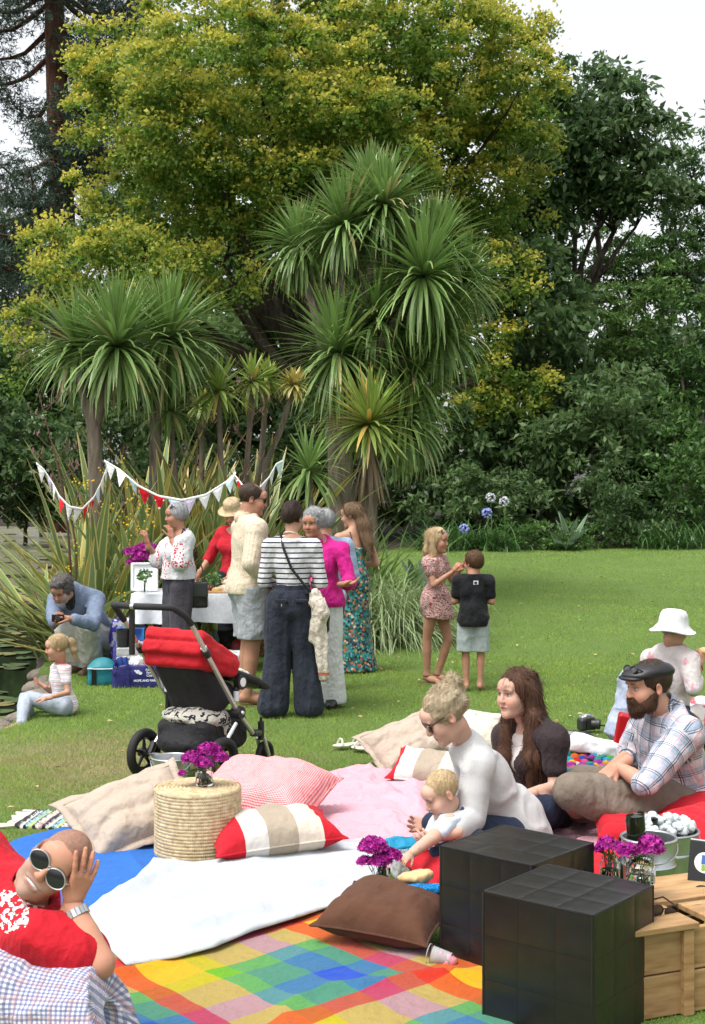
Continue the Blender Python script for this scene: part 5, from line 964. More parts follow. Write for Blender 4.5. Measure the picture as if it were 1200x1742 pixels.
link('body', mkmesh('body', v_, q_, fabric('violet_white_plastic', lambda t: t.mix(t.math('GREATER_THAN', t.noise(t.vec(), 9.0, 2.0), .52), (.62, .64, .70, 1), (.07, .05, .45, 1)), 100, .4), True), pg); v_, q_ = nets(union([cap((-.05, 0, .47), (-.02, 0, .56), .014), cap((-.02, 0, .56), (.05, 0, .47), .014)], .01), .012); link('handle', mkmesh('handle', v_, q_, M_LOGO, True), pg)
def wick():
    t = NT('wicker'); v = t.vec(); w = t.n('TexWave', Vector=v, Scale=30.0, Distortion=3.0, props={'bands_direction': 'Z'}); n = t.noise(v, 30.0, 3.0); return t.bsdf(t.ramp(n, [(.3, (.20, .09, .035)), (.7, (.5, .3, .13))]), .7, 0, t.bump(w, 1.0, .02), .3)
M_WICK = wick(); bk = empty('wicker_basket', G(448, 1115) + V(0, .05, 0), label='brown wicker basket behind the balding man', cat='basket')
for k in range(11):
    z = .012 + k * .024; rx, ry = .2 + .003 * k, .14 + .003 * k; MB().tube([((rx + .006 * math.sin(a * 14 + k * math.pi)) * math.cos(a), (ry + .006 * math.sin(a * 14 + k * math.pi)) * math.sin(a), z) for a in np.linspace(0, 6.283, 50)], .011, 6, False).build('wicker_row', M_WICK, bk)
MB().lathe([(0, .01), (.15, .01), (.15, .05)], 20).build('base', M_WICK, bk); v_, q_ = nets(grow(ell((0, 0, .27), (.15, .09, .07)), 0, .03, 12, 6), .014); link('cloth_lining', mkmesh('cloth_lining', v_, q_, fabric('rust_cloth', (.3, .12, .06), 200), True), bk)
M_WATER = mat('water_bottle_plastic', (.45, .62, .68), .12, bump=.2, Transmission_Weight=.5, IOR=1.1)
for k, (px, y) in enumerate(((349, 13.0), (358, 12.9), (366, 13.1))): MB().lathe([(0, 0), (.045, .0), (.048, .02), (.044, .1), (.048, .12), (.048, .24), (.02, .30), (.014, .31), (.016, .335), (0, .335)], 16).build('water_bottle', M_WATER, None, loc=(W(px, 1080, y)[0], y, 0), label=('clear water bottle under the table nearest the handbag', 'clear water bottle in the middle under the table', 'clear water bottle under the table nearest the dark trousers')[k], cat='bottle', group='water bottles under the table')
v_, q_ = nets(grow(rbox((0, 0, .17), (.15, .1, .17), .05), 0, .02, 9, 3), .014); db = empty('black_bag', (W(395, 1080, 13.15)[0], 13.2, 0), label='black bag with red lettering under the table', cat='bag'); link('body', mkmesh('body', v_, q_, mat('black_nylon', (.012, .012, .014), .5, bump=.4, bs=14, dist=.02), True), db); text('FOOD', .05, mat('red_print', (.45, .03, .04), .6, bump=0), db, (-.02, -.112, .17), (R(90), 0, 0))
v_, q_ = nets(grow(ell((0, 0, .12), (.06, .06, .13)), 0, .03, 12, 8), .012); link('red_pouch', mkmesh('red_pouch', v_, q_, mat('red_plastic', (.35, .03, .03), .4, var=.4, vs_=14), True), None, (W(402, 1080, 12.8)[0], 12.85, 0), label='small red pouch beside the black bag under the table', cat='bag')
v_, q_ = nets(grow(rbox((0, 0, .13), (.16, .12, .13), .03), 0, .02, 8, 11), .014); link('green_bag', mkmesh('green_bag', v_, q_, fabric('pale_green_bag', lambda t: t.ramp(t.noise(t.vec(), 7.0, 2.0), [(.4, (.5, .5, .52)), (.5, (.22, .33, .22)), (.6, (.5, .46, .26))], 'CONSTANT'), 100, .5), True), None, (W(388, 1110, 11.9)[0], 11.9, 0), label='pale green and white shopping bag behind the pram hood', cat='bag')
zb = W(292, 1300, 7.35); bucket('low galvanised bucket behind the beige cushion and pram wheel', (zb[0], zb[1], 0), .085, .11, W(292, 1288, 7.35)[2])

# ------------------------------------------------------------------ bunting
M_FLAGS = [fabric('flag_' + n, c, 200, .85, .2, 20, .04) for n, c in (('white', (.8, .8, .8)), ('pale_blue', (.55, .68, .74)), ('lilac', (.60, .52, .66)), ('cream', (.76, .74, .60)), ('red', srgb(215, 30, 45)))]
M_FLAGS.append(fabric('flag_dotted', lambda t: t.mix(t.math('LESS_THAN', t.n('TexVoronoi', Vector=t.vec(), Scale=26.0, Randomness=.1), .33), (*srgb(190, 20, 35), 1), (.8, .75, .75, 1)), 200)); M_STRING = fabric('bunting_tape', (.8, .8, .78), 200)
def bunting(label, pts, seq, d, fw=.155, seed=0):
    P = poly_at([W(x, y, d + e) for x, y, e in pts], 60); root = empty('bunting', P[0] * V(1, 1, 0), label=label, cat='bunting', group='strings of bunting by the pond'); b = P[0] * V(1, 1, 0); P = P - b; g = np.random.default_rng(seed)
    n = len(P); mb = MB(); v = []; 
    for p in P: v += [p + V(0, 0, .012), p - V(0, 0, .012)]
    link('tape', mkmesh('tape', v, [(2 * i, 2 * i + 2, 2 * i + 3, 2 * i + 1) for i in range(n - 1)], M_STRING, True), root).modifiers.new('t', 'SOLIDIFY').thickness = .003
    s = np.concatenate([[0], np.cumsum(np.linalg.norm(np.diff(P, axis=0), axis=1))]); at = lambda q: np.array([np.interp(q, s, P[:, i]) for i in range(3)]); m = len(seq)
    for k, c in enumerate(seq):
        q = (k + .5) / m * s[-1]; w = min(fw, s[-1] / m * .92); a, e = at(q - w / 2), at(q + w / 2); tip = (a + e) / 2 + V(.02 * g.normal(), .02 + .03 * g.normal(), -.155); mid = (a + e + tip) / 3 + V(0, -.012, 0); nn = V(0, .003, 0)
        vv = [a, e, tip, mid, a + nn, e + nn, tip + nn, mid + nn]; link('flag', mkmesh('flag', vv, [(0, 1, 3), (1, 2, 3), (2, 0, 3), (5, 4, 7), (6, 5, 7), (4, 6, 7), (0, 4, 5, 1), (1, 5, 6, 2), (2, 6, 4, 0)], M_FLAGS[c]), root)
bunting('bunting loop of white and red flags left of the palm trunk', [(62, 788, 0), (76, 800, 0), (90, 822, 0), (102, 845, -.2), (118, 862, -.3), (140, 866, -.2), (160, 846, 0), (172, 822, .1), (181, 798, .1), (185, 786, .1)], [0, 2, 0, 0, 4, 0, 0, 4, 5, 1, 3, 0], 13.1)
bunting('bunting string sagging over the woman with grey hair to the straw hat', [(178, 784, .1), (205, 800, 0), (235, 826, -.1), (270, 844, -.1), (310, 851, -.1), (350, 842, 0), (385, 820, .1), (402, 804, .1)], [0, 0, 1, 4, 5, 1, 2, 0, 0, 1], 13.1, seed=2)
bunting('short bunting string between straw hat and tallest palm', [(398, 806, .1), (415, 828, 0), (438, 834, 0), (458, 812, .1), (470, 790, .1), (482, 784, .2)], [5, 1, 1, 2, 0, 1], 13.1, seed=3)
# ------------------------------------------------------------------ pram
PO, PA = V(-.99, 7.70, 0), R(-30); PF, PRT = V(.5, .866, 0), V(.866, -.5, 0)
def pr(px, py, r):                                              # photo pixel at lateral offset r -> pram coordinates (right, forward, up)
    k = (px - CX) / F; t = (k * (PO[1] + r * PRT[1]) - PO[0] - r * PRT[0]) / (PF[0] - k * PF[1]); Y = PO[1] + r * PRT[1] + t * PF[1]
    return V(r, t, CZ - (py - HY) * Y / F)
pram = empty('pram', PO, PA, label='red and black pram with silver frame standing on the lawn', cat='pram')
M_FOAM = mat('handle_foam', (.02, .02, .022), .75, bump=.3, bs=200); M_ALU = mat('brushed_aluminium', (.62, .62, .62), .3, .9, var=.08, bump=.05); M_PBLK = mat('pram_plastic', (.014, .014, .015), .4, bump=0); M_HOOD = fabric('red_hood', (.45, .010, .018), 260, .7, .25, 9, .06)
M_SEAT = fabric('charcoal_canvas', (.022, .021, .023), 260, .8, .3, 8, .15); M_TYRE = mat('tyre_rubber', (.012, .012, .012), .7, bump=.5, bs=80); M_LINER = fabric('cream_liner', (.68, .64, .54), 260); M_BAGF = fabric('black_basket', (.014, .013, .015), 260, .6, .4, 10)
RN, RF = .24, -.24
near = [pr(326, 1062, RN), pr(352, 1112, RN), pr(405, 1212, RN), pr(430, 1247, RN)]
def far(p): return V(RF, p[1], p[2])
MB().tube(near, [.014, .014, .016, .016], 10).build('chassis_tube', M_ALU, pram); MB().tube([far(p) for p in near], [.014, .014, .016, .016], 10).build('chassis_tube', M_ALU, pram)
a, b = near[0], far(near[0]); up = (near[0] - near[2]); up /= np.linalg.norm(up)
arc = [a, a + up * .06 + V(0, -.01, 0), a + up * .13 + V(-.03, -.05, .0), a + up * .15 + V(-.12, -.10, -.01), (a + b) / 2 + up * .155 + V(0, -.115, -.015), b + up * .15 + V(.12, -.10, -.01), b + up * .13 + V(.03, -.05, 0), b + up * .06 + V(0, -.01, 0), b]
hb = MB().tube(poly_at(arc, 40), .0185, 10).build('handle', M_FOAM, pram); MB().tube([(a + b) / 2 + up * .155 + V(-.012, -.115, -.015), (a + b) / 2 + up * .155 + V(.012, -.115, -.015)], .0195, 10).build('handle_clip', M_ALU, hb)
for p in (near[1], far(near[1])): MB().tube([p - up * .02, p + up * .02], .022, 10).build('clamp', M_PBLK, pram); MB().tube([p + up * .035, p + up * .05], .019, 10).build('clamp_ring', M_ALU, pram)
MB().tube([near[1] + V(.0, .03, .0), near[1] + V(0, .04, .05)], .008, 8).build('lever', mat('red_lever', srgb(150, 8, 15), .3, bump=0), pram)
piv = near[2]
for s, p in ((1, piv), (-1, far(piv))):
    MB().lathe([(0, -.03), (.036, -.03), (.04, 0), (.036, .03), (0, .03)], 18).build('pivot', M_PBLK, pram, loc=p, rot=(0, R(90), 0)); MB().ball(p + V(s * .032, 0, 0), .014, 10, 7).build('pivot_button', M_ALU, pram)
    ax = V(s * .24, .0, .145); MB().tube([p + V(0, -.02, -.06), ax + V(0, .02, .03)], .013, 8).build('leg', M_ALU, pram); MB().tube([ax + V(0, .04, .06), ax + V(0, .0, 0)], .022, 8).build('leg_sleeve', M_PBLK, pram)
# rear wheels
def wheel(c, r, w, spokes=5, fat=.028):
    wr = empty('wheel', c); wr.parent = pram
    n = 36; MB().tube([(0, (r - fat) * math.cos(q), (r - fat) * math.sin(q)) for q in np.linspace(0, 2 * math.pi, n + 1)], fat, 10, False).build('tyre', M_TYRE, wr)
    rm = MB(); rm.tube([(0, (r - 2 * fat) * math.cos(q), (r - 2 * fat) * math.sin(q)) for q in np.linspace(0, 2 * math.pi, n + 1)], .008, 6, False)
    rm.build('rim', M_PBLK, wr)
    for k in range(spokes): q = k * 2 * math.pi / spokes + .3; MB().tube([(0, .015 * math.cos(q), .015 * math.sin(q)), (0, (r - 2 * fat) * math.cos(q), (r - 2 * fat) * math.sin(q))], [.013, .008], 6).build('spoke', M_PBLK, wr)
    MB().tube([(-w, 0, 0), (w, 0, 0)], .024, 12).build('hub', M_PBLK, wr); return wr
wheel((.285, 0, .145), .145, .03); wheel((-.285, 0, .145), .145, .03)
MB().tube([(-.27, 0, .145), (.27, 0, .145)], .009, 8).build('axle', M_ALU, pram); MB().tube([(-.25, .04, .20), (.25, .04, .20)], .008, 8).build('cross_bar', M_ALU, pram)
for s in (1, -1):
    e = near[3] if s > 0 else far(near[3]); fx = s * .22; MB().tube([e, V(fx, .47, .235)], .022, 8).build('caster_arm', M_PBLK, pram); MB().tube([V(fx, .49, .19), V(fx, .49, .30)], .02, 10).build('caster_post', M_PBLK, pram); MB().tube([V(fx, .49, .30), V(fx, .49, .325)], .009, 8).build('caster_pin', M_PBLK, pram)
    MB().tube([V(fx - .025, .49, .2), V(fx - .03, .53, .09)], .012, 8).build('fork', M_ALU, pram); MB().tube([V(fx + .025, .49, .2), V(fx + .03, .53, .09)], .012, 8).build('fork', M_ALU, pram); wheel((fx, .53, .09), .09, .026, 4, .018)
# seat, hood, tray
def slab(p0, p1, hw, th, rad, k=1.0):
    p0, p1 = V(*p0), V(*p1); dv = p1 - p0; L = np.linalg.norm(dv); y = dv / L; x = V(1, 0, 0); z = np.cross(x, y); M = np.stack([x, y, z], 1); return rbox((p0 + p1) / 2, (hw, L / 2, th), rad, M)
B = V(0, .30, .635)
hood = [slab((0, -.09, .875), B + V(0, -.03, .05), .205, .036, .022), slab((0, -.115, .805), B + V(0, -.02, .02), .212, .038, .024), slab((0, -.10, .73), B + V(0, -.02, -.005), .205, .042, .026)]
sdf_obj('hood', grow(union([(h, .005) for h in hood], .005), 0, .006, 9, 3, crease=.006), .0085, M_HOOD, pram)
seat = [slab((0, -.02, .74), (0, .17, .44), .17, .085, .06), slab((0, .13, .47), (0, .33, .50), .165, .07, .06), cap((-.1, .16, .47), (.1, .16, .47), .08)]
sdf_obj('seat_shell', grow(union(seat, .06), 0, .004, 8), .012, M_SEAT, pram)
tray = [slab((0, .27, .60), (0, .60, .50), .15, .03, .028)]; sdf_obj('footrest', union(tray), .011, M_PBLK, pram); sdf_obj('seat_liner', grow(union([slab((0, .26, .655), (0, .53, .565), .12, .02, .02), cap((-.08, .27, .67), (.08, .27, .67), .03), cap((-.06, .25, .72), (.07, .25, .70), .025)], .03), 0, .008, 16), .010, M_LINER, pram)
MB().tube([V(.18, .27, .62), V(.2, .45, .56), V(.18, .62, .495), V(-.18, .62, .495), V(-.2, .45, .56), V(-.18, .27, .62)], .02, 10).build('bumper_bar', M_FOAM, pram)
MB().ball((.04, .3, .72), .022, 10, 7).build('toy', mat('lime_toy', (.3, .5, .04), .5), pram)
hp = pr(405, 1160, .19); MB().lathe([(0, 0), (.045, 0), (.045, .035), (0, .035)], 20).build('seat_hub', M_PBLK, pram, loc=hp, rot=(0, R(90), 0)); MB().lathe([(0, .0), (.027, 0), (.027, .004), (0, .004)], 20).build('hub_cap', M_WFRAME, pram, loc=hp + V(.036, 0, 0), rot=(0, R(90), 0)); hp2 = pr(402, 1184, .2); MB().tube([hp2 + V(0, 0, -.03), hp2 + V(0, 0, .03)], .017, 10).build('adapter', M_WFRAME, pram); MB().tube([hp2 + V(0, 0, .03), hp], .02, 10).build('adapter_arm', M_PBLK, pram)
MB().tube([V(-.2, .12, .50), V(-.2, .12, .58)], .022, 10).build('adapter', M_WFRAME, pram); MB().tube([V(-.2, .12, .36), V(-.2, .12, .50)], .016, 10).build('adapter_arm', M_PBLK, pram)
bag = [rbox((0, .1, .27), (.19, .12, .09), .05), rbox((.0, .30, .27), (.19, .12, .11), .06), ell((0, .05, .22), (.18, .14, .08))]
sdf_obj('basket', grow(union(bag, .05), 0, .01, 8, 5), .012, M_BAGF, pram)
# cup holder hanging from the handle
ch = a * .35 + b * .65 + up * .13 + V(0, -.09, -.02); MB().box(ch + V(.03, 0, -.12), (.012, .012, .13)).build('bracket', M_PBLK, pram, False)
chr_ = MB().lathe([(0, 0), (.035, 0), (.038, .02), (.036, .03), (.041, .05), (.039, .06), (.043, .10), (.040, .10), (.033, .005), (0, .005)], 20).build('cup_holder', M_PBLK, pram, loc=ch + V(-.03, 0, -.21))
# knitted blanket stuffed over the basket
def knit(t): n = t.noise(t.vec(), 11.0, 1.0); w = t.math('FRACT', t.math('MULTIPLY', n, 5.0)); return t.mix(t.math('MULTIPLY', t.math('GREATER_THAN', w, .62), t.math('GREATER_THAN', t.noise(t.vec(), 60.0, 1.0), .42)), (.52, .49, .42, 1), (.02, .024, .035, 1))
q = PO + PF * .1 + V(0, 0, .37); kb = empty('knitted_blanket', q, PA, label='black and cream patterned blanket stuffed into the pram basket', cat='blanket')
sdf_obj('body', grow(union([ell((-.02, -.03, 0), (.19, .1, .055)), ell((.1, .02, -.01), (.11, .12, .06)), cap((.13, .08, .01), (.17, .10, -.09), .04)], .04), 0, .014, 11, 3, oct=3), .010, fabric('patterned_knit', knit, 160, .95, .4, 14), kb)
# ------------------------------------------------------------------ people
def skin_mat():
    t = NT('skin'); c = t.attr(); v = t.vec(); n = t.noise(v, 30.0, 4.0); c = t.mix(1.0, c, t.math('MULTIPLY_ADD', n, .3, .85), 'MULTIPLY')
    return t.bsdf(c, .55, 0, t.bump(t.noise(v, 160.0, 3.0), .15, .002), .22, Subsurface_Weight=.06, Subsurface_Scale=.02, Subsurface_Radius=(1.0, .3, .15))
M_SKIN = skin_mat()
def hair_mat(name, cols, stretch=(1, 1, .12), sc=90.0, rough=.42):
    t = NT(name); v = t.vec(); n = t.noise(t.map(v, stretch), sc, 3.0); b = t.noise(v, 9.0, 2.0)
    c = t.ramp(t.math('MULTIPLY_ADD', b, .45, t.math('MULTIPLY', n, .6)), [(.25 + .5 * i / max(1, len(cols) - 1), k) for i, k in enumerate(cols)]); return t.bsdf(c, rough, 0, t.bump(n, 1.0, .01), .25)
SK_LIGHT = np.array([.47, .255, .175]); SK_TAN = np.array([.38, .195, .125]); SK_FAIR = np.array([.54, .325, .245])
H_DARK = hair_mat('hair_dark_brown', [(.012, .007, .005), (.035, .02, .013), (.06, .035, .022)]); H_BRUN = hair_mat('hair_auburn_brown', [(.03, .013, .008), (.075, .034, .019), (.13, .062, .034)], (1, 1, .06), 120); H_BLON = hair_mat('hair_blonde', [(.20, .13, .065), (.42, .30, .16), (.60, .47, .29)])
H_ASH = hair_mat('hair_ash_blonde', [(.16, .115, .07), (.42, .33, .21), (.66, .57, .42)]); H_GREY = hair_mat('hair_grey', [(.12, .12, .125), (.30, .30, .31), (.5, .5, .52)]); H_SALT = hair_mat('hair_salt_pepper', [(.03, .027, .025), (.10, .09, .085), (.22, .2, .19)]); H_BROWN = hair_mat('hair_brown', [(.04, .018, .008), (.085, .042, .018), (.13, .07, .034)]); H_OMBRE = hair_mat('hair_long_brown', [(.07, .04, .022), (.15, .09, .05), (.26, .16, .09)], (1, 1, .06), 110)
H_BEARD = hair_mat('beard_brown', [(.018, .009, .005), (.055, .024, .012), (.10, .045, .022)], (1, 1, .25), 140)
def lerp(a, b, t): return a + (b - a) * t
def nrm(v): v = V(*v); return v / (np.linalg.norm(v) + 1e-9)
def stand(xy, H, rz, lean=(0, 0), arms=None, legs=None, sh=.113, sep=.055):
    """joints of a standing figure; rz turns it (0 looks at the camera)"""
    M = rotz(rz); J = {}; hh = H
    L = dict(pel=(0, 0, .535), che=(0, .0, .725), nek=(0, .012, .83), hd=(0, -.012, .925), sL=(sh, .005, .795), sR=(-sh, .005, .795), hL=(.05, 0, .52), hR=(-.05, 0, .52), kL=(sep, -.012, .285), kR=(-sep, -.012, .285), aL=(sep, .018, .045), aR=(-sep, .018, .045), tL=(sep + .02, -.085, .018), tR=(-sep - .02, -.085, .018),
             eL=(sh + .035, .02, .635), eR=(-sh - .035, .02, .635), wL=(sh + .03, -.06, .5), wR=(-sh - .03, -.06, .5))
    for k, v in (arms or {}).items(): L[k] = v
    for k, v in (legs or {}).items(): L[k] = v
    for k, v in L.items():
        p = V(*v) * hh; p = p + V(lean[0], lean[1], 0) * hh * max(0, (p[2] / hh - .5)); J[k] = M @ p + V(xy[0], xy[1], 0)
    J['fd'] = M @ V(0, -1, 0); J['ud'] = V(0, 0, 1); return J
class Fig:
    def __init__(s, label, J, H, base, skin=SK_LIGHT, sex='f', bulk=1.0, h=.013):
        s.b = V(*base); s.root = empty('person', s.b, label=label, cat='person'); s.S = H / 1.7; s.skin = skin; s.sex = sex; s.bulk = bulk; s.V = []; s.F = []; s.C = []; s.n = 0; s.h = h
        s.J = {k: (v if k in ('fd', 'ud') else v - s.b) for k, v in J.items()}
    def add(s, v, q, c):
        if len(v) == 0: return
        s.V.append(v); s.F.append(q + s.n); s.C.append(np.broadcast_to(c, (len(v), 3)) if np.ndim(c) == 1 else c); s.n += len(v)
    def tframe(s):
        J = s.J; up = nrm(J['nek'] - J['pel']); x = J['sL'] - J['sR']; x = nrm(x - (x @ up) * up); return np.stack([x, np.cross(up, x), up], 1)     # left, back, up
    def torso(s, o=0, w=1.0, d=1.0):
        J, S, B = s.J, s.S, s.bulk; M = s.tframe(); f = s.sex == 'f'; hx = J['hL'] - J['hR']; up = M[:, 2]; mid = lerp(J['pel'], J['che'], .5); P = []
        xp = nrm(hx); Mp = np.stack([xp, nrm(np.cross(nrm(J['che'] - J['pel']), xp)), nrm(J['che'] - J['pel'])], 1)
        P.append(ell(J['pel'], V((.168 if f else .155) * B * w, .115 * B * d, .125) * S + o, Mp)); P.append(ell(mid, V((.118 if f else .138) * B * w, .092 * B * d, .15) * S + o, M)); P.append(ell(J['che'], V((.138 if f else .158) * w * B ** .5, .10 * d, .165) * S + o, M))
        P.append(cap(lerp(J['nek'], J['sL'], .3) - up * .02 * S, J['sL'] - up * .012 * S, .058 * S + o, .052 * S + o)); P.append(cap(lerp(J['nek'], J['sR'], .3) - up * .02 * S, J['sR'] - up * .012 * S, .058 * S + o, .052 * S + o)); P.append(cap(J['nek'] + up * .02 * S, J['che'], .055 * S + o, .08 * S + o))
        if f and s.S > .88:
            for q in (-1, 1): P.append(ell(J['che'] + M @ (V(q * .065, -.085, -.02) * S), V(.06, .05, .06) * S + o, M))
        for q in (-1, 1): P.append(ell(J['pel'] + Mp @ (V(q * .07, .06, -.03) * S), V(.08, .075, .085) * S * B + o, Mp))
        return P
    def arm(s, q, o=0, t0=0.0, t1=2.0, flare=0.0):
        J, S = s.J, s.S; m = 1.0 if s.sex == 'm' else .84; a, e, w = J['s' + q], J['e' + q], J['w' + q]; P = []; r = lambda t: (np.interp(t, [0, .35, .9, 1.2, 2], [.052, .049, .040, .042, .026]) * m * S + o)
        for u, v in ((0, 1), (1, 2)):
            x, y = max(u, t0), min(v, t1)
            if y <= x: continue
            A, Bq = (a, e) if u == 0 else (e, w); mid = (x + y) / 2; pa, pm, pb = lerp(A, Bq, x - u), lerp(A, Bq, mid - u), lerp(A, Bq, y - u); P += [cap(pa, pm, r(x), r(mid)), cap(pm, pb, r(mid), r(y) + (flare if y == t1 else 0))]
        return [union(P, .004)]
    def leg(s, q, o=0, t0=0.0, t1=2.0, radii=None):
        J, S, B = s.J, s.S, s.bulk ** .6; a, e, w = J['h' + q], J['k' + q], J['a' + q]; P = []; tab = radii or ([0, .5, 1, 1.3, 1.6, 2], [.092, .078, .056, .058, .046, .037])
        r = lambda t: np.interp(t, tab[0], tab[1]) * S * B + o
        for u, v in ((0, 1), (1, 2)):
            x, y = max(u, t0), min(v, t1)
            if y <= x: continue
            A, Bq = (a, e) if u == 0 else (e, w); n = 3
            for i in range(n): c, d = x + (y - x) * i / n, x + (y - x) * (i + 1) / n; P.append(cap(lerp(A, Bq, c - u), lerp(A, Bq, d - u), r(c), r(d)))
        return [union(P, .004)]
    def foot(s, q, o=0):
        J, S = s.J, s.S; a, t = J['a' + q], J['t' + q]; fw = nrm((t - a) * V(1, 1, .2)); heel = a - fw * .03 * S - V(0, 0, .012) * S; return [cap(heel, lerp(a, t, .5) - V(0, 0, .008) * S, .034 * S + o, .036 * S + o), cap(lerp(a, t, .45) - V(0, 0, .006) * S, t, .038 * S + o, .026 * S + o), cap(a + V(0, 0, .03) * S, a, .034 * S + o, .034 * S + o)]
    def wear(s, name, parts, m, h=None, k=.035, wr=(.007, 9.0), cuts=(), uv=None, parent=None, smooth=True, stretch=(1, 1, .55), cr=.6, seed=3, oct=2, **kw):
        f = union(parts, k); f = grow(f, 0, wr[0], wr[1], seed, stretch, oct, wr[0] * cr) if wr else f; c = list(cuts); f = keep(f, *c) if c else f
        v, q = nets(f, h or s.h * .8); return link(name, mkmesh(name, v, q, m, smooth, uvw=None if uv is None else uv(v)), parent or s.root, **kw)
    def uvmap(s, limbs=(('s', 'e'), ('e', 'w')), legs=False):
        """pattern coordinates that follow torso and sleeves"""
        J = s.J; M = s.tframe(); segs = []
        for q in 'LR':
            for a, b in limbs: segs.append((J[a + q], J[b + q]))
        def f(v):
            q = (v - J['pel']) @ M; best = np.linalg.norm((v - lerp(J['pel'], J['nek'], .55)) @ M / V(.18, .14, .3) / s.S, axis=1) * .12; out = np.stack([q[:, 0] + .35 * q[:, 1] * np.sign(q[:, 0]), q[:, 2], q[:, 1]], 1)
            for a, b in segs:
                ax = b - a; L = np.linalg.norm(ax); ax = ax / L; t = np.clip((v - a) @ ax, -.02, L); d = np.linalg.norm(v - a - t[:, None] * ax, axis=1); y = np.cross(ax, V(.21, .33, .92)); y = nrm(y); x = np.cross(y, ax); p = v - a
                ang = np.arctan2(p @ y, p @ x) * .055; u = np.stack([ang, (v - a) @ ax, 0 * ang], 1); near = (d < best) & ((v - a) @ ax > .05 * s.S); out[near] = u[near]; best = np.where(near, d, best)
            return out
        return f
    # ---- head -------------------------------------------------------------
    def headframe(s): return frame(s.J['fd'], s.J['ud'])
    def head(s, h=.0050, hs=None, beard=None, brow=(.05, .03, .02), lip=None, eyes=True, smile=0.0, scalp=None, neck=None, jaw=1.0, age=0.0, hat=False):
        M = s.headframe(); c = s.J['hd']; S = hs or (s.S * (.97 if s.sex == 'f' else 1.0) if s.S > .85 else s.S ** .55); s.hs = S; nb = (M.T @ (s.J['nek'] - c)) / S; m = s.sex == 'm'; nr = neck or (.056 if m else .048)
        fl = [ell((0, .018, .036), (.073, .093, .082)), ell((0, -.03, -.03), (.061, .06, .082)), ell((0, -.042, -.078), (.046 * jaw + (.004 if m else 0), .045, .036)), ell((0, -.082, -.1), (.02, .016, .016)), ell((0, -.072, .045), (.052, .03, .04))]
        for q in (-1, 1): fl += [ell((q * .037, -.066, -.03), (.026, .026, .028)), (ell((q * .03, -.084, .026), (.024, .012, .009)), .012)]
        fl += [(cap((0, -.09, .012), (0, -.108, -.022), .0075, .0115), .012), (ell((0, -.104, -.03), (.018, .012, .009)), .008)]
        base = union(fl, .03); ears = [ell((q * .0745, .012, -.006), (.0075, .019, .031), rotz(q * .35)) for q in (-1, 1)]; ecut = [ell((q * .082, .006, -.004), (.006, .010, .017)) for q in (-1, 1)]
        lips = [ell((0, -.0925, -.057 + .002 * smile), (.023 + .006 * smile, .009, .0055)), ell((0, -.091, -.0675), (.02 + .004 * smile, .0095, .0065))]; sock = [ell((q * .031, -.1, .006), (.019, .016, .012)) for q in (-1, 1)]; ball = [ell((q * .031, -.0775, .005), (.0135, .0125, .0125)) for q in (-1, 1)]
        nk = cap((0, .022, -.07), nb, nr, nr * 1.12)
        def f(P):
            d = base(P)
            for k in sock: d = smax(d, -k(P), .012)
            for k in ball: d = smin(d, k(P), .003)
            e = np.minimum(ears[0](P), ears[1](P)); e = smax(e, -np.minimum(ecut[0](P), ecut[1](P)), .004); d = smin(d, e, .008)
            for k in lips: d = smin(d, k(P), .006)
            mo = ell((0, -.102, -.0618 + .0), (.024 + .006 * smile, .010, .0022 + .003 * smile))(P); d = smax(d, -mo, .004)
            return smin(d, nk(P), .028)
        f.box = (np.minimum(V(-.09, -.13, -.13), nb - .06), np.maximum(V(.09, .125, .125), nb + .06))
        v, q = nets(f, h / S); x, y, z = v.T; col = np.repeat(s.skin[None] * 1.0, len(v), 0)
        def paint(mask, c): col[:] = col * (1 - mask[:, None]) + np.asarray(c) * mask[:, None]
        g_ = lambda a, b, cx, cz, rx, rz: np.exp(-(((np.abs(a) - cx) / rx) ** 2 + ((b - cz) / rz) ** 2) ** 2)
        fr = (y < -.02)
        paint(.35 * g_(x, z, .042, -.03, .022, .02) * fr, s.skin * V(1.1, .72, .68)); paint(.3 * np.exp(-((x / .013) ** 2 + ((z + .025) / .018) ** 2)) * (y < -.09), s.skin * V(1.1, .75, .7)); paint(.35 * (np.abs(x) > .069) * (y > -.01) * (np.abs(z) < .04), s.skin * V(1.08, .72, .66))
        hz = h / .005
        if beard is not None:
            kind, bc = beard; reg = ((z < -.028) | (np.abs(x) > .055)) & (z < .0) & (y < .02) & (z > -.135) & ~((np.abs(x) < .026) & (z > -.040)); n = .5 + .5 * fbm(v * 160, 2, 4); paint((reg * (.25 + .4 * n) if kind == 'stubble' else reg * 0.0), bc)
        lc = s.skin * V(.82, .42, .42) if lip is None else np.asarray(lip); paint(.8 * g_(x, z, 0, -.062, .025, .0095 * max(1, hz * .8)) * (y < -.07), lc); paint(.75 * g_(x, z, 0, -.0618, .022 + .005 * smile, .0028 + .0015 * hz) * (y < -.07), (.11, .03, .03) if smile < .5 else (.55, .52, .47))
        if eyes:
            paint(.55 * g_(x, z, .031, .006, .020, .011) * (y < -.05), s.skin * V(.55, .45, .42)); paint(.8 * g_(x, z, .031, .005, .0125, .0052) * (y < -.05), (.55, .53, .5)); paint(g_(x, z, .031, .0055, .0062, .0062) * (y < -.05), (.03, .02, .015)); paint(.75 * g_(x, z, .031, .0115, .016, .0032) * (y < -.05), (.04, .025, .02))
        paint(.8 * g_(x, z + .12 * np.abs(np.abs(x) - .03), .032, .031, .021, .0055) * (y < -.05), brow)
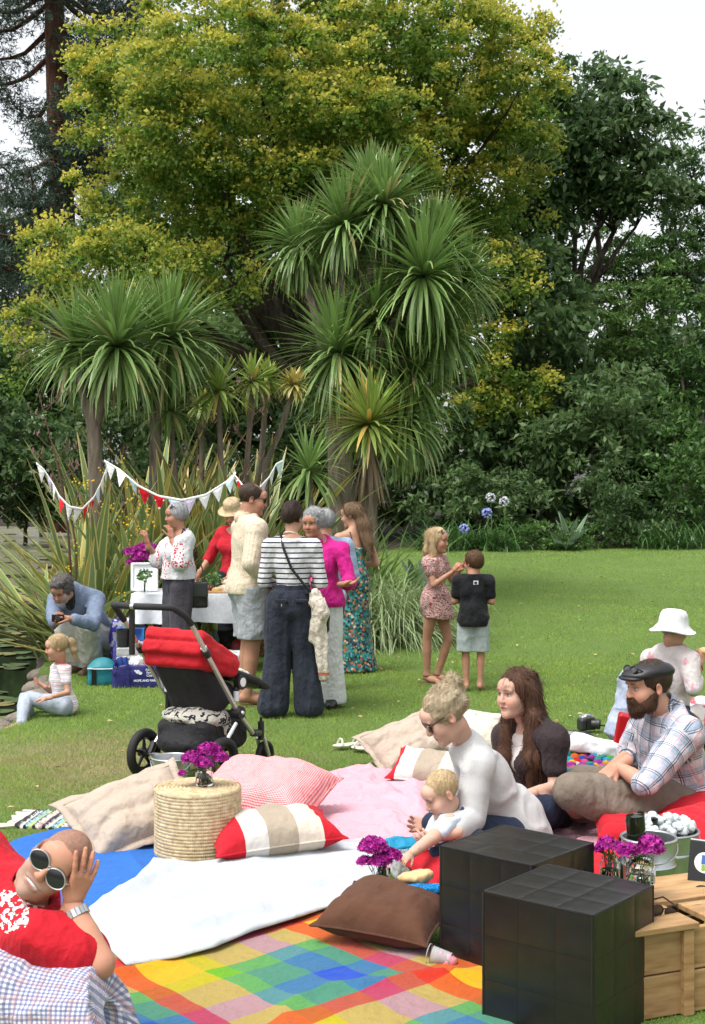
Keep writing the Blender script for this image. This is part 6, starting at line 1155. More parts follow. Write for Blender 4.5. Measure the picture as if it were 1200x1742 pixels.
        if scalp is not None:
            ln = fbm(v * 22, 2, 9) * .006; line = (z + ln > np.interp(y, [-.1, -.07, -.02, .03, .1], [.085, .078, .03, -.02, -.045])); n = .5 + .5 * fbm(v * 180, 2, 3); paint(line * (.5 + .4 * n) * scalp[1], scalp[0])
        s.add(v @ M.T * S + c, q, col); s.hM, s.hc = M, c
    def hx(s, p): return s.hM @ (V(*p) * s.hs) + s.hc                                   # head coordinates -> figure
    def onhead(s, name, parts, m, k=.02, amp=.003, freq=60.0, cuts=(), h=.0055, stretch=(1, 1, .2), parent=None, oct=2, seed=2, fuzz=None, **kw):
        f = grow(union(parts, k), 0, amp, freq, seed, stretch, oct); f = keep(f, *cuts) if cuts else f
        v, q = nets(f, h / s.hs); o = None
        if fuzz is None and name in ('hair', 'beard', 'ponytail'): fuzz = (1400, .03, .12, (0, .5, -1), .0011)
        if fuzz:                                               # loose locks lying along the hair
            n, L, lift, flow, w = fuzz; g = np.random.default_rng(seed + len(v)); vv = v[(v[:, 1] > -.05) | (v[:, 2] > .085) | (name != 'hair')]; P = vv[g.integers(0, len(vv), n)]; e = .003
            N = np.stack([f(P + V(*(e * np.eye(3)[i]))) - f(P - V(*(e * np.eye(3)[i]))) for i in range(3)], 1); N /= np.linalg.norm(N, axis=1, keepdims=True) + 1e-9
            T = V(*flow) + .45 * g.normal(size=(n, 3)); T -= (T * N).sum(1, keepdims=True) * N; T /= np.linalg.norm(T, axis=1, keepdims=True) + 1e-9; D = T + lift * N * (.3 + 1.4 * g.random((n, 1))); B = np.cross(T, N) * w; LL = L * (.5 + .8 * g.random((n, 1)))
            M1 = P + D * LL * .5 + N * .002; M2 = M1 + (T + .15 * g.normal(size=(n, 3)) - .1 * N) * LL * .5; fv = np.stack([P - B, P + B, M1 + B * .8, M1 - B * .8, M2 + B * .15, M2 - B * .15], 1).reshape(-1, 3); k0 = np.arange(n)[:, None] * 6 + len(v)
            q = np.concatenate([q, k0 + np.array([[0, 1, 2, 3]]), k0 + np.array([[3, 2, 4, 5]])]); v = np.concatenate([v, fv])
        v = v @ s.hM.T * s.hs + s.hc; return link(name, mkmesh(name, v, q, m, True), parent or s.root, **kw)
    def strands(s, name, curves, m, parent, r=.0014):
        mb = MB()
        for c in curves: n = len(c); mb.tube(c, list(np.linspace(r, r * .35, n)), 4, False)
        return mb.build(name, m, parent, kind='stuff')
    # ---- hands ------------------------------------------------------------
    def hand(s, q, fdir, palm, curl=.5, spread=.12, h=.0052, thumb=.6, scale=1.0, curls=None):
        S = s.S * scale * (1.0 if s.sex == 'm' else .92); w = s.J['w' + q]; d = nrm(fdir); p = V(*palm); p = nrm(p - (p @ d) * d); t = np.cross(p, d) * (1 if q == 'R' else -1); P = []   # t: towards the thumb
        cw = w + d * .045 * S; P.append((cap(w - d * .05 * S, w + d * .015 * S, .027 * S, .025 * S), .02))
        for i, (off, L) in enumerate(((.031, .072), (.0105, .080), (-.0105, .075), (-.030, .058))):
            kn = w + (d * (.088 - .004 * abs(i - 1)) + t * off) * S; P.append((cap(w + (d * .02 + t * off * .6) * S, kn, .0135 * S, .0105 * S), .016)); a = kn; ang = 0.0; c = (curls[i] if curls else curl * (1 + .12 * i)); dd = nrm(d + t * spread * (1.5 - i) * .6)
            for j, fr in enumerate((.45, .32, .25)): ang += c * (.55, .8, .55)[j]; di = dd * math.cos(ang) + p * math.sin(ang); b = a + di * L * fr * S * 1.0; P.append((cap(a, b, (.0092 - .0008 * j) * S, (.0086 - .0009 * j) * S), .003)); a = b
        a = w + (d * .022 + t * .026 + p * .006) * S; di = nrm(d * .75 + t * thumb + p * .35)
        for j, L in enumerate((.040, .032, .026)): b = a + di * L * S; P.append((cap(a, b, (.0125, .0105, .0092)[j] * S, (.0108, .0095, .008)[j] * S), .006)); a = b; di = nrm(di + d * .25 + p * .2 * curl)
        f = union(P, .01); v, qd = nets(f, h); s.add(v, qd, s.skin * V(1.03, .96, .95)); return w + d * .09 * S
    def body(s, skin_torso=True, feet='LR', extra=()):
        P = s.torso(-.004) if skin_torso else []
        for q in 'LR': P += [(p, .02) for p in s.arm(q)] + [(p, .03) for p in s.leg(q)]
        for q in feet: P += [(p, .015) for p in s.foot(q)]
        P += list(extra); v, q = nets(union(P, .035), s.h); s.add(v, q, s.skin)
    def toes(s, q):
        J, S = s.J, s.S; a, t = J['a' + q], J['t' + q]; f = nrm((t - a) * V(1, 1, 0)); l = np.cross(V(0, 0, 1), f)
        P = [cap(t + (l * o - f * .02) * S, t + (l * o * 1.15 + f * e) * S - V(0, 0, .006) * S, .011 * S, .009 * S) for o, e in ((.022, .022), (.010, .026), (-.001, .022), (-.012, .017), (-.022, .01))]; v, qq = nets(union(P, .004), .006); s.add(v, qq, s.skin)
    def finish(s):
        link('body', mkmesh('body', np.concatenate(s.V), np.concatenate(s.F), M_SKIN, True, cols=np.concatenate(s.C)), s.root); return s
SCALP = lambda g=0.0: ell((0, .02, .038), (.081 + g, .101 + g, .089 + g))
FACE = ell((0, -.125, -.035), (.083, .102, .115))
def nape(z): return ((0, 0, z), (0, .25, -1))
def plaid(t, sets, bg, coord='uvw'):
    x, y, z = t.sep(t.vec(coord)); c = (*bg, 1)
    for ax, per, off, wd, col, a in sets:
        f = t.math('FRACT', t.math('MULTIPLY_ADD', (x, y)[ax], 1 / per, off)); c = t.mix(t.math('MULTIPLY', t.math('LESS_THAN', f, wd), a), c, (*col, 1))
    return c
def wash(col): return lambda t: t.mix(t.noise(t.map(t.vec(), (1, 1, .4)), 25.0, 4.0), tuple(x * .75 for x in col) + (1,), tuple(min(1, x * 1.3) for x in col) + (1,))

# -- woman in the striped top, seen from behind
d = 9.9; b = G(497, 1221); J = stand(b[:2] + V(-.0, .06), 1.62, R(176), sh=.098, sep=.07, arms=dict(eL=(.135, .0, .625), eR=(-.135, 0, .625), wL=(.09, -.13, .60), wR=(-.09, -.13, .60)), legs=dict(kL=(.065, 0, .28), kR=(-.06, -.01, .28), aL=(.085, .03, .05), aR=(-.08, .0, .05)))
J['fd'] = nrm(V(.35, 1, -.12)); p = Fig('dark haired woman in black and white striped top and navy wide trousers, back turned', J, 1.62, b, SK_LIGHT)
p.head(); p.hand('L', (.3, .9, .1), (0, 0, 1)); p.hand('R', (-.3, .9, .1), (0, 0, 1)); p.body()
M_BRETON = fabric('breton_stripe', lambda t: t.mix(t.math('LESS_THAN', t.math('FRACT', t.math('MULTIPLY', t.sep(t.vec())[2], 1 / .0385)), .27), (.6, .6, .62, 1), (.012, .014, .03, 1)), 300, .85, .35, 9, .04)
p.wear('striped_top', p.torso(.014) + [(q, .03) for s_ in 'LR' for q in p.arm(s_, .016, 0, 1.55)], M_BRETON, cuts=[(p.J['nek'] + V(0, 0, .012), (0, -.25, 1)), ((0, 0, .965), (0, 0, -1))], wr=(.009, 11), k=.04)
M_NAVYT = fabric('navy_linen', wash((.02, .024, .036)), 260, .85, .5, 9, .15)
wide = ([0, .4, 1, 1.5, 2.2], [.102, .098, .090, .098, .112]); tr_ = [q for s_ in 'LR' for q in p.leg(s_, .012, radii=wide)] + [ell(p.J['pel'] + V(0, 0, .02), V(.178, .13, .13)), ell(p.J['pel'] + V(0, -.04, -.04), (.15, .10, .11))]
tw_ = p.wear('trousers', [(q, .02) for q in tr_], M_NAVYT, cuts=[((0, 0, .015), (0, 0, -1)), ((0, 0, .96), (0, 0, 1))], wr=(.012, 9), stretch=(1.7, 1.7, .16), k=.03)
p.wear('waistband', [(q, .03) for q in p.torso(.022)], M_NAVYT, cuts=[((0, 0, 1.0), (0, 0, 1)), ((0, 0, .92), (0, 0, -1))], wr=None, parent=tw_)
for q in (-1, 1): MB().box(p.J['pel'] + V(q * .075, -.148, .015), (.045, .008, .012), rotx(.15)).build('pocket_flap', M_NAVYT, tw_, False, .003)
p.wear('shoe', p.foot('L', .008), M_BLACKP, wr=None, h=.010); p.wear('shoe', p.foot('R', .008), M_BLACKP, wr=None, h=.010)
p.onhead('hair', [SCALP(.004), ell((0, .03, .085), (.06, .065, .05)), ell((.01, .075, .02), (.055, .04, .06)), ell((-.02, .05, .115), (.035, .03, .025))], H_DARK, .03, .006, 34, [FACE, nape(-.075)])
MB().tube([p.hx((.058 * math.cos(a), .02 + .06 * math.sin(a), -.135 + .012 * math.sin(a))) for a in np.linspace(0, 6.283, 26)], .0045, 6, False).build('necklace', M_CREAM, p.root); p.finish()
pj = p.J; st_ = [pj['sL'] * .55 + pj['nek'] * .45 + V(0, -.01, .062), pj['che'] + V(-.06, -.125, .1), pj['che'] + V(.0, -.135, -.05), lerp(pj['pel'], pj['che'], .5) + V(.08, -.13, 0), pj['pel'] + V(.17, -.10, .05)]
hb_ = empty('shoulder_bag', b, label='black bag on a cross strap worn by the woman in stripes', cat='bag'); MB().tube(poly_at(st_, 20), .011, 6).build('strap', M_BLACKP, hb_); sdf_obj('body', grow(rbox(pj['pel'] + V(.23, .03, -.14), (.05, .09, .10), .03), 0, .006, 16), .010, M_BLACKP, hb_)
M_SCARF = fabric('cream_scarf', lambda t: t.mix(t.math('LESS_THAN', t.math('ABSOLUTE', t.math('SUBTRACT', t.sep(t.vec())[2], .335)), .012), (.56, .50, .42, 1), (.45, .14, .08, 1)), 260, .9, .6, 14, .1)
q = pj['pel'] + V(.185, -.085, 0); sc_ = [cap(q + V(-.01, 0, .06), q + V(.02, 0, -.06), .045, .06), cap(q + V(.02, -.01, -.06), q + V(.0, -.01, -.2), .06, .05), cap(q + V(.02, -.01, -.15), q + V(.06, -.0, -.56), .05, .035), cap(q + V(-.02, 0, -.15), q + V(-.03, 0, -.28), .04, .03), cap(q + V(-.0, -.02, .0), q + V(.05, -.02, -.08), .05, .05)]
sdf_obj('scarf', grow(union(sc_, .02), 0, .012, 16, 4, (1.8, 1.8, .15), crease=.010), .008, M_SCARF, None, label='cream scarf knotted on the bag of the woman in stripes', cat='scarf', loc=b)

# -- balding man in the cream striped shirt
b = G(424, 1200); J = stand(b[:2] + V(0, .05), 1.77, R(112), sh=.115, sep=.05, lean=(-.02, 0), arms=dict(eR=(-.165, .045, .645), wR=(-.105, -.075, .535), eL=(.15, 0, .63), wL=(.10, -.10, .55)), legs=dict(aR=(-.05, .03, .045), tR=(-.06, -.09, .018), kR=(-.05, -.0, .285)))
J['fd'] = nrm(V(.95, .12, -.22)); p = Fig('balding man in cream striped shirt, grey shorts and sunglasses seen in profile', J, 1.77, b, SK_TAN, 'm', 1.06)
p.head(scalp=(V(.05, .035, .028), .95), brow=(.04, .03, .02)); p.hand('R', (.6, .2, -.7), (0, 1, .2), curl=.8); p.hand('L', (.6, 0, -.6), (0, -1, 0)); p.body()
M_CREAMST = fabric('cream_shirting', lambda t: t.mix(t.math('MULTIPLY', t.math('LESS_THAN', t.math('FRACT', t.math('MULTIPLY', t.sep(t.vec('uvw'))[0], 1 / .022)), .25), .4), (.58, .51, .39, 1), (.40, .27, .14, 1)), 300, .85, .45, 8, .04)
zt = p.J['pel'][2]; p.wear('shirt', p.torso(.024, 1.05, 1.15) + [(q, .03) for s_ in 'LR' for q in p.arm(s_, .026, 0, 1.42)] + [cap(p.J['pel'] + V(0, 0, .06), p.J['pel'] + V(0, 0, -.03), .165, .175)], M_CREAMST, cuts=[((0, 0, zt - .06), (0, 0, -1)), (p.J['nek'] + V(0, 0, .045), (-.2, 0, 1))], wr=(.009, 4), cr=.15, uv=p.uvmap(), k=.05)
p.onhead('collar', [cap((0, .02, -.125), (0, .03, -.16), .066, .078)], M_CREAMST, .01, .002, 20, [cap((0, .015, -.08), (0, .03, -.2), .058, .06)], h=.008, stretch=(1, 1, 1))
M_GREYC = fabric('grey_chino', wash((.30, .32, .34)), 260, .85, .5, 9, .08); shr = ([0, .5, .95, 1.2], [.115, .105, .098, .1])
p.wear('shorts', [(q, .03) for q in p.torso(.016)[:1] + p.torso(.016)[-2:]] + [(q, .03) for s_ in 'LR' for q in p.leg(s_, .012, 0, .93, radii=shr)], M_GREYC, cuts=[((0, 0, zt + .0), (0, 0, 1)), ((0, 0, p.J['kR'][2] + .03), (0, 0, -1))], wr=(.012, 9))
p.onhead('hair', [SCALP(-.001)], H_DARK, .02, .002, 70, [FACE, nape(-.06), ell((0, -.05, .13), (.066, .09, .055))], fuzz=(900, .008, .15, (0, .5, -1), .0008))
gl = empty('sunglasses', b + p.hx((0, -.098, .008)), label='dark sunglasses worn by the balding man', cat='sunglasses'); gl.rotation_euler = Matrix(p.hM.tolist()).to_euler(); sunglasses_parts(gl, M_BLACKP, .064, (.029, .018), .003, arms=.10)
M_SOLE = mat('brown_sandal', (.10, .055, .03), .6)
for s_ in 'LR': p.toes(s_); a_, t_ = p.J['a' + s_], p.J['t' + s_]; p.wear('sandal', [cap((a_ + (a_ - t_) * .3) * V(1, 1, 0) + V(0, 0, .0), (t_ + (t_ - a_) * .2) * V(1, 1, 0), .046, .046)], M_SOLE, cuts=[((0, 0, .012), (0, 0, 1)), ((0, 0, -.02), (0, 0, -1))], wr=None, h=.008)
p.finish()
w_ = p.J['wR']; wd = nrm(p.J['eR'] - w_); MB().tube([w_ + wd * .012, w_ + wd * .034], .031, 12).build('wristwatch', M_BLACKP, None, loc=b, label='dark wristwatch on the balding man', cat='watch')

# -- woman in the magenta shirt
b = G(549, 1203); J = stand(b[:2] + V(-.02, .06), 1.56, R(-26), sh=.113, sep=.06, arms=dict(eL=(.175, -.02, .63), wL=(.215, -.155, .635), eR=(-.15, .0, .63), wR=(-.10, -.13, .6)), legs=dict(aL=(.075, .0, .045), tL=(.10, -.09, .018)))
J['fd'] = nrm(V(-.42, -1, -.10)); J['hd'] = J['hd'] + V(-.05, -.03, -.0); p = Fig('grey haired woman in magenta shirt and white trousers gesturing with one hand', J, 1.56, b, SK_TAN, 'f', 1.1)
p.head(smile=.3); p.hand('L', (.95, -.35, .15), (-.1, -.2, 1), curl=.42, spread=.3); p.hand('R', (-.2, -.8, .2), (0, 0, 1)); p.body()
M_MAG = fabric('magenta_linen', (.48, .012, .19), 260, .8, .5, 9, .08); zt = p.J['pel'][2]
p.wear('shirt', p.torso(.02, 1.06, 1.1) + [(q, .03) for s_ in 'LR' for q in p.arm(s_, .024, 0, 1.3)] + [cap(p.J['pel'] + V(0, 0, .05), p.J['pel'], .165, .172)], M_MAG, cuts=[((0, 0, zt - .04), (0, 0, -1)), (p.J['nek'] + V(0, 0, .035), nrm(V(-.3, -.7, 1)))], wr=(.013, 8), k=.05)
p.onhead('collar', [cap((0, .03, -.125), (0, .03, -.16), .064, .085)], M_MAG, .01, .003, 20, [cap((0, .0, -.09), (0, -.01, -.2), .06, .068)], h=.008, stretch=(1, 1, 1))
M_WTROU = fabric('white_linen', (.56, .57, .56), 260, .85, .5, 9, .04); st2 = ([0, .5, 1, 1.5, 2.2], [.105, .098, .088, .09, .094])
p.wear('trousers', [(q, .02) for s_ in 'LR' for q in p.leg(s_, .012, radii=st2)] + [ell(p.J['pel'], (.175, .13, .12))], M_WTROU, cuts=[((0, 0, .03), (0, 0, -1)), ((0, 0, zt + .02), (0, 0, 1))], wr=(.011, 9), stretch=(1.8, 1.8, .18))
for s_ in 'LR': p.wear('shoe', p.foot(s_, .01), M_BLACKP, wr=None, h=.010, cuts=[((0, 0, .075), (0, 0, 1))])
p.onhead('hair', [SCALP(.008), ell((0, .05, .06), (.085, .08, .08))], H_GREY, .03, .010, 42, [FACE, nape(-.05)], stretch=(1, 1, 1), fuzz=(1800, .024, .8, (0, .2, -.3), .0016)); p.finish()

# -- man in blue behind them
b = V(*(W(553, 1180, 11.3) * V(1, 1, 0))); J = stand(b[:2], 1.55, R(-150), sh=.125); p = Fig('person in pale blue shirt standing hidden behind the woman in magenta', J, 1.66, b, SK_TAN, 'm')
p.head(eyes=False); p.body(); M_PBLUE = fabric('pale_blue_cotton', (.28, .36, .50), 260, .85, .45, 8, .05); p.wear('shirt', p.torso(.018) + [(q, .03) for s_ in 'LR' for q in p.arm(s_, .022, 0, 1.1)], M_PBLUE, cuts=[(p.J['nek'] + V(0, 0, .03), (0, 0, 1))]); p.wear('trousers', [(q, .02) for s_ in 'LR' for q in p.leg(s_, .02)] + [ell(p.J['pel'], (.17, .125, .12))], M_NAVYT, cuts=[((0, 0, p.J['pel'][2] + .03), (0, 0, 1))])
p.onhead('hair', [SCALP(.004)], H_GREY, .02, .006, 40, [FACE, nape(-.06)]); p.finish()

# -- woman in the floral maxi dress
b = V(*(W(600, 1140, 12.5) * V(1, 1, 0))); J = stand(b[:2], 1.60, R(-146), sh=.100, sep=.06, arms=dict(eR=(-.155, .03, .635), wR=(-.06, -.12, .615), eL=(.15, 0, .64), wL=(.06, -.13, .62)))
J['fd'] = nrm(V(-1, .35, -.25)); p = Fig('long haired woman in a long floral dress looking away from the camera', J, 1.60, b, SK_LIGHT)
p.head(); p.hand('L', (-.5, .7, .3), (0, 0, 1)); p.hand('R', (-.8, .4, .2), (0, 0, 1)); p.body()
def floral(t):
    v = t.vec(); vo = t.t.nodes.new('ShaderNodeTexVoronoi'); t.put(vo.inputs['Vector'], v); t.put(vo.inputs['Scale'], 46.0); x, y, z = t.sep(vo.outputs['Color']); c = t.ramp(x, [(0, (.02, .16, .17)), (.22, (.02, .025, .03)), (.42, (.05, .28, .28)), (.58, (.42, .13, .06)), (.7, (.10, .16, .05)), (.82, (.50, .36, .26)), (.92, (.03, .2, .24))], 'CONSTANT')
    return t.mix(t.n('MapRange', Value=vo.outputs['Distance'], From_Min=.5, From_Max=.8), c, (.03, .06, .065, 1))
M_FLORAL = fabric('floral_print', floral, 260, .85, .5, 8, .06); J_ = p.J; zt = J_['pel'][2]; ft = J_['pel'] * V(1, 1, 0)
p.wear('dress', [(q, .03) for q in p.torso(.012)] + [cap(J_['pel'] + V(0, 0, .02), J_['pel'] * V(1, 1, .5), .165, .165), cap(J_['pel'] * V(1, 1, .5), ft + V(.03, 0, .02), .165, .205)], M_FLORAL, cuts=[(J_['che'] + V(0, 0, .035), (.15, -.15, 1)), ((0, 0, .02), (0, 0, -1)), *[cap(J_['s' + s_], J_['e' + s_], .03, .01) for s_ in 'LR']], wr=(.018, 7), stretch=(1.7, 1.7, .16), k=.05)
for q in (-1, 1): MB().tube([J_['che'] + p.tframe() @ V(q * .06, .10, .04), J_['nek'] + p.tframe() @ V(q * .07, .045, -.005), J_['che'] + p.tframe() @ V(q * .06, -.10, .03)], .004, 6).build('strap', M_BLACKP, p.root)
hl = [SCALP(.006), cap((0, .07, .02), (0, .105, -.12), .068, .068), cap((0, .105, -.12), (.01, .12, -.31), .074, .062), cap((.0, .1, -.25), (-.05, .12, -.40), .05, .022), cap((.03, .10, -.25), (.06, .12, -.39), .04, .02)]
p.onhead('hair', hl, H_OMBRE, .03, .009, 34, [FACE], stretch=(1, 1, .1), fuzz=(1800, .09, .06, (0, .1, -1), .0014)); p.wear('shoe', p.foot('R', .008), M_SOLE, wr=None, h=.01); p.wear('shoe', p.foot('L', .008), M_SOLE, wr=None, h=.01); p.finish()

# -- woman in the embroidered blouse
b = G(303, 1157); J = stand(b[:2] + V(0, .05), 1.60, R(-62), sh=.105, sep=.055, lean=(-.02, 0), arms=dict(eL=(.135, -.04, .665), wL=(.05, -.058, .80), eR=(-.14, -.07, .665), wR=(-.10, -.15, .77)))
J['fd'] = nrm(V(-1, -.45, -.12)); p = Fig('silver haired woman in embroidered white blouse eating beside the table', J, 1.60, b, SK_TAN)
p.head(); p.hand('L', (-.15, .1, .95), (-.7, .5, -.3), curl=.55, spread=.3); p.hand('R', (-.15, -.1, .95), (-.5, .2, 0), curl=.7); p.body()
def embro(t):
    v = t.vec(); x, y, z = t.sep(v); n = t.n('TexVoronoi', Vector=v, Scale=52.0); pat = t.ramp(n, [(0, (.03, .02, .03)), (.16, (.50, .035, .06)), (.46, (.72, .68, .68))], 'CONSTANT')
    e1 = t.math('MULTIPLY', t.math('LESS_THAN', t.math('ABSOLUTE', t.math('SUBTRACT', x, .03)), .05), t.math('LESS_THAN', t.math('ABSOLUTE', t.math('SUBTRACT', z, 1.17)), .075)); e1 = t.math('MULTIPLY', e1, t.math('LESS_THAN', y, -.02))
    e2 = t.math('MULTIPLY', t.math('LESS_THAN', t.math('FRACT', t.math('MULTIPLY_ADD', x, 11.0, .3)), .28), t.math('LESS_THAN', x, -.045)); e3 = t.math('MULTIPLY', t.math('LESS_THAN', t.math('ABSOLUTE', t.math('SUBTRACT', z, 1.055)), .03), t.math('LESS_THAN', y, .05))
    m = t.n('Clamp', Value=t.math('ADD', e1, t.math('ADD', e2, e3))); return t.mix(m, (.58, .58, .60, 1), pat)
M_EMB = fabric('embroidered_cotton', embro, 260, .85, .5, 9, .04); J_ = p.J; zt = J_['pel'][2]
p.wear('blouse', p.torso(.02, 1.05, 1.15) + [(q, .03) for s_ in 'LR' for q in p.arm(s_, .042, 0, 1.12)] + [cap(J_['pel'] + V(0, 0, .13), J_['pel'] + V(0, 0, .07), .15, .155)], M_EMB, cuts=[((0, 0, zt + .055), (0, 0, -1)), (J_['nek'] + V(0, 0, .0), nrm(V(-.55, -.2, 1)))], wr=(.014, 9), k=.045)
M_GTROU = fabric('charcoal_trouser', wash((.055, .05, .062)), 260, .85, .4, 8, .08)
p.wear('trousers', [(q, .02) for s_ in 'LR' for q in p.leg(s_, .012, radii=([0, .4, 1, 1.5, 2.2], [.105, .10, .092, .10, .115]))] + [(q, .03) for q in p.torso(.012)[:1]] + [ell(J_['pel'] + V(0, 0, .06), (.15, .115, .1))], M_GTROU, cuts=[((0, 0, .05), (0, 0, -1)), ((0, 0, zt + .10), (0, 0, 1))], wr=(.010, 9), stretch=(1.8, 1.8, .16))
for s_ in 'LR': p.wear('shoe', p.foot(s_, .006), M_SOLE, wr=None, h=.01)
hr = p.onhead('hair', [SCALP(.008), ell((0, .085, .075), (.04, .035, .045)), ell((0, .06, .02), (.075, .06, .07))], H_GREY, .025, .006, 40, [FACE, nape(-.055)]); p.finish()
gl = empty('sunglasses', b + p.hx((0, -.055, .10)), label='sunglasses pushed up on silver hair', cat='sunglasses'); gl.rotation_euler = Matrix((p.hM @ rotx(R(-40))).tolist()).to_euler(); sunglasses_parts(gl, M_TORT, .064, (.027, .02), .003, arms=.11)
bgp = J_['pel'] + V(.185, -.03, -.09); hb_ = empty('handbag', b, label='black leather handbag hanging beside the silver haired woman', cat='bag'); sdf_obj('body', grow(rbox(bgp, (.085, .04, .115), .02), 0, .004, 14), .009, M_BLACKP, hb_); sdf_obj('flap', rbox(bgp + V(0, -.028, .05), (.088, .022, .07), .012), .009, mat('handbag_flap', (.03, .035, .034), .4), hb_)
MB().tube(poly_at([J_['sL'] * .6 + J_['nek'] * .4 + V(0, 0, .075), J_['che'] + V(.02, -.16, .03), bgp + V(-.07, -.02, .11)], 14), .009, 6).build('strap', M_BLACKP, hb_); MB().tube(poly_at([J_['sL'] * .6 + J_['nek'] * .4 + V(0, 0, .075), J_['che'] + V(.16, .0, .03), bgp + V(.07, 0, .11)], 14), .006, 6).build('strap', M_BLACKP, hb_)

# -- woman in the straw hat behind the table
b = V(*(W(398, 1140, 13.45) * V(1, 1, 0))); J = stand(b[:2], 1.60, R(-35), sh=.105, lean=(0, 0), arms=dict(eR=(-.165, -.05, .64), wR=(-.16, -.16, .535), eL=(.15, -.04, .64), wL=(.10, -.16, .56)))
J['fd'] = nrm(V(-.3, -1, -.5)); p = Fig('woman in straw hat and red blouse reaching over the picnic table', J, 1.60, b, SK_LIGHT)
p.head(); p.hand('R', (-.2, -.5, -.8), (.6, -.3, 0), curl=.5); p.hand('L', (-.2, -.5, -.6), (-.5, 0, 0)); p.body(); J_ = p.J; zt = J_['pel'][2]
p.wear('blouse', p.torso(.018) + [(q, .03) for s_ in 'LR' for q in p.arm(s_, .024, 0, 1.05)], fabric('red_blouse', (.46, .016, .028), 260, .85, .5, 10, .1), cuts=[((0, 0, zt + .02), (0, 0, -1)), (J_['nek'] + V(0, 0, .0), nrm(V(-.2, -.7, 1)))], wr=(.010, 10))
p.wear('trousers', [(q, .02) for s_ in 'LR' for q in p.leg(s_, .02)] + [ell(J_['pel'], (.17, .125, .12))], M_NAVYT, cuts=[((0, 0, zt + .04), (0, 0, 1))]); p.onhead('hair', [SCALP(.002)], H_GREY, .02, .005, 40, [FACE, nape(-.07)]); p.finish()
def hat(label, fig, prof, m, tilt=0.0, off=(0, .012, .062), band=None, wav=.0):
    root = empty('sun_hat', fig.b + fig.hx(off), label=label, cat='hat'); root.rotation_euler = Matrix((fig.hM @ rotx(tilt)).tolist()).to_euler(); n = 40; v = []; f = []
    for i, (r, z) in enumerate(prof):
        for k in range(n): a = 2 * math.pi * k / n; e = max(0, r - .1); v.append((r * math.cos(a) * .94, r * math.sin(a) * 1.08, z + wav * e * 6 * math.sin(a * 3 + 1)))
    f = [(i * n + k, i * n + (k + 1) % n, (i + 1) * n + (k + 1) % n, (i + 1) * n + k) for i in range(len(prof) - 1) for k in range(n)]; o = link('crown_and_brim', mkmesh('crown_and_brim', v, f, m, True), root); o.modifiers.new('t', 'SOLIDIFY').thickness = .006
    if band: MB().lathe([(.0935, .012), (.0935, .035)], 40).build('band', band, root).scale = (.95, 1.09, 1)
    return root
hat('natural straw hat on the woman in red', p, [(.15, -.012), (.148, -.02), (.12, -.012), (.096, .0), (.092, .04), (.086, .075), (.07, .092), (.04, .098), (.001, .10)], M_STRAW, 0, band=M_STRAW)

# -- man in the blue blazer crouching at the pond
d0 = 12.3; b = V(*(W(140, 1145, 12.4) * V(1, 1, 0)))
J = dict(pel=W(168, 1083, 12.75), che=W(136, 1034, 12.42), nek=W(122, 1006, 12.28), hd=W(105, 1004, 12.1), sL=W(166, 1020, 12.42), sR=W(96, 1022, 12.22), eL=W(158, 1062, 12.0), eR=W(90, 1050, 12.0), wL=W(120, 1053, 11.85), wR=W(93, 1060, 11.9), hL=W(178, 1092, 12.65), hR=W(155, 1088, 12.8), kL=W(150, 1066, 12.2), kR=W(112, 1072, 12.3), aL=W(158, 1138, 12.5), aR=W(135, 1136, 12.55), tL=W(140, 1146, 12.2), tR=W(118, 1143, 12.3), fd=nrm(V(-.25, -.8, -.55)), ud=nrm(V(-.15, -.5, .85)))
p = Fig('bearded man in grey blue blazer crouching to take a photograph by the pond', J, 1.76, b, SK_TAN, 'm'); p.head(beard=('stubble', V(.38, .36, .34)), brow=(.05, .045, .04)); p.hand('L', (-.75, -.35, .3), (-.3, .1, -.8), curl=.8); p.hand('R', (.25, -.6, .6), (.5, .3, 0), curl=.8); p.body(); J_ = p.J
M_BLAZ = fabric('blue_blazer', wash((.15, .19, .27)), 260, .85, .4, 8, .06)
p.wear('blazer', p.torso(.026, 1.05, 1.1) + [(q, .03) for s_ in 'LR' for q in p.arm(s_, .02, 0, 1.8)] + [cap(J_['pel'] + V(.03, 0, .05), J_['pel'] + V(.06, -.03, -.13), .15, .13), cap(J_['pel'] + V(.0, -.05, .05), J_['pel'] + V(.02, -.09, -.08), .12, .09)], M_BLAZ, cuts=[ell(J_['nek'] + V(-.01, -.09, -.03), (.055, .09, .16), rotx(.4))], wr=(.010, 8), k=.05)
p.wear('shirt_front', [ell(J_['nek'] + V(-.0, -.03, -.06), (.06, .06, .14), rotx(.4))], M_BLACKP, wr=(.006, 14)); MB().box(J_['che'] + V(.10, -.145, .03), (.022, .006, .014), roty(.3)).build('pocket_square', M_PBLUE, p.root, False)
M_KHAKI = fabric('pale_khaki', wash((.50, .49, .44)), 260, .85, .5, 9, .06); p.wear('trousers', [(q, .03) for s_ in 'LR' for q in p.leg(s_, .022, radii=([0, .5, 1, 1.5, 2], [.1, .09, .078, .085, .08]))] + p.torso(.01)[:1], M_KHAKI, wr=(.014, 9), cuts=[((0, 0, .04), (0, 0, -1))])
for s_ in 'LR': p.wear('shoe', p.foot(s_, .008), M_SOLE, wr=None, h=.01)
p.onhead('hair', [SCALP(.006), ell((0, -.04, .10), (.055, .05, .03)), ell((0, .05, .03), (.078, .07, .08))], H_SALT, .03, .009, 36, [FACE, nape(-.055)], stretch=(1, 1, 1), fuzz=(1800, .03, .5, (0, .6, -.4), .0016)); p.onhead('beard', [ell((0, -.086, -.098), (.03, .02, .024))], H_GREY, .01, .004, 60, h=.007); p.finish()
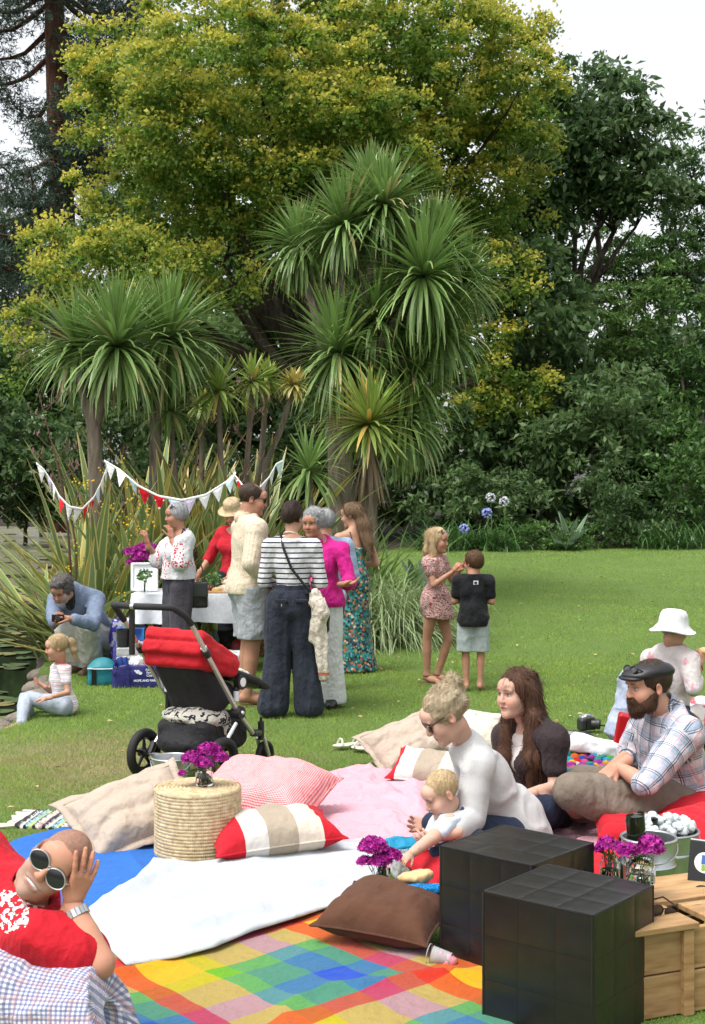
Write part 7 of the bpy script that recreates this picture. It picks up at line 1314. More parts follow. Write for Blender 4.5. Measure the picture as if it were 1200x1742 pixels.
cm = empty('camera', b + (J_['wL'] + J_['wR']) / 2 + V(-.02, -.09, .035), R(15), label='small black camera held by the man in the blazer', cat='camera'); MB().box((0, 0, 0), (.055, .014, .033)).build('body', M_BLACKP, cm, False, .005); MB().lathe([(0, 0), (.024, 0), (.022, .03), (0, .03)], 16).build('lens', M_GUN, cm, rot=(R(90), 0, 0), loc=(-.005, -.012, 0))
wd = nrm(J_['eL'] - J_['wL']); MB().tube([J_['wL'] + wd * .01, J_['wL'] + wd * .03], .031, 12).build('wristwatch', M_BLACKP, None, loc=b, label='black wristwatch on the man in the blazer', cat='watch')

# -- small girl with ponytail sitting on the bank
b = G(100, 1222); J = dict(pel=W(110, 1196, 10.1), che=W(104, 1155, 10.08), nek=W(103, 1130, 10.06), hd=W(97, 1101, 10.0), sL=W(110, 1137, 9.95), sR=W(97, 1137, 10.2), eL=W(116, 1178, 9.9), wL=W(80, 1188, 9.72), eR=W(86, 1176, 10.28), wR=W(72, 1166, 10.15), hL=W(108, 1202, 10.0), hR=W(106, 1202, 10.2), kL=W(44, 1187, 9.95), kR=W(50, 1187, 10.15), aL=W(36, 1232, 9.72), aR=W(44, 1226, 9.95), tL=W(10, 1241, 9.62), tR=W(22, 1236, 9.9), fd=nrm(V(-1, -.25, -.22)), ud=V(0, 0, 1))
p = Fig('little girl with blonde ponytail sitting barefoot on the pond bank', J, 1.08, b, SK_LIGHT, 'f', h=.011); p.head(); p.hand('L', (-.9, -.1, -.1), (0, 0, -1), curl=.3); p.hand('R', (-.8, 0, .4), (.3, 0, .8), curl=.8); p.body(); p.toes('L'); J_ = p.J
p.wear('striped_shirt', p.torso(.012) + [(q, .02) for s_ in 'LR' for q in p.arm(s_, .014, 0, .5)], fabric('pink_striped_jersey', lambda t: t.ramp(t.math('FRACT', t.math('MULTIPLY', t.sep(t.vec())[2], 1 / .034)), [(0, (.72, .70, .72)), (.42, (.62, .30, .30)), (.58, (.72, .70, .72)), (.8, (.35, .36, .46)), (.92, (.72, .7, .72))], 'CONSTANT'), 300), cuts=[(J_['nek'] + V(0, 0, .01), (0, 0, 1))], wr=(.006, 14))
p.wear('leggings', [(q, .025) for s_ in 'LR' for q in p.leg(s_, .014, 0, 1.95)] + [(q, .03) for q in p.torso(.014)[:1]], fabric('grey_jersey', wash((.33, .37, .44)), 300), wr=(.007, 13), cuts=[(J_['pel'] + V(0, 0, .10), (0, 0, 1))])
p.onhead('hair', [SCALP(.004)], H_BLON, .02, .003, 60, [FACE, nape(-.05)]); p.onhead('ponytail', [cap((0, .10, .05), (0, .145, .02), .026, .032), cap((0, .145, .02), (0, .15, -.06), .034, .034), cap((0, .15, -.06), (0, .135, -.15), .033, .012)], H_BLON, .02, .006, 46, stretch=(1, 1, .15)); MB().tube([p.hx((.024 * math.cos(a), .105 + .01 * math.sin(a), .05 + .024 * math.sin(a))) for a in np.linspace(0, 6.283, 14)], .007, 6, False).build('hair_tie', M_LOGO, p.root); p.finish()

# -- girl in the patterned dress
b = G(742, 1163); J = stand(b[:2], 1.37, R(62), sh=.098, sep=.045, arms=dict(eR=(-.125, -.04, .645), wR=(-.06, -.15, .735), eL=(.12, -.06, .66), wL=(.06, -.165, .765)), legs=dict(kR=(-.03, .05, .29), aR=(-.02, .055, .045), tR=(-.035, -.035, .018), kL=(.035, -.07, .285), aL=(.02, .0, .05), tL=(.03, -.085, .018)))
J['fd'] = nrm(V(.85, -.45, -.12)); p = Fig('blonde girl in short patterned dress and sandals nibbling food', J, 1.37, b, SK_TAN, 'f', .82, h=.011); p.head(); p.hand('R', (.5, -.3, .8), (.6, .3, 0), curl=.8); p.hand('L', (.3, -.2, .8), (.6, -.3, 0), curl=.7); p.body(); J_ = p.J; zt = J_['pel'][2]
M_PATD = fabric('maroon_white_pattern', lambda t: t.ramp(t.noise(t.map(t.vec(), (1, 1, 2.2)), 55.0, 2.0), [(.40, (.20, .03, .045)), (.47, (.55, .43, .38)), (.56, (.26, .07, .06)), (.62, (.5, .4, .36))], 'CONSTANT'), 260, .85, .4, 9)
p.wear('dress', [(q, .03) for q in p.torso(.014)] + [(q, .02) for s_ in 'LR' for q in p.arm(s_, .018, 0, .42)] + [cap(J_['pel'] + V(0, 0, .02), J_['pel'] + V(.02, -.01, -.13), .135, .14)], M_PATD, cuts=[(J_['nek'] + V(0, 0, .0), (.2, -.2, 1)), (J_['pel'] + V(0, 0, -.15), (-.12, 0, -1))], wr=(.009, 12), k=.045)
for s_ in 'LR': p.toes(s_); a_, t_ = J_['a' + s_], J_['t' + s_]; sn = p.wear('sandal', [cap((a_ + (a_ - t_) * .3) * V(1, 1, 0), (t_ + (t_ - a_) * .2) * V(1, 1, 0), .036, .036)], M_SOLE, cuts=[((0, 0, .010), (0, 0, 1)), ((0, 0, -.02), (0, 0, -1))], wr=None, h=.007); MB().tube([a_ + V(.034 * math.cos(a), .034 * math.sin(a), .01) for a in np.linspace(0, 6.283, 14)], .006, 6, False).build('ankle_strap', M_SOLE, sn)
p.onhead('hair', [SCALP(.008), cap((0, .07, .02), (0, .09, -.12), .06, .055), cap((.07, .02, .0), (.08, .0, -.16), .028, .026), cap((-.07, .02, .0), (-.078, .0, -.15), .028, .026), cap((0, .09, -.12), (-.01, .10, -.19), .055, .03)], H_BLON, .025, .009, 30, [FACE], stretch=(1, 1, .3), fuzz=(1500, .06, .15, (0, .1, -1), .0014)); p.finish()
gl = empty('sunglasses', b + p.hx((0, -.06, .098)), label='sunglasses on top of the blonde girl in the patterned dress', cat='sunglasses'); gl.rotation_euler = Matrix((p.hM @ rotx(R(-40))).tolist()).to_euler(); sunglasses_parts(gl, M_BLACKP, .06, (.025, .018), .003, arms=.10)
v_, q_ = nets(grow(ell((0, 0, 0), (.025, .02, .045)), 0, .008, 40, 3), .007); link('paper_wrap', mkmesh('paper_wrap', v_, q_, M_PAPER, True), None, b + J_['wL'] + V(.04, -.06, .03), label='white paper wrap in the hand of the girl', cat='paper')

# -- boy in the black t-shirt
b = G(806, 1176); J = stand(b[:2] + V(0, .03), 1.18, R(172), sh=.108, sep=.05, arms=dict(eL=(.135, -.0, .645), eR=(-.135, .0, .645), wL=(.03, -.10, .66), wR=(-.02, -.11, .66)), legs=dict(kL=(.055, 0, .285), kR=(-.055, 0, .285)))
J['fd'] = nrm(V(-.55, .8, -.1)); p = Fig('boy in black t-shirt and grey shorts standing barefoot, back turned', J, 1.18, b, SK_TAN, 'm', .8, h=.011); p.head(); p.hand('L', (.8, .5, 0), (0, .5, .5)); p.hand('R', (-.8, .5, 0), (0, .5, .5)); p.body(); p.toes('L'); p.toes('R'); J_ = p.J; zt = J_['pel'][2]
M_BLKT = fabric('black_jersey', (.010, .010, .012), 300, .85, .5, 9); sh_ = p.wear('t_shirt', p.torso(.022, 1.08, 1.15) + [(q, .02) for s_ in 'LR' for q in p.arm(s_, .016, 0, .66)] + [cap(J_['pel'] + V(0, 0, .05), J_['pel'] + V(0, 0, -.03), .12, .13)], M_BLKT, cuts=[(J_['nek'] + V(0, 0, .02), (0, 0, 1)), ((0, 0, zt - .075), (0, 0, -1))], wr=(.010, 10))
lb = MB().box(J_['nek'] + V(.015, -.083, -.055), (.021, .0022, .021), rotx(R(10))).build('back_print', M_LOGO, sh_, False); MB().box(J_['nek'] + V(.013, -.0865, -.052), (.011, .0015, .009), rotx(R(10))).build('print_mark', M_BLKT, sh_, False)
p.wear('shorts', [(q, .03) for q in p.torso(.014)[:1]] + [(q, .02) for s_ in 'LR' for q in p.leg(s_, .012, 0, .95, radii=([0, .5, 1], [.108, .1, .098]))], fabric('grey_shorts', wash((.30, .34, .34)), 260), cuts=[((0, 0, J_['kL'][2] + .0), (0, 0, -1)), ((0, 0, zt), (0, 0, 1))], wr=(.009, 11))
p.onhead('hair', [SCALP(.009), ell((0, .06, .0), (.07, .055, .07))], H_BROWN, .03, .005, 44, [FACE, nape(-.085)]); p.finish()
# -- blonde woman in the white sweater bending over the baby
b = G(850, 1470) * V(1, 1, 0); b = V(.62, 5.95, 0)
J = dict(pel=W(868, 1416, 6.05), che=W(828, 1330, 5.98), nek=W(790, 1263, 5.9), hd=W(757, 1217, 5.8), sL=W(812, 1300, 5.78), sR=W(800, 1290, 6.15), eL=W(800, 1392, 5.72), wL=W(762, 1420, 5.55), eR=W(770, 1380, 6.2), wR=W(735, 1400, 5.95), hL=W(858, 1425, 5.92), hR=W(862, 1425, 6.2), kL=W(765, 1420, 5.75), kR=W(752, 1395, 6.25), aL=W(830, 1440, 5.6), aR=W(830, 1425, 5.9), tL=W(800, 1448, 5.5), tR=W(805, 1440, 5.75), fd=nrm(V(-.84, -.14, -.60)), ud=nrm(V(-.58, -.12, .80)))
p = Fig('blonde woman in white knit sweater and sunglasses bending over the baby', J, 1.68, b, SK_FAIR, 'f', h=.011); p.head(h=.0042); p.hand('L', (-.8, -.3, -.1), (.2, .5, .5), curl=.5); p.hand('R', (-.8, -.3, 0), (0, -.5, .3), curl=.5); p.body(feet='LR'); J_ = p.J
def knit_mat():
    t = NT('white_open_knit'); v = t.vec(); n = t.noise(v, 7.0, 3.0); w = t.n('TexWave', Vector=t.map(v, (1, 1, 1), (0, 0, 0), (0, .5, 0)), Scale=62.0, Distortion=2.0, Detail=2.0, props={'bands_direction': 'Z'}); w2 = t.noise(v, 230.0, 2.0)
    return t.bsdf(t.mix(w, (.44, .435, .43, 1), (.55, .545, .54, 1)), .9, 0, t.bump(t.math('ADD', w, w2), .3, .004, t.bump(n, .5, .03)), .15)
p.wear('sweater', p.torso(.014, .96, 1.0) + [(q, .03) for s_ in 'LR' for q in p.arm(s_, .022, 0, 1.7)] + [cap(J_['pel'] + V(0, 0, .05), J_['pel'] + V(.03, 0, -.04), .155, .165)], knit_mat(), cuts=[(J_['nek'] + V(-.01, 0, .025), nrm(V(-.75, -.1, .8))), ((0, 0, .015), (0, 0, -1))], wr=(.012, 7), cr=.75, k=.05, h=.009, stretch=(1, 1, .8))
M_DENIM = fabric('dark_denim', wash((.018, .026, .05)), 260, .85, .4, 9); p.wear('jeans', [(q, .03) for s_ in 'LR' for q in p.leg(s_, .014, 0, 1.9)] + p.torso(.01)[:1], M_DENIM, wr=(.008, 10), cuts=[((0, 0, .01), (0, 0, -1))])
hr = p.onhead('hair', [SCALP(.004), ell((.0, .07, .07), (.062, .055, .052)), ell((0, .09, .02), (.058, .03, .045)), ell((0, .06, .09), (.05, .04, .035))], H_ASH, .025, .008, 30, [FACE, nape(-.055)], h=.0045, stretch=(1, .5, 1), oct=3, fuzz=(2600, .035, .02, (0, 1, .05), .0011))
p.onhead('hair_bun', [ell((0, .112, .082), (.044, .036, .042)), ell((.022, .128, .10), (.026, .024, .024)), ell((-.02, .118, .118), (.026, .024, .022))], H_ASH, .006, .006, 45, h=.0045, stretch=(1, 1, .4), parent=hr, fuzz=(700, .035, .25, (.6, .3, .5), .0011)); g = np.random.default_rng(3); cs = []
for k in range(150):
    a = g.random() * 6.28; e = g.random() * 1.3; s0 = V(.084 * math.sin(e) * math.cos(a), .02 + .10 * math.sin(e) * math.sin(a), .04 + .092 * math.cos(e))
    if s0[1] < -.06 and s0[2] < .07: continue
    c1 = s0 + V(.006 * g.normal(), .02 + .01 * g.normal(), .006 + .005 * g.random()); c2 = V(.03 * g.normal(), .08 + .015 * g.normal(), .09 + .02 * g.normal()); cs.append([p.hx(s0 * .97), p.hx(c1), p.hx(lerp(c1, c2, .6) + V(0, 0, .012)), p.hx(c2)])
p.strands('loose_strands', cs, H_ASH, hr); p.finish()
gl = empty('sunglasses', b + p.hx((0, -.098, .006)), label='tortoiseshell sunglasses worn by the blonde woman', cat='sunglasses'); gl.rotation_euler = Matrix(p.hM.tolist()).to_euler(); sunglasses_parts(gl, M_TORT, .066, (.030, .024), .004, arms=.11)

# -- baby
b = V(.42, 5.75, 0); J = dict(pel=W(778, 1440, 5.72), che=W(765, 1405, 5.7), nek=W(758, 1383, 5.7), hd=W(752, 1350, 5.68), sL=W(766, 1396, 5.6), sR=W(752, 1396, 5.8), eL=W(738, 1424, 5.5), wL=W(703, 1450, 5.4), eR=W(735, 1425, 5.75), wR=W(722, 1440, 5.6), hL=W(780, 1452, 5.65), hR=W(778, 1450, 5.8), kL=W(742, 1458, 5.55), kR=W(735, 1400, 5.9), aL=W(775, 1470, 5.5), aR=W(765, 1440, 5.9), tL=W(760, 1476, 5.44), tR=W(750, 1445, 5.85), fd=nrm(V(-.82, -.32, -.5)), ud=nrm(V(-.42, -.15, .88)))
p = Fig('fair haired baby in navy bib reaching for the lunch pouch', J, .72, b, SK_FAIR, 'f', 1.25, h=.009); p.head(h=.0045, hs=.80, neck=.045); p.hand('L', (-.75, -.3, -.55), (-.3, .2, -.8), curl=.45, scale=1.15); p.hand('R', (-.7, -.3, -.5), (0, .3, -.8), scale=1.15)
P_ = [(cap(p.J['sL'], p.J['eL'], .031, .029), .01), (cap(p.J['eL'], p.J['wL'], .030, .021), .01), (cap(p.J['sR'], p.J['eR'], .031, .029), .01), (cap(p.J['eR'], p.J['wR'], .03, .021), .01)]; p.body(extra=P_); J_ = p.J
p.wear('shirt', [(q, .03) for q in p.torso(.012)] + [(cap(J_['s' + s_], lerp(J_['s' + s_], J_['e' + s_], .62), .042, .040), .02) for s_ in 'LR'], fabric('pale_blue_jersey', (.55, .62, .72), 300), cuts=[(J_['nek'] + V(0, 0, .012), (0, 0, 1))], wr=(.006, 16), h=.008)
p.onhead('bib', [ell((0, .0, -.135), (.075, .08, .030)), ell((.0, -.07, -.17), (.06, .035, .05))], fabric('navy_bib', (.03, .055, .12), 300), .03, .004, 24, [cap((0, .015, -.06), (0, .02, -.2), .044, .04), ((0, 0, -.118), (0, -.2, 1))], h=.006)
p.wear('trousers', [(q, .03) for s_ in 'LR' for q in p.leg(s_, .016, 0, 1.9)] + [(q, .03) for q in p.torso(.016)[:1]], M_DENIM, wr=(.005, 14), h=.009); p.onhead('hair', [SCALP(-.004)], H_BLON, .02, .0025, 60, [ell((0, -.12, -.02), (.085, .105, .12)), nape(-.06)], h=.0048, fuzz=(1200, .02, .12, (0, .5, -1), .0008)); p.finish()

# -- brunette with long hair
b = V(.90, 6.6, 0); J = dict(pel=W(918, 1368, 6.65), che=W(905, 1282, 6.65), nek=W(896, 1226, 6.63), hd=W(879, 1180, 6.58), sL=W(943, 1256, 6.45), sR=W(860, 1250, 6.85), eL=W(945, 1340, 6.4), wL=W(893, 1352, 6.25), eR=W(855, 1335, 6.8), wR=W(862, 1352, 6.5), hL=W(930, 1376, 6.55), hR=W(905, 1374, 6.75), kL=W(925, 1374, 6.3), kR=W(830, 1370, 6.6), aL=W(850, 1378, 6.2), aR=W(890, 1385, 6.2), tL=W(825, 1384, 6.15), tR=W(915, 1390, 6.1), fd=nrm(V(-.86, -.62, -.04)), ud=V(-.06, 0, 1))
p = Fig('woman with very long brown hair and dark brown top sitting on the pink sheet', J, 1.70, b, SK_FAIR, 'f', h=.011); p.head(h=.0038, brow=(.07, .035, .02)); p.hand('L', (-.9, -.3, -.1), (0, .3, -.8), curl=.4); p.hand('R', (.4, -.6, -.2), (0, 0, -1), curl=.4); p.body(); J_ = p.J
M_BRT = fabric('dark_brown_jersey', (.030, .020, .022), 300, .85, .5, 9); p.wear('cardigan', p.torso(.018) + [(q, .03) for s_ in 'LR' for q in p.arm(s_, .014, 0, .62)], M_BRT, cuts=[(J_['nek'] + V(-.02, -.01, .02), nrm(V(-.75, -.5, 1))), ell(J_['che'] + V(-.09, -.08, .06), (.05, .05, .2))], wr=(.008, 10), h=.0095)
p.wear('undershirt', [(q, .03) for q in p.torso(.008)], fabric('pale_top', (.55, .5, .47), 300), cuts=[(J_['nek'] + V(-.02, -.01, -.03), nrm(V(-.75, -.5, 1)))], wr=(.004, 12)); p.wear('jeans', [(q, .03) for s_ in 'LR' for q in p.leg(s_, .014, 0, 1.9)] + p.torso(.012)[:1], M_DENIM, wr=(.008, 10), cuts=[((0, 0, .01), (0, 0, -1))])
LONG = [SCALP(.007), cap((0, .075, .03), (.0, .10, -.13), .068, .075), cap((.0, .10, -.13), (.02, .115, -.33), .078, .075), cap((.02, .115, -.33), (.05, .11, -.50), .07, .03), cap((.062, .03, .03), (.082, .035, -.12), .03, .038), cap((.082, .035, -.12), (.095, .0, -.32), .042, .045), cap((.095, .0, -.32), (.09, -.02, -.46), .045, .018), cap((-.062, .03, .03), (-.085, .03, -.12), .026, .034), cap((-.085, .03, -.12), (-.09, -.01, -.32), .04, .04), cap((-.09, -.01, -.32), (-.08, -.02, -.44), .04, .015)]
hr = p.onhead('hair', LONG, H_BRUN, .03, .008, 34, [FACE], h=.0055, stretch=(1, 1, .08), fuzz=(3600, .10, .035, (0, .05, -1), .0012)); g = np.random.default_rng(5); cs = []
for k in range(420):
    a = .05 + (g.random()) * 3.04 - 0.0; a = -.25 + 3.64 * g.random(); r = V(math.cos(a), math.sin(a), 0); top = V(.075 * r[0], .02 + .095 * r[1], .06 + .04 * g.random()); e1 = V(.098 * r[0], .03 + .105 * max(r[1], -.2) + .02, -.12); L = .34 + .16 * g.random(); e2 = V(.112 * r[0] + .02, .03 + .115 * max(r[1], -.35), -.30 * L / .45); e3 = V(.10 * r[0] + .02 + .015 * g.normal(), .02 + .11 * max(r[1], -.4) + .01 * g.normal(), -L)
    cs.append([p.hx(q + V(*(.004 * g.normal(size=3)))) for q in (V(.02 * r[0], .02 + .03 * r[1], .128), top * V(1.08, 1.05, 1), lerp(top, e1, .5) * V(1.06, 1.03, 1), e1, e2, e3)])
p.strands('loose_strands', cs, H_BRUN, hr, .0016); p.finish()

# -- man in the flat cap
b = V(1.62, 6.6, 0); J = dict(pel=W(1150, 1345, 6.62), che=W(1142, 1272, 6.58), nek=W(1132, 1213, 6.55), hd=W(1104, 1168, 6.48), sL=W(1168, 1248, 6.38), sR=W(1098, 1240, 6.82), eL=W(1098, 1334, 6.2), wL=W(1052, 1304, 6.32), eR=W(1072, 1285, 6.8), wR=W(1035, 1312, 6.55), hL=W(1150, 1362, 6.5), hR=W(1128, 1358, 6.75), kL=W(972, 1346, 6.25), kR=W(990, 1332, 6.8), aL=W(1105, 1398, 6.35), aR=W(990, 1378, 6.5), tL=W(1090, 1392, 6.05), tR=W(968, 1372, 6.35), fd=nrm(V(-1, -.30, -.12)), ud=nrm(V(-.05, 0, 1)))
p = Fig('bearded man in flat cap and plaid shirt sitting on the red cushion', J, 1.80, b, SK_LIGHT, 'm', h=.011); p.head(h=.0038, brow=(.05, .025, .015)); p.hand('L', (-.8, 0, -.55), (.2, .4, -.8), curl=.6); p.hand('R', (-.7, -.5, -.4), (0, -.2, -.8), curl=.6); p.body(); p.toes('R'); J_ = p.J
PL = [(0, .082, .0, .34, (.20, .27, .36), .55), (1, .082, .1, .34, (.20, .27, .36), .55), (0, .082, .12, .06, (.03, .04, .07), .85), (1, .082, .24, .06, (.03, .04, .07), .85), (0, .082, .62, .05, (.55, .25, .27), .7), (1, .082, .7, .05, (.55, .25, .27), .7), (0, .082, .02, .05, (.03, .04, .07), .7), (1, .082, .12, .05, (.03, .04, .07), .7)]
M_PLAID = fabric('blue_plaid_shirting', lambda t: plaid(t, PL, (.56, .545, .58)), 300, .85, .45, 9, .04); p.wear('shirt', p.torso(.02, 1.04, 1.08) + [(q, .03) for s_ in 'LR' for q in p.arm(s_, .024, 0, 1.02)] + [cap(J_['pel'] + V(0, 0, .05), J_['pel'] + V(0, 0, -.05), .165, .175)], M_PLAID, cuts=[(J_['nek'] + V(0, 0, .03), nrm(V(-.45, -.1, 1))), (J_['pel'] + V(0, 0, -.06), (0, 0, -1))], wr=(.013, 8), uv=p.uvmap(), h=.0095, k=.05)
p.wear('collar', [cap(lerp(J_['nek'], J_['hd'], .12) + V(.02, 0, 0), lerp(J_['nek'], J_['hd'], .36) + V(.02, 0, 0), .082, .068)], M_PLAID, wr=None, uv=p.uvmap(), cuts=[cap(J_['nek'] + V(.01, 0, 0), J_['hd'] + V(.01, 0, 0), .064, .062), (lerp(J_['nek'], J_['hd'], .38), nrm(V(-.75, -.1, .8)))], h=.007)
M_TAUPE = fabric('taupe_canvas', wash((.17, .14, .11)), 260, .85, .45, 8, .06); p.wear('trousers', [(q, .03) for s_ in 'LR' for q in p.leg(s_, .02, 0, 1.85, radii=([0, .5, 1, 1.5, 2], [.095, .088, .066, .07, .06]))] + [(q, .03) for q in p.torso(.012)[:1]], M_TAUPE, wr=(.008, 7), cr=.3, cuts=[((0, 0, .01), (0, 0, -1))], h=.0095)
p.onhead('hair', [SCALP(.0)], H_DARK, .02, .002, 60, [FACE, nape(-.062)], h=.005, fuzz=(900, .012, .1, (0, .3, -1), .0008)); p.onhead('beard', [ell((0, -.066, -.094), (.044, .032, .040)), ell((0, -.086, -.10), (.028, .022, .034)), ell((.048, -.03, -.07), (.022, .038, .04)), ell((-.048, -.03, -.07), (.022, .038, .04)), cap((.064, -.002, -.03), (.05, -.05, -.075), .014, .02), cap((-.064, -.002, -.03), (-.05, -.05, -.075), .014, .02), cap((.05, -.05, -.075), (.015, -.088, -.085), .02, .018), cap((-.05, -.05, -.075), (-.015, -.088, -.085), .02, .018), cap((-.024, -.094, -.049), (.024, -.094, -.049), .0095), cap((.024, -.094, -.049), (.036, -.08, -.08), .011), cap((-.024, -.094, -.049), (-.036, -.08, -.08), .011)], H_BEARD, .02, .004, 80, [ell((0, -.105, -.063), (.017, .015, .005))], h=.0042, stretch=(1, 1, .4), fuzz=(2600, .016, .3, (0, -.2, -1), .0008)); p.finish()
M_CAPL = mat('black_cap_leather', (.016, .016, .018), .42, var=.3, vs_=12, bump=.4, bs=18, dist=.01); cp_ = empty('flat_cap', b + p.hx((0, 0, .06)), label='black leather flat cap on the bearded man', cat='cap'); cp_.rotation_euler = Matrix((p.hM @ rotx(R(-4))).tolist()).to_euler()
sdf_obj('crown', grow(keep(union([ell((0, .035, .010), (.090, .108, .048)), ell((0, -.055, .0), (.082, .075, .026))], .05), ((0, 0, -.012), (0, -.05, -1))), 0, .004, 14, 4), .006, M_CAPL, cp_); sdf_obj('peak', keep(ell((0, -.085, -.012), (.078, .062, .016)), ((0, -.06, 0), (0, 1, 0))), .005, M_CAPL, cp_)
gl = empty('sunglasses', b + p.hx((0, -.085, .093)), label='black sunglasses resting on the flat cap', cat='sunglasses'); gl.rotation_euler = Matrix((p.hM @ rotx(R(-32))).tolist()).to_euler(); sunglasses_parts(gl, M_BLACKP, .064, (.029, .018), .0035, arms=.11)

# -- person in pale blue behind the cap
b = V(1.88, 8.82, 0); J = dict(pel=W(1078, 1235, 8.82), che=W(1088, 1175, 8.84), nek=W(1104, 1158, 8.87), hd=W(1112, 1172, 8.92), sL=W(1100, 1168, 9.07), sR=W(1095, 1170, 8.62), eL=W(1140, 1200, 9.12), eR=W(1120, 1205, 8.57), wL=W(1160, 1210, 9.02), wR=W(1150, 1215, 8.62), hL=W(1085, 1245, 8.97), hR=W(1085, 1245, 8.72), kL=W(1160, 1215, 9.12), kR=W(1160, 1222, 8.67), aL=W(1200, 1255, 9.12), aR=W(1200, 1258, 8.72), tL=W(1225, 1262, 9.12), tR=W(1225, 1264, 8.72), fd=nrm(V(1, .1, -.4)), ud=nrm(V(.4, 0, .9)))
p = Fig('person in pale blue t-shirt hunched forward behind the man in the flat cap', J, 1.7, b, SK_LIGHT, 'm', 1.0); p.head(eyes=False); p.hand('L', (1, 0, -.3), (0, 0, -1)); p.hand('R', (1, 0, -.3), (0, 0, -1)); p.body(); J_ = p.J
p.wear('t_shirt', p.torso(.03, 1.1, 1.2) + [(q, .03) for s_ in 'LR' for q in p.arm(s_, .028, 0, .6)], fabric('pale_blue_jersey_knit', (.34, .39, .50), 260, .9, .5, 7, .04), cuts=[(J_['nek'] + V(0, 0, .0), nrm(V(.6, 0, 1)))], wr=(.016, 7), stretch=(.6, .6, 1.5)); p.wear('jeans', [(q, .03) for s_ in 'LR' for q in p.leg(s_, .016)] + p.torso(.014)[:1], M_DENIM, wr=(.008, 10)); p.onhead('hair', [SCALP(.004)], H_BROWN, .02, .004, 40, [FACE, nape(-.06)]); p.finish()

# -- woman in the white sun hat
b = V(2.25, 9.2, 0); J = dict(pel=W(1142, 1228, 9.2), che=W(1142, 1150, 9.18), nek=W(1142, 1098, 9.15), hd=W(1146, 1070, 9.08), sL=W(1108, 1120, 9.3), sR=W(1172, 1122, 9.05), eL=W(1110, 1180, 9.4), eR=W(1180, 1172, 8.95), wL=W(1150, 1190, 9.5), wR=W(1190, 1132, 9.15), hL=W(1125, 1238, 9.35), hR=W(1160, 1238, 9.1), kL=W(1190, 1205, 9.6), kR=W(1212, 1215, 9.2), aL=W(1230, 1245, 9.6), aR=W(1240, 1250, 9.2), tL=W(1255, 1250, 9.6), tR=W(1262, 1254, 9.2), fd=nrm(V(.9, .45, -.2)), ud=V(.05, 0, 1))
p = Fig('woman in white sun hat and sheer floral blouse eating at the picture edge', J, 1.62, b, SK_LIGHT, 'f'); p.head(); p.hand('R', (.3, .2, .9), (-.4, .6, 0), curl=.7); p.hand('L', (.8, .3, .2), (0, 0, 1)); p.body(); J_ = p.J
p.wear('blouse', p.torso(.018) + [(q, .03) for s_ in 'LR' for q in p.arm(s_, .018, 0, 1.35)], fabric('sheer_floral', lambda t: t.mix(t.n('MapRange', Value=t.noise(t.vec(), 8.0, 3.0), From_Min=.56, From_Max=.64), (.54, .49, .48, 1), (.52, .2, .25, 1)), 260, .85, .4, 9), cuts=[(J_['nek'] + V(0, 0, .01), (0, 0, 1))], wr=(.008, 10)); p.wear('skirt', [(q, .05) for s_ in 'LR' for q in p.leg(s_, .03, 0, 1.7)] + p.torso(.02)[:1], fabric('floral_skirt', lambda t: t.mix(t.n('MapRange', Value=t.noise(t.vec(), 9.0, 3.0), From_Min=.55, From_Max=.6), (.7, .64, .62, 1), (.6, .15, .2, 1)), 260), wr=(.012, 9)); p.onhead('hair', [SCALP(.0)], H_GREY, .02, .004, 40, [FACE, nape(-.06)]); p.finish()
hat('white cotton sun hat with turned down brim', p, [(.148, -.055), (.146, -.06), (.125, -.035), (.1, -.005), (.096, .03), (.09, .06), (.075, .085), (.045, .095), (.001, .098)], fabric('white_cotton_hat', (.6, .6, .62), 300), R(-6), (0, .01, .045), wav=.03)
v_, q_ = nets(grow(ell((0, 0, 0), (.05, .03, .025)), 0, .012, 30, 3), .008); link('sandwich', mkmesh('sandwich', v_, q_, M_BREAD, True), None, b + J_['wR'] + V(.04, .03, .09), label='bread roll held by the woman in the white hat', cat='bread'); wd = nrm(J_['eR'] - J_['wR']); MB().tube([J_['wR'] + wd * .02, J_['wR'] + wd * .035], .029, 12).build('bracelet', M_REDL, None, loc=b, label='dark red bracelet of the woman in the white hat', cat='bracelet')

# -- man in the red t-shirt leaning on his hand
b = V(-1.1, 3.85, 0); J = dict(pel=W(-150, 1640, 3.95), che=W(-35, 1565, 3.95), nek=W(42, 1530, 3.86), hd=W(95, 1470, 3.74), sL=W(80, 1598, 3.68), sR=W(-38, 1450, 4.0), eL=W(170, 1640, 3.62), wL=W(122, 1538, 3.68), eR=W(-130, 1560, 4.1), wR=W(-200, 1640, 4.0), hL=W(-150, 1690, 3.8), hR=W(-170, 1650, 4.1), kL=W(128, 1706, 3.55), kR=W(60, 1690, 3.85), aL=W(60, 1868, 3.66), aR=W(20, 1830, 3.85), tL=W(100, 1888, 3.58), tR=W(60, 1850, 3.8), fd=nrm(V(-.04, -1, .10)), ud=nrm(V(.76, .05, .66)))
p = Fig('smiling balding man in red t-shirt and aviators resting his head on his hand', J, 1.80, b, SK_LIGHT * V(1.05, .95, .92), 'm', h=.010); p.head(h=.0030, hs=.93, beard=('stubble', V(.27, .24, .22)), smile=1.6, jaw=1.12, eyes=False, scalp=(V(.10, .07, .055), .8), brow=(.10, .06, .045)); p.hand('L', nrm(V(.38, .03, .93)), nrm(V(-.6, .75, .25)), curl=.22, spread=.3, h=.0038, thumb=.3, scale=.88, curls=[.12, .18, .25, .3]); p.body(); J_ = p.J
pt_ = W(18, 1546, 3.72) - b
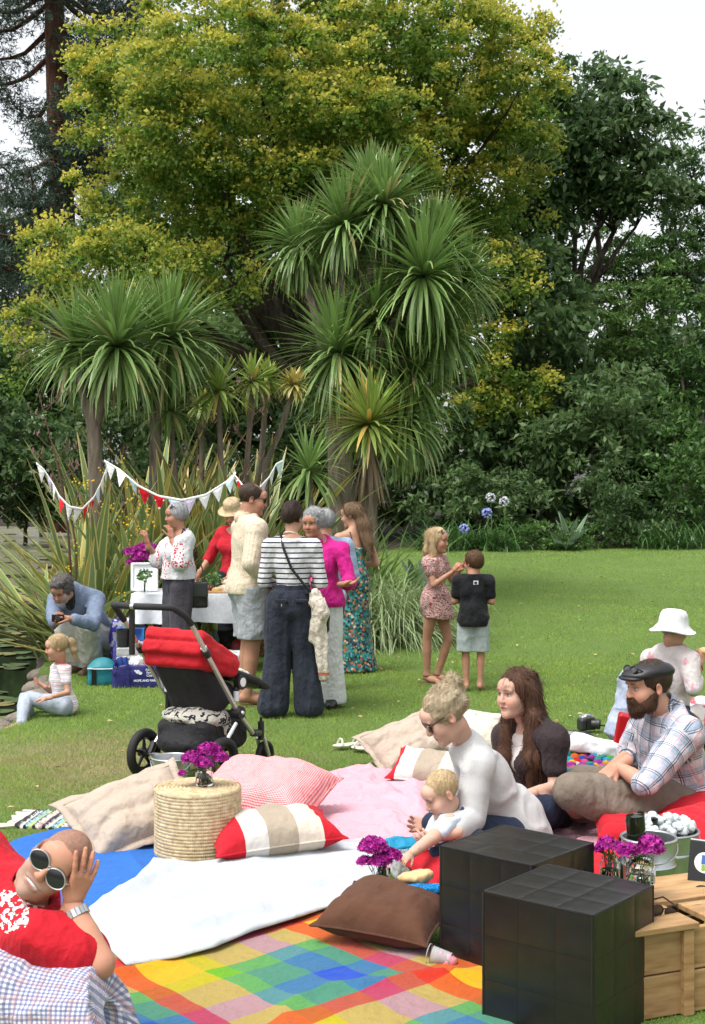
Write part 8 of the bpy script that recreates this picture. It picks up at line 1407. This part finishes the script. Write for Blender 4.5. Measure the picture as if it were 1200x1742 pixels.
def redt(t):
    v = t.map(t.vec(), (1, .35, 1), (-pt_[0], -pt_[1] * .35, -pt_[2])); m = t.n('TexGradient', props={'gradient_type': 'SPHERICAL'}, Vector=t.map(v, (10, 10, 22), (0, 0, 0), (0, R(12), 0))); n = t.noise(t.map(t.vec(), (1, 1, 2.6)), 42.0, 1.0)
    return t.mix(t.math('MULTIPLY', t.math('GREATER_THAN', m, .12), t.math('GREATER_THAN', n, .53)), (.42, .008, .018, 1), (.75, .7, .68, 1))
M_REDT = fabric('red_jersey', redt, 300, .85, .5, 7, .06); p.wear('t_shirt', p.torso(.018, 1.05, 1.05) + [(q, .03) for s_ in 'LR' for q in p.arm(s_, .034, 0, .66)] + [cap(J_['sL'], J_['che'] + V(0, -.05, 0), .08, .12), cap(J_['sL'], lerp(J_['nek'], J_['hd'], .1), .075, .075)], M_REDT, cuts=[cap(lerp(J_['nek'], J_['hd'], .15), lerp(J_['nek'], J_['hd'], .9), .066, .07), cap(J_['hd'], J_['hd'] + V(.03, 0, .03), .135)], wr=(.012, 7), h=.008, k=.05)
g = np.random.default_rng(6); tpr = MB(); fo = nrm(np.cross(p.tframe()[:, 0], p.tframe()[:, 2]))
M_SHORT = fabric('small_check_cotton', lambda t: plaid(t, [(0, .0145, 0, .5, (.06, .07, .20), .62), (1, .0145, 0, .5, (.06, .07, .20), .62), (0, .058, .1, .16, (.35, .14, .10), .35), (1, .058, .1, .16, (.35, .14, .10), .35)], (.60, .61, .65)), 300, .85, .5, 9, .04)
def thigh_uv(v):
    a, e = J_['hL'], J_['kL']; ax = nrm(e - a); y = nrm(np.cross(ax, V(0, -1, 0))); x = np.cross(y, ax); q = v - a; return np.stack([q @ ax, np.arctan2(q @ y, q @ x) * .13, 0 * v[:, 0]], 1)
p.wear('shorts', [cap(J_['hL'] + V(0, 0, .02), lerp(J_['hL'], J_['kL'], .6), .14, .138), cap(lerp(J_['hL'], J_['kL'], .5), J_['kL'] + V(.11, 0, -.05), .138, .145), cap(J_['hR'], J_['kR'], .13, .11), cap(lerp(J_['hL'], J_['kL'], .3) + V(0, 0, -.05), J_['kL'] + V(-.02, 0, -.16), .12, .10)], M_SHORT, wr=(.014, 9), cr=.8, uv=thigh_uv, h=.008, k=.03, oct=3, stretch=(.45, 1, 1.2), cuts=[(J_['kL'] + V(.085, 0, 0), nrm(V(1, -.1, .5))), cap(J_['kL'] + V(.115, 0, -.05), J_['kL'] + V(.25, 0, -.14), .06, .11)])
p.onhead('teeth', [ell((0, -.0875, -.0605), (.027, .010, .0075))], M_LOGO, 0, 0, 10, h=.003); p.finish()
gl = empty('sunglasses', b + p.hx((0, -.103, .004)), label='silver rimmed aviator sunglasses on the smiling man', cat='sunglasses'); gl.rotation_euler = Matrix(p.hM.tolist()).to_euler(); sunglasses_parts(gl, M_SILVER, .068, (.030, .025), .0018, arms=.10)
wd = nrm(J_['eL'] - J_['wL']); wt_ = empty('wristwatch', b + J_['wL'] + wd * .03, label='steel wristwatch on the smiling man', cat='watch'); Mw = np.stack([nrm(np.cross(wd, V(0, 1, 0))), nrm(np.cross(wd, nrm(np.cross(wd, V(0, 1, 0))))), wd], 1); M_STEEL = mat('watch_steel', (.6, .6, .6), .25, .95, bump=0)
for k in range(18): a = k * 2 * math.pi / 18; MB().box(Mw @ V(.034 * math.cos(a), .031 * math.sin(a), 0), (.0055, .003, .011), Mw @ rotz(a + math.pi / 2)).build('link', M_STEEL, wt_, False)
MB().tube([Mw @ V(-.03, .0, 0), Mw @ V(-.044, 0, 0)], .019, 16).build('dial', M_BLACKP, wt_)
make_grass()
# fallen leaves scattered on the lawn
g = np.random.default_rng(19); n = 300; y = np.concatenate([9 + 15 * g.random(240), 6.5 + 4 * g.random(60)]); x = np.where(np.arange(n) < 240, .2 + (.27 * y - .1) * g.random(n), -1.9 + 3.6 * g.random(n)); ok = np.ones(n, bool)
for p in MASKS: ok &= ~inside(p, x, y)
x, y = x[ok], y[ok]; P = np.stack([x, y, ground_z(x, y) + .026], 1); up = np.tile([[0, 0, 1.]], (len(P), 1)); up[:, :2] = g.normal(size=(len(P), 2))
v, f, c = leaf_mesh(P, up * [1, 1, .1], .042, .5, g, 0 * x, g.random(len(x)), 1.0, .2, 0, .2)
lm = NT('fallen_leaf'); lm.bsdf(lm.ramp(lm.sep(lm.attr())[0], [(.1, (.20, .10, .04)), (.5, (.34, .22, .09)), (.9, (.48, .40, .2))]), .8)
link('fallen_leaves', mkmesh('fallen_leaves', v, f, lm.m, cols=c), label='dry fallen leaves scattered over the lawn', cat='leaves', kind='stuff')
